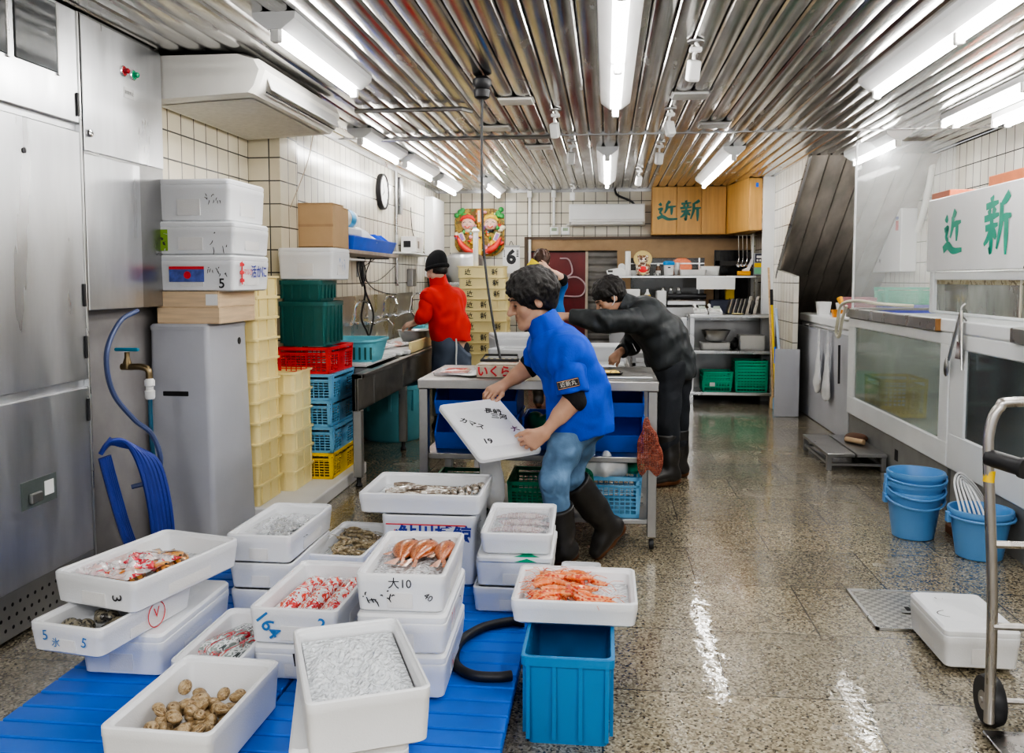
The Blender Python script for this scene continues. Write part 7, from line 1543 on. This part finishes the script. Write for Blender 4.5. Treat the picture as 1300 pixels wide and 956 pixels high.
def hair_sd(J, s, front=(.082,.065,.09), vol=.014, tufts=60, seed=1, cap=.105, low=-.055, fy=-.112, fz=-.028):
    sd = SD(); c = nv(J['head']); R = J['R']; P = lambda x, y, z: c+R @ (nv((x,y,z))*s); rg = random.Random(seed)
    sd.ell(P(0,.016,.040), [(.074+vol)*s, (.094+vol)*s, (.088+vol*1.2)*s], R, .01); sd.ell(P(0,.055,-.015), [.066*s,.058*s,.060*s], R, .03)
    for i in range(tufts):
        th = rg.uniform(0, 6.28); ph = rg.uniform(.25, 1.5); sw = rg.uniform(-.35, .35); dl = rg.uniform(.28, .45); g = rg.uniform(.96, 1.05); pts = []
        for q in range(4):
            p_, t_ = ph-dl*q, th+sw*q*.6; k_ = g*(1+.05*(q == 1)-.02*(q == 3))
            pts.append(P((.074+vol*.9)*k_*math.cos(t_)*math.cos(p_), .016+(.094+vol*.9)*k_*math.sin(t_)*math.cos(p_), .040+(.088+vol)*k_*math.sin(p_)))
        sd.chain(pts, [.010*s,.011*s,.009*s,.004*s], .004)
    sd.ell(P(0,fy,fz), [q*s for q in front], R, .012, '-')
    for e in (-1, 1): sd.ell(P(e*.085,-.005,-.018), [.020*s,.026*s,.034*s], R, .01, '-')
    sd.clip(P(0,.05,low), R @ nv((0,-.35,-1)))
    return sd
def garment(t, name, sd, h, mat, wr=.004, seed=1, wf=1.0): return obj(name, sd_mesh(name, sd, h, wr, seed, 1, wf), mat, t)
def sleeve(t, J, q, e, r, mat, h=.0065, wr=.004, seed=3, to=1.0):
    s2 = SD(); a, b_ = nv(J['sh'+q]), nv(J['el'+q]); c = lerp(a, b_, e); d = (b_-a)/np.linalg.norm(b_-a)
    s2.cone(a, lerp(a, b_, min(e, 1)), r[0], r[1], .03)
    if to < 1.0: s2.cone(b_, lerp(J['el'+q], J['wr'+q], to), r[1], r[2], .035); c = lerp(J['el'+q], J['wr'+q], to); d = nv(J['wr'+q])-b_
    s2.clip(c, d); g = garment(t, 'sleeve', s2, h, mat, wr, seed, 1.3); return g
def collar(t, J, r, mat, k=.42):
    s2 = SD(); a, b_ = lerp(J['nk'],J['head'],-.12), lerp(J['nk'],J['head'],k); s2.cone(a, b_, r+.010, r, .02); s2.cone(a, lerp(a, b_, 1.3), r-.004, r-.010, .006, '-'); s2.clip(b_, nv(b_)-a); return garment(t, 'collar', s2, .0055, mat, .001)
def boots(t, J, q, topf, mat, sole, h=.007, r=(.066,.060,.052)):
    kn, an, toe = (nv(J[k+q]) for k in ('kn','an','toe')); up = (kn-an)/np.linalg.norm(kn-an); fw = toe-an; sd = SD(); tp = lerp(kn, an, topf)
    heel = an-fw/np.linalg.norm(fw)*.035-up*.045
    limb(sd, (tp, lerp(tp, an, .55), an), r, .02); sd.cone(an, lerp(an, toe, .6)+up*.012, .052, .045, .03); sd.cone(lerp(an, toe, .5), toe, .045, .037, .03); sd.ell(heel+up*.02, (.042,.042,.045), None, .03); sd.clip(tp+up*.012, up)
    b = garment(t, 'boot', sd, h, mat, .0015)
    s2 = SD(); dn = -up; s2.cone(heel+dn*.006, lerp(heel, toe, .5)+dn*.018, .040, .030, .02); s2.cone(lerp(heel, toe, .5)+dn*.018, toe+dn*.012, .032, .036, .02)
    garment(b, 'boot_sole', s2, h, sole, 0)
A = lambda x, y, Y: tuple(at(x, y, Y))
def scn(p, d): return tuple(nv(p)+nv(d))
def cloth(name, col, rough=.75, var=.18, fold=.5, fs=6, weave=130):
    m, t, b = nt(name); b.inputs['Roughness'].default_value = rough; vec = coords(t)
    L(t, ramp(t, noise(t, vec, 7, 4), [(.25, sc_(col, 1-var)), (.75, sc_(col, 1+var))]), b.inputs['Base Color'])
    h = mathn(t, 'ADD', noise(t, coords(t, (1,1,.55)), fs, 1, .5, .7), mathn(t, 'MULTIPLY', noise(t, vec, weave, 2), .03))
    bump(t, b, h, fold, .05); return m
CL = {'royal': cloth('royal_blue_cotton', (.012,.085,.62), .75, .22, .9, 8), 'black_knit': pm('black_knit', (.012,.012,.014), .85, var=.3, bs=150, bst=.3), 'denim': cloth('washed_denim', (.13,.23,.37), .8, .5, .9, 11),
      'charcoal': cloth('charcoal_shell', (.036,.041,.045), .55, .25, .9, 7), 'trouser': cloth('black_trousers', (.018,.021,.028), .75, .3), 'red': cloth('red_fleece', (.72,.028,.018), .75, .12), 'slate': cloth('slate_apron', (.085,.11,.16), .65, .2),
      'boot': pm('dark_rubber_boot', (.030,.027,.026), .42, var=.3, vs=8, coat=.2), 'sole': pm('brown_boot_sole', (.15,.060,.025), .5, var=.3, vs=12), 'blue2': cloth('work_shirt_blue', (.02,.16,.50), .7, .15)}
# --- the man in the blue jacket carrying the foam lid
J = dict(pel=A(737,530,4.20), wst=A(733,492,4.19), ch=A(713,452,4.18), nk=A(693,416,4.17), head=A(676,382,4.16),
         shL=A(722,447,4.02), elL=A(728,508,3.985), wrL=A(692,549,3.965), shR=A(692,440,4.33), elR=A(671,466,4.42), wrR=A(638,490,4.40),
         hipL=A(729,535,4.11), knL=A(702,610,4.00), anL=A(715,696,4.10), hipR=A(744,532,4.30), knR=A(722,604,4.26), anR=A(774,670,4.38))
J['toeL'] = (J['anL'][0]-.15, J['anL'][1]-.01, .045); J['toeR'] = A(757,700,4.34)
J['R'] = hframe((-.90,-.30,-.30), (0,-.05,1))
man = thing('person', 'person in a royal blue jacket, jeans and dark boots carrying a foam lid', 'person', (0,0,0))
HL = dict(wrist=J['wrL'], d=(-.80,-.02,-.58), n=(.25,-.95,.12), side=(-.4,0,.9), curl=((38,40,25),(42,42,28),(46,42,28),(50,42,28)), s=1.06, thumb=((.80,.62,.15),(.98,.20,-.10)), spread=.08)
HR = dict(wrist=J['wrR'], d=nv(A(610,503,4.26))-nv(J['wrR']), n=(.1,-.25,.95), side=(0,-1,0), curl=((25,45,35),(28,48,35),(30,50,35),(34,50,35)), s=1.04, thumb=((.80,.55,-.30),(.95,.10,-.30)), spread=.08)
obj('body', sd_mesh('body', body(J, .005, (HL, HR), 1.0, 1.07), .0045, relax=2), M['skin'], man)
face_bits(man, J['head'], J['R'], 1.07, M['hair'])
obj('hair', sd_mesh('hair', hair_sd(J, 1.07, vol=.018, tufts=150, seed=4), .0045, .001, 2, 0, 5.0), M['hair'], man)
sd = SD(); torso(sd, J, .022, .06, .088, .085, (.110,.100,.102)); p0, p1 = A(697,562,4.12), A(771,546,4.2)
for q in 'LR': sd.cone(J['sh'+q], lerp(J['sh'+q],J['el'+q],.12), .070, .066, .04)
sd.cone(lerp(J['pel'],J['wst'],-.25), lerp(J['pel'],J['wst'],.3), .152, .135, .05)
uu = Vector(p1)-Vector(p0); dn = Vector((uu.z, 0, -uu.x)); dn = dn if dn.z < 0 else -dn
sd.clip(lerp(p0, p1, .5), dn); sd.clip(lerp(J['shL'],J['elL'],.86), nv(J['elL'])-nv(J['shL'])) if False else None
jk = garment(man, 'jacket', sd, .0065, CL['royal'], .006, 2)
collar(man, J, .078, CL['royal'], .50); sleeve(man, J, 'L', .86, (.080,.076), CL['royal']); sleeve(man, J, 'R', .66, (.078,.072), CL['royal'])
for q, a, b_, r0, r1 in (('L', .72, 1.06, .060, .054), ('R', .45, 1.0, .060, .054)):
    s2 = SD(); limb(s2, (lerp(J['sh'+q],J['el'+q],a), lerp(J['sh'+q],J['el'+q],min(b_,1.0)), lerp(J['el'+q],J['wr'+q],.12)), (r0, r1, .049), .02); s2.clip(lerp(J['el'+q],J['wr'+q],.10), nv(J['wr'+q])-nv(J['el'+q])); garment(man, 'undershirt_cuff', s2, .006, CL['black_knit'], .003, 3)
pa = lerp(J['shL'],J['elL'],.62); Mb = frame(tuple(pa+nv((-.012,-.082,-.0))), (.95,.05,.22), (-.2,-.12,1))
bd = obj('sleeve_badge', MB().rbox(-.052, .052, -.021, .021, -.004, .002, .003, 1, Mb), M['black'], man); obj('badge_border', MB().tube([Mb @ Vector(p) for p in ((-.048,-.017,.002),(.048,-.017,.002),(.048,.017,.002),(-.048,.017,.002))], .0015, 5, closed=True), pm('badge_orange', (.75,.42,.25), .5), bd); obj('badge_lettering', text_mb('近新丸', .026, Mb @ Matrix.Translation((0,0,.0024))), pm('badge_white', (.8,.78,.72), .5), bd)
sd = SD()
for q in 'LR': limb(sd, (J['hip'+q], lerp(J['hip'+q],J['kn'+q],.5), J['kn'+q], lerp(J['kn'+q],J['an'+q],.50 if q == 'L' else .18)), (.097,.079,.067,.062), .03)
sd.cone(lerp(J['hipL'],J['pel'],.2), lerp(J['hipR'],J['pel'],.2), .112, .112, .05); sd.cone(J['pel'], lerp(J['pel'],J['wst'],.5), .11, .10, .05)
sd.clip(lerp(J['knL'],J['anL'],.60), nv(J['anL'])-nv(J['knL'])) if False else None
garment(man, 'jeans', sd, .007, CL['denim'], .0045, 5, 1.3)
boots(man, J, 'L', .40, CL['boot'], CL['sole'], r=(.082,.068,.055)); boots(man, J, 'R', .16, CL['boot'], CL['sole'], r=(.084,.072,.057))
# the lid he carries
PA, PB, PD = Vector(A(555,516,4.10)), Vector(A(632,507,4.33)), Vector(A(610,586,3.82))
Ml = frame((PA+PB+PD+(PD+PB-PA))/4, PB-PA, PA-PD); lw_, ll_ = (PB-PA).length, (PA-PD).length
ld = thing('box_cover', 'white foam lid with handwriting held tilted in both hands', 'lid', (0,0,0)); ld.matrix_world = Ml
obj('lid_slab', MB().loft([rr(lw_-.03, ll_-.03, .02, -.024), rr(lw_-.02, ll_-.02, .02, -.012), rr(lw_, ll_, .025, -.012), rr(lw_, ll_, .025, .006), rr(lw_-.012, ll_-.012, .02, .012)]), M['foam'], ld, 35)
fl = MB(); fl.loft([rr(lw_*.72, ll_*.66, .02, .0121), rr(lw_*.70, ll_*.64, .02, .0145)], False); obj('raised_panel', fl, M['foam'], ld, 30)
def lidwrite(seed, x0, y0, w, h, n, rot, mat):
    T = Matrix.Translation((x0, y0, .0150)) @ Matrix.Rotation(rot, 4, 'Z'); obj('handwriting', scribble(seed, n, w, h, 0, 0, .0045)(T), mat, ld)
def lidtext(tx, x0, y0, sz, rot, mat=None): obj('handwriting', text_mb(tx, sz, Matrix.Translation((x0, y0, .0150)) @ Matrix.Rotation(rot, 4, 'Z') @ Matrix.Shear('XY', 4, (.25, 0)), bold=.0012), mat or M['ink'], ld)
lidtext('カマス', -.085, .035, .042, -.75); lidtext('長崎', .075, .105, .045, -.35); lidtext('三河', .085, .060, .042, -.35); lidtext('大', .115, -.045, .042, .1, pm('purple_ink', (.16,.06,.13), .5)); lidtext('19', -.075, -.105, .05, -.15)
# --- the man in the black jacket bending over the packing table
J = dict(pel=A(850,455,6.15), wst=A(842,428,6.14), ch=A(820,404,6.12), nk=A(799,391,6.10), head=A(775,379,6.08),
         shL=A(815,407,5.94), elL=A(765,408,5.75), wrL=A(722,402,5.85), shR=A(812,403,6.32), elR=A(801,438,6.40), wrR=A(787,447,6.25),
         hipL=A(850,465,6.06), knL=A(847,540,5.99), anL=A(851,601,5.97), hipR=A(860,465,6.26), knR=A(860,535,6.26), anR=A(862,592,6.25))
J['toeL'] = (J['anL'][0]-.15, J['anL'][1]-.06, .045); J['toeR'] = (J['anR'][0]-.14, J['anR'][1]-.05, .045); J['R'] = hframe((-.80,-.22,-.56), (-.2,0,1))
m2_ = thing('person', 'person in a charcoal jacket and white face mask bending over the packing table', 'person', (0,0,0))
HL2 = dict(wrist=J['wrL'], d=(-1,0,.1), n=(0,-.4,.9), side=(0,-1,0), curl=(20,30,25)); HR2 = dict(wrist=J['wrR'], d=(-.72,-.1,-.68), n=(-.2,-.6,.75), side=(-.2,-1,0), curl=((35,45,35),(40,50,40),(42,50,40),(45,50,40)))
obj('body', sd_mesh('body', body(J, .006, (HL2, HR2), 1.0, 1.05), .006, relax=2), M['skin'], m2_); face_bits(m2_, J['head'], J['R'], 1.05, M['hair'])
obj('hair', sd_mesh('hair', hair_sd(J, 1.05, vol=.012, tufts=130, seed=9), .005, .001, 3, 0, 5.0), M['hair'], m2_)
Ph = lambda x, y, z: tuple(nv(J['head'])+J['R'] @ nv((x,y,z))*1.05)
sd = SD(); sd.ell(Ph(0,-.062,-.055), (.062,.052,.056), J['R'], .01); sd.clip(Ph(0,0,-.012), J['R'] @ nv((0,.35,1))); sd.clip(Ph(0,-.028,0), J['R'] @ nv((0,1,0)))
mk = garment(m2_, 'face_mask', sd, .005, M['paper'], 0)
for e in (-1, 1): obj('mask_strap', MB().tube(curve_pts([Ph(e*.062,-.03,-.035), Ph(e*.082,-.005,-.02), Ph(e*.088,.015,.02), Ph(e*.080,.022,.035)], 4), .0035, 6), M['paper'], mk, True)
sd = SD(); torso(sd, J, .030, .06, .088, .085, (.112,.108,.108))
for q in 'LR': sd.cone(J['sh'+q], lerp(J['sh'+q],J['el'+q],.12), .076, .072, .04)
sd.cone(lerp(J['pel'],J['wst'],-.5), lerp(J['pel'],J['wst'],.3), .165, .150, .05)
sd.clip(A(852,482,6.15), (.12,0,-1)) ; jk2 = garment(m2_, 'jacket', sd, .008, CL['charcoal'], .0045, 4, 1.2)
collar(m2_, J, .085, CL['charcoal'], .55); sleeve(m2_, J, 'L', 1, (.090,.074,.056), CL['charcoal'], .008, .006, 5, .93); sleeve(m2_, J, 'R', 1, (.088,.070,.056), CL['charcoal'], .008, .005, 6, .85)
Mb = frame(tuple(nv(A(826,455,5.99))), (1,0,0), (0,0,1)); obj('pocket_zip', MB().tube([A(803,436,5.965), A(808,446,5.955)], .0025, 5), M['grey_box'], jk2)
sd = SD()
for q in 'LR': limb(sd, (J['hip'+q], J['kn'+q], lerp(J['kn'+q],J['an'+q],.55)), (.108,.080,.070), .03)
sd.cone(J['hipL'], J['hipR'], .115, .115, .05); garment(m2_, 'trousers', sd, .008, CL['trouser'], .005, 6)
boots(m2_, J, 'L', .22, CL['boot'], CL['sole'], .008, (.080,.070,.056)); boots(m2_, J, 'R', .22, CL['boot'], CL['sole'], .008, (.080,.070,.056))
# --- the person in red washing at the sink
f_ = Vector((-.80,.58,0)).normalized(); lf_ = nv((-f_.y, f_.x, 0)); fv = nv(f_)
J = dict(pel=A(574,440,7.95), wst=A(571,414,7.95), ch=A(563,383,7.93), nk=A(557,360,7.91), head=A(554,343,7.88)); ch = nv(J['ch']); pl = nv(J['pel'])
J.update(shL=tuple(ch+lf_*.175+nv((0,0,.045))), shR=tuple(ch-lf_*.175+nv((0,0,.04))), elL=A(538,401,7.72), wrL=A(526,410,7.88), elR=A(552,402,8.28), wrR=A(533,408,8.16),
         hipL=tuple(pl+lf_*.09-nv((0,0,.03))), hipR=tuple(pl-lf_*.09-nv((0,0,.03))))
for q, e in (('L', 1), ('R', -1)):
    hp0 = nv(J['hip'+q]); J['kn'+q] = tuple(nv((hp0[0], hp0[1], .44))+fv*.03); J['an'+q] = tuple(nv((hp0[0], hp0[1], .09))-fv*.01); J['toe'+q] = tuple(nv(J['an'+q])*nv((1,1,0))+fv*.15+nv((0,0,.045)))
J['R'] = hframe((-.80,.52,-.34))
m3_ = thing('person', 'person in a red fleece, black knit cap and slate apron washing at the sink', 'person', (0,0,0))
H3 = [dict(wrist=J['wrL'], d=(-.80,.1,-.25), n=(0,-.55,.8), side=(.1,.8,.5), curl=(18,25,20), s=.95), dict(wrist=J['wrR'], d=(-.75,-.2,-.4), n=(0,.3,.9), side=(0,-1,.2), curl=(20,25,20), s=.95)]
obj('body', sd_mesh('body', body(J, .007, H3, .95, 1.0), .007), M['skin2'], m3_)
sd = hair_sd(J, 1.0, vol=.006, tufts=0); garment(m3_, 'hair', sd, .007, M['hair'], 0)
sd = SD(); P3 = lambda x, y, z: nv(J['head'])+J['R'] @ nv((x,y,z)); sd.ell(P3(0,.018,.048), (.094,.112,.105), J['R'], .01); sd.ell(P3(0,.05,.10), (.072,.085,.075), J['R'], .04); sd.clip(P3(0,0,.005), J['R'] @ nv((0,-.12,-1))); cp_ = garment(m3_, 'knit_cap', sd, .007, CL['black_knit'], .002)
sd = SD(); n_ = 22
for i in range(n_): a, c = 2*PI*i/n_, 2*PI*(i+1)/n_; sd.cone(P3(.086*math.cos(a), .018+.103*math.sin(a), .020-.012*math.sin(a)), P3(.086*math.cos(c), .018+.103*math.sin(c), .020-.012*math.sin(c)), .017, .017, .012)
garment(cp_, 'cap_cuff', sd, .007, CL['black_knit'], 0)
sd = SD(); torso(sd, J, .022, .06, .085, .085, (.105,.100,.100))
for q in 'LR': sd.cone(J['sh'+q], lerp(J['sh'+q],J['el'+q],.12), .066, .064, .04)
sd.cone(J['pel'], J['ch'], .14, .13, .06)
sd.clip(A(566,432,7.95), (0,0,-1)); garment(m3_, 'fleece_jacket', sd, .008, CL['red'], .005, 7)
collar(m3_, J, .078, CL['red'], .62); sleeve(m3_, J, 'L', 1, (.078,.064,.052), CL['red'], .008, .005, 5, .5); sleeve(m3_, J, 'R', 1, (.078,.064,.052), CL['red'], .008, .005, 6, .5)
sd = SD()
for e in (-1, 0, 1): sd.cone(lerp(J['wst'],J['pel'],.1)+lf_*.06*e, nv(J['pel'])+lf_*.07*e, .126, .130, .05); sd.cone(nv(J['pel'])+lf_*.07*e, nv((J['pel'][0],J['pel'][1],.40))+lf_*.085*e+fv*.01, .130, .135, .05)
sd.clip(nv((J['pel'][0],J['pel'][1],.42)), (0,0,-1)); q0, q1 = nv(A(552,397,7.8)), nv(A(583,440,7.8)); sl_ = q1-q0; sd.clip((q0+q1)/2, (-sl_[2], 0, sl_[0]) if sl_[0] > 0 else (sl_[2], 0, -sl_[0]))
garment(m3_, 'apron', sd, .009, CL['slate'], .004, 8)
obj('apron_string', MB().tube(curve_pts([A(579,430,7.78), A(579.5,442,7.78), A(579,455,7.78), A(579,463,7.78)], 4), .008, 6), M['white'], m3_, True)
sd = SD()
for q in 'LR': limb(sd, (J['hip'+q], J['kn'+q], lerp(J['kn'+q],J['an'+q],.5)), (.10,.075,.066), .03)
garment(m3_, 'trousers', sd, .009, CL['trouser'], .003); boots(m3_, J, 'L', .3, CL['boot'], CL['sole'], .009, (.076,.066,.054)); boots(m3_, J, 'R', .3, CL['boot'], CL['sole'], .009, (.076,.066,.054))
# --- the person behind, arm raised with a yellow cloth
J = dict(pel=A(694,418,9.5), wst=A(694,396,9.5), ch=A(692,367,9.48), nk=A(690,349,9.45), head=A(688,333,9.43)); ch = nv(J['ch']); pl = nv(J['pel'])
J.update(shR=tuple(ch+nv((.165,-.02,.06))), shL=tuple(ch+nv((-.165,.02,.04))), elR=A(714,354,9.24), wrR=A(696,342,9.22), elL=tuple(ch+nv((-.26,.10,-.22))), wrL=tuple(ch+nv((-.16,.28,-.30))), hipL=tuple(pl+nv((-.09,0,-.03))), hipR=tuple(pl+nv((.09,0,-.03))))
for q in 'LR':
    hp0 = nv(J['hip'+q]); J['kn'+q] = (hp0[0], hp0[1]+.02, .45); J['an'+q] = (hp0[0], hp0[1], .09); J['toe'+q] = (hp0[0], hp0[1]+.15, .045)
J['R'] = hframe((-.15,.95,-.25))
m4_ = thing('person', 'brown-haired person in a blue work shirt raising a yellow cloth, back turned', 'person', (0,0,0))
obj('body', sd_mesh('body', body(J, .008, [dict(wrist=J['wrR'], d=(-.85,.0,.45), n=(.2,-.9,.3), side=(-.2,.1,.9), curl=(30,40,30)), dict(wrist=J['wrL'], d=(0,.9,-.3), n=(0,.3,.9), side=(1,0,0), curl=(20,25,20))], .95, .98), .008), M['skin2'], m4_)
obj('hair', sd_mesh('hair', hair_sd(J, .98, vol=.014, tufts=50, seed=3), .007), M['hair2'], m4_)
sd = SD(); torso(sd, J, .020); 
for q in 'LR': limb(sd, (J['sh'+q], lerp(J['sh'+q],J['el'+q],.75)), (.072,.062), .04)
sd.clip(A(694,428,9.5), (0,0,-1)); ws_ = garment(m4_, 'work_shirt', sd, .009, CL['blue2'], .004, 3)
s2 = SD(); limb(s2, (lerp(J['shR'],J['elR'],.72), lerp(J['shR'],J['elR'],.95)), (.068,.060), .02); garment(ws_, 'sleeve_hem', s2, .008, CL['black_knit'], 0)
sd = SD()
for q in 'LR': limb(sd, (J['hip'+q], J['kn'+q], lerp(J['kn'+q],J['an'+q],.6)), (.10,.075,.066), .03)
sd.cone(J['hipL'], J['hipR'], .11, .11, .05); garment(m4_, 'trousers', sd, .01, CL['trouser'], .003); boots(m4_, J, 'L', .3, CL['boot'], CL['sole'], .01, (.076,.066,.054)); boots(m4_, J, 'R', .3, CL['boot'], CL['sole'], .01, (.076,.066,.054))
c0 = [A(668.5,337,9.17), A(675.5,328,9.19), A(703,350,9.19), A(697,357,9.15)]; b = MB()
pts = [[tuple(lerp(lerp(c0[0],c0[3],u), lerp(c0[1],c0[2],u), v)+nv((0,.010*math.sin(9*u+4*v),.006*math.sin(7*u)))) for v in (0,.33,.66,1)] for u in [k/8 for k in range(9)]]
b.loft(pts, False, False, closed=False); yc = tag(obj('yellow_cloth', b, pm('yellow_cloth', (.92,.74,.05), .7, var=.06), None, True), 'folded yellow cloth held up by the brown-haired person', 'cloth'); md = yc.modifiers.new('thickness', 'SOLIDIFY'); md.thickness = .006
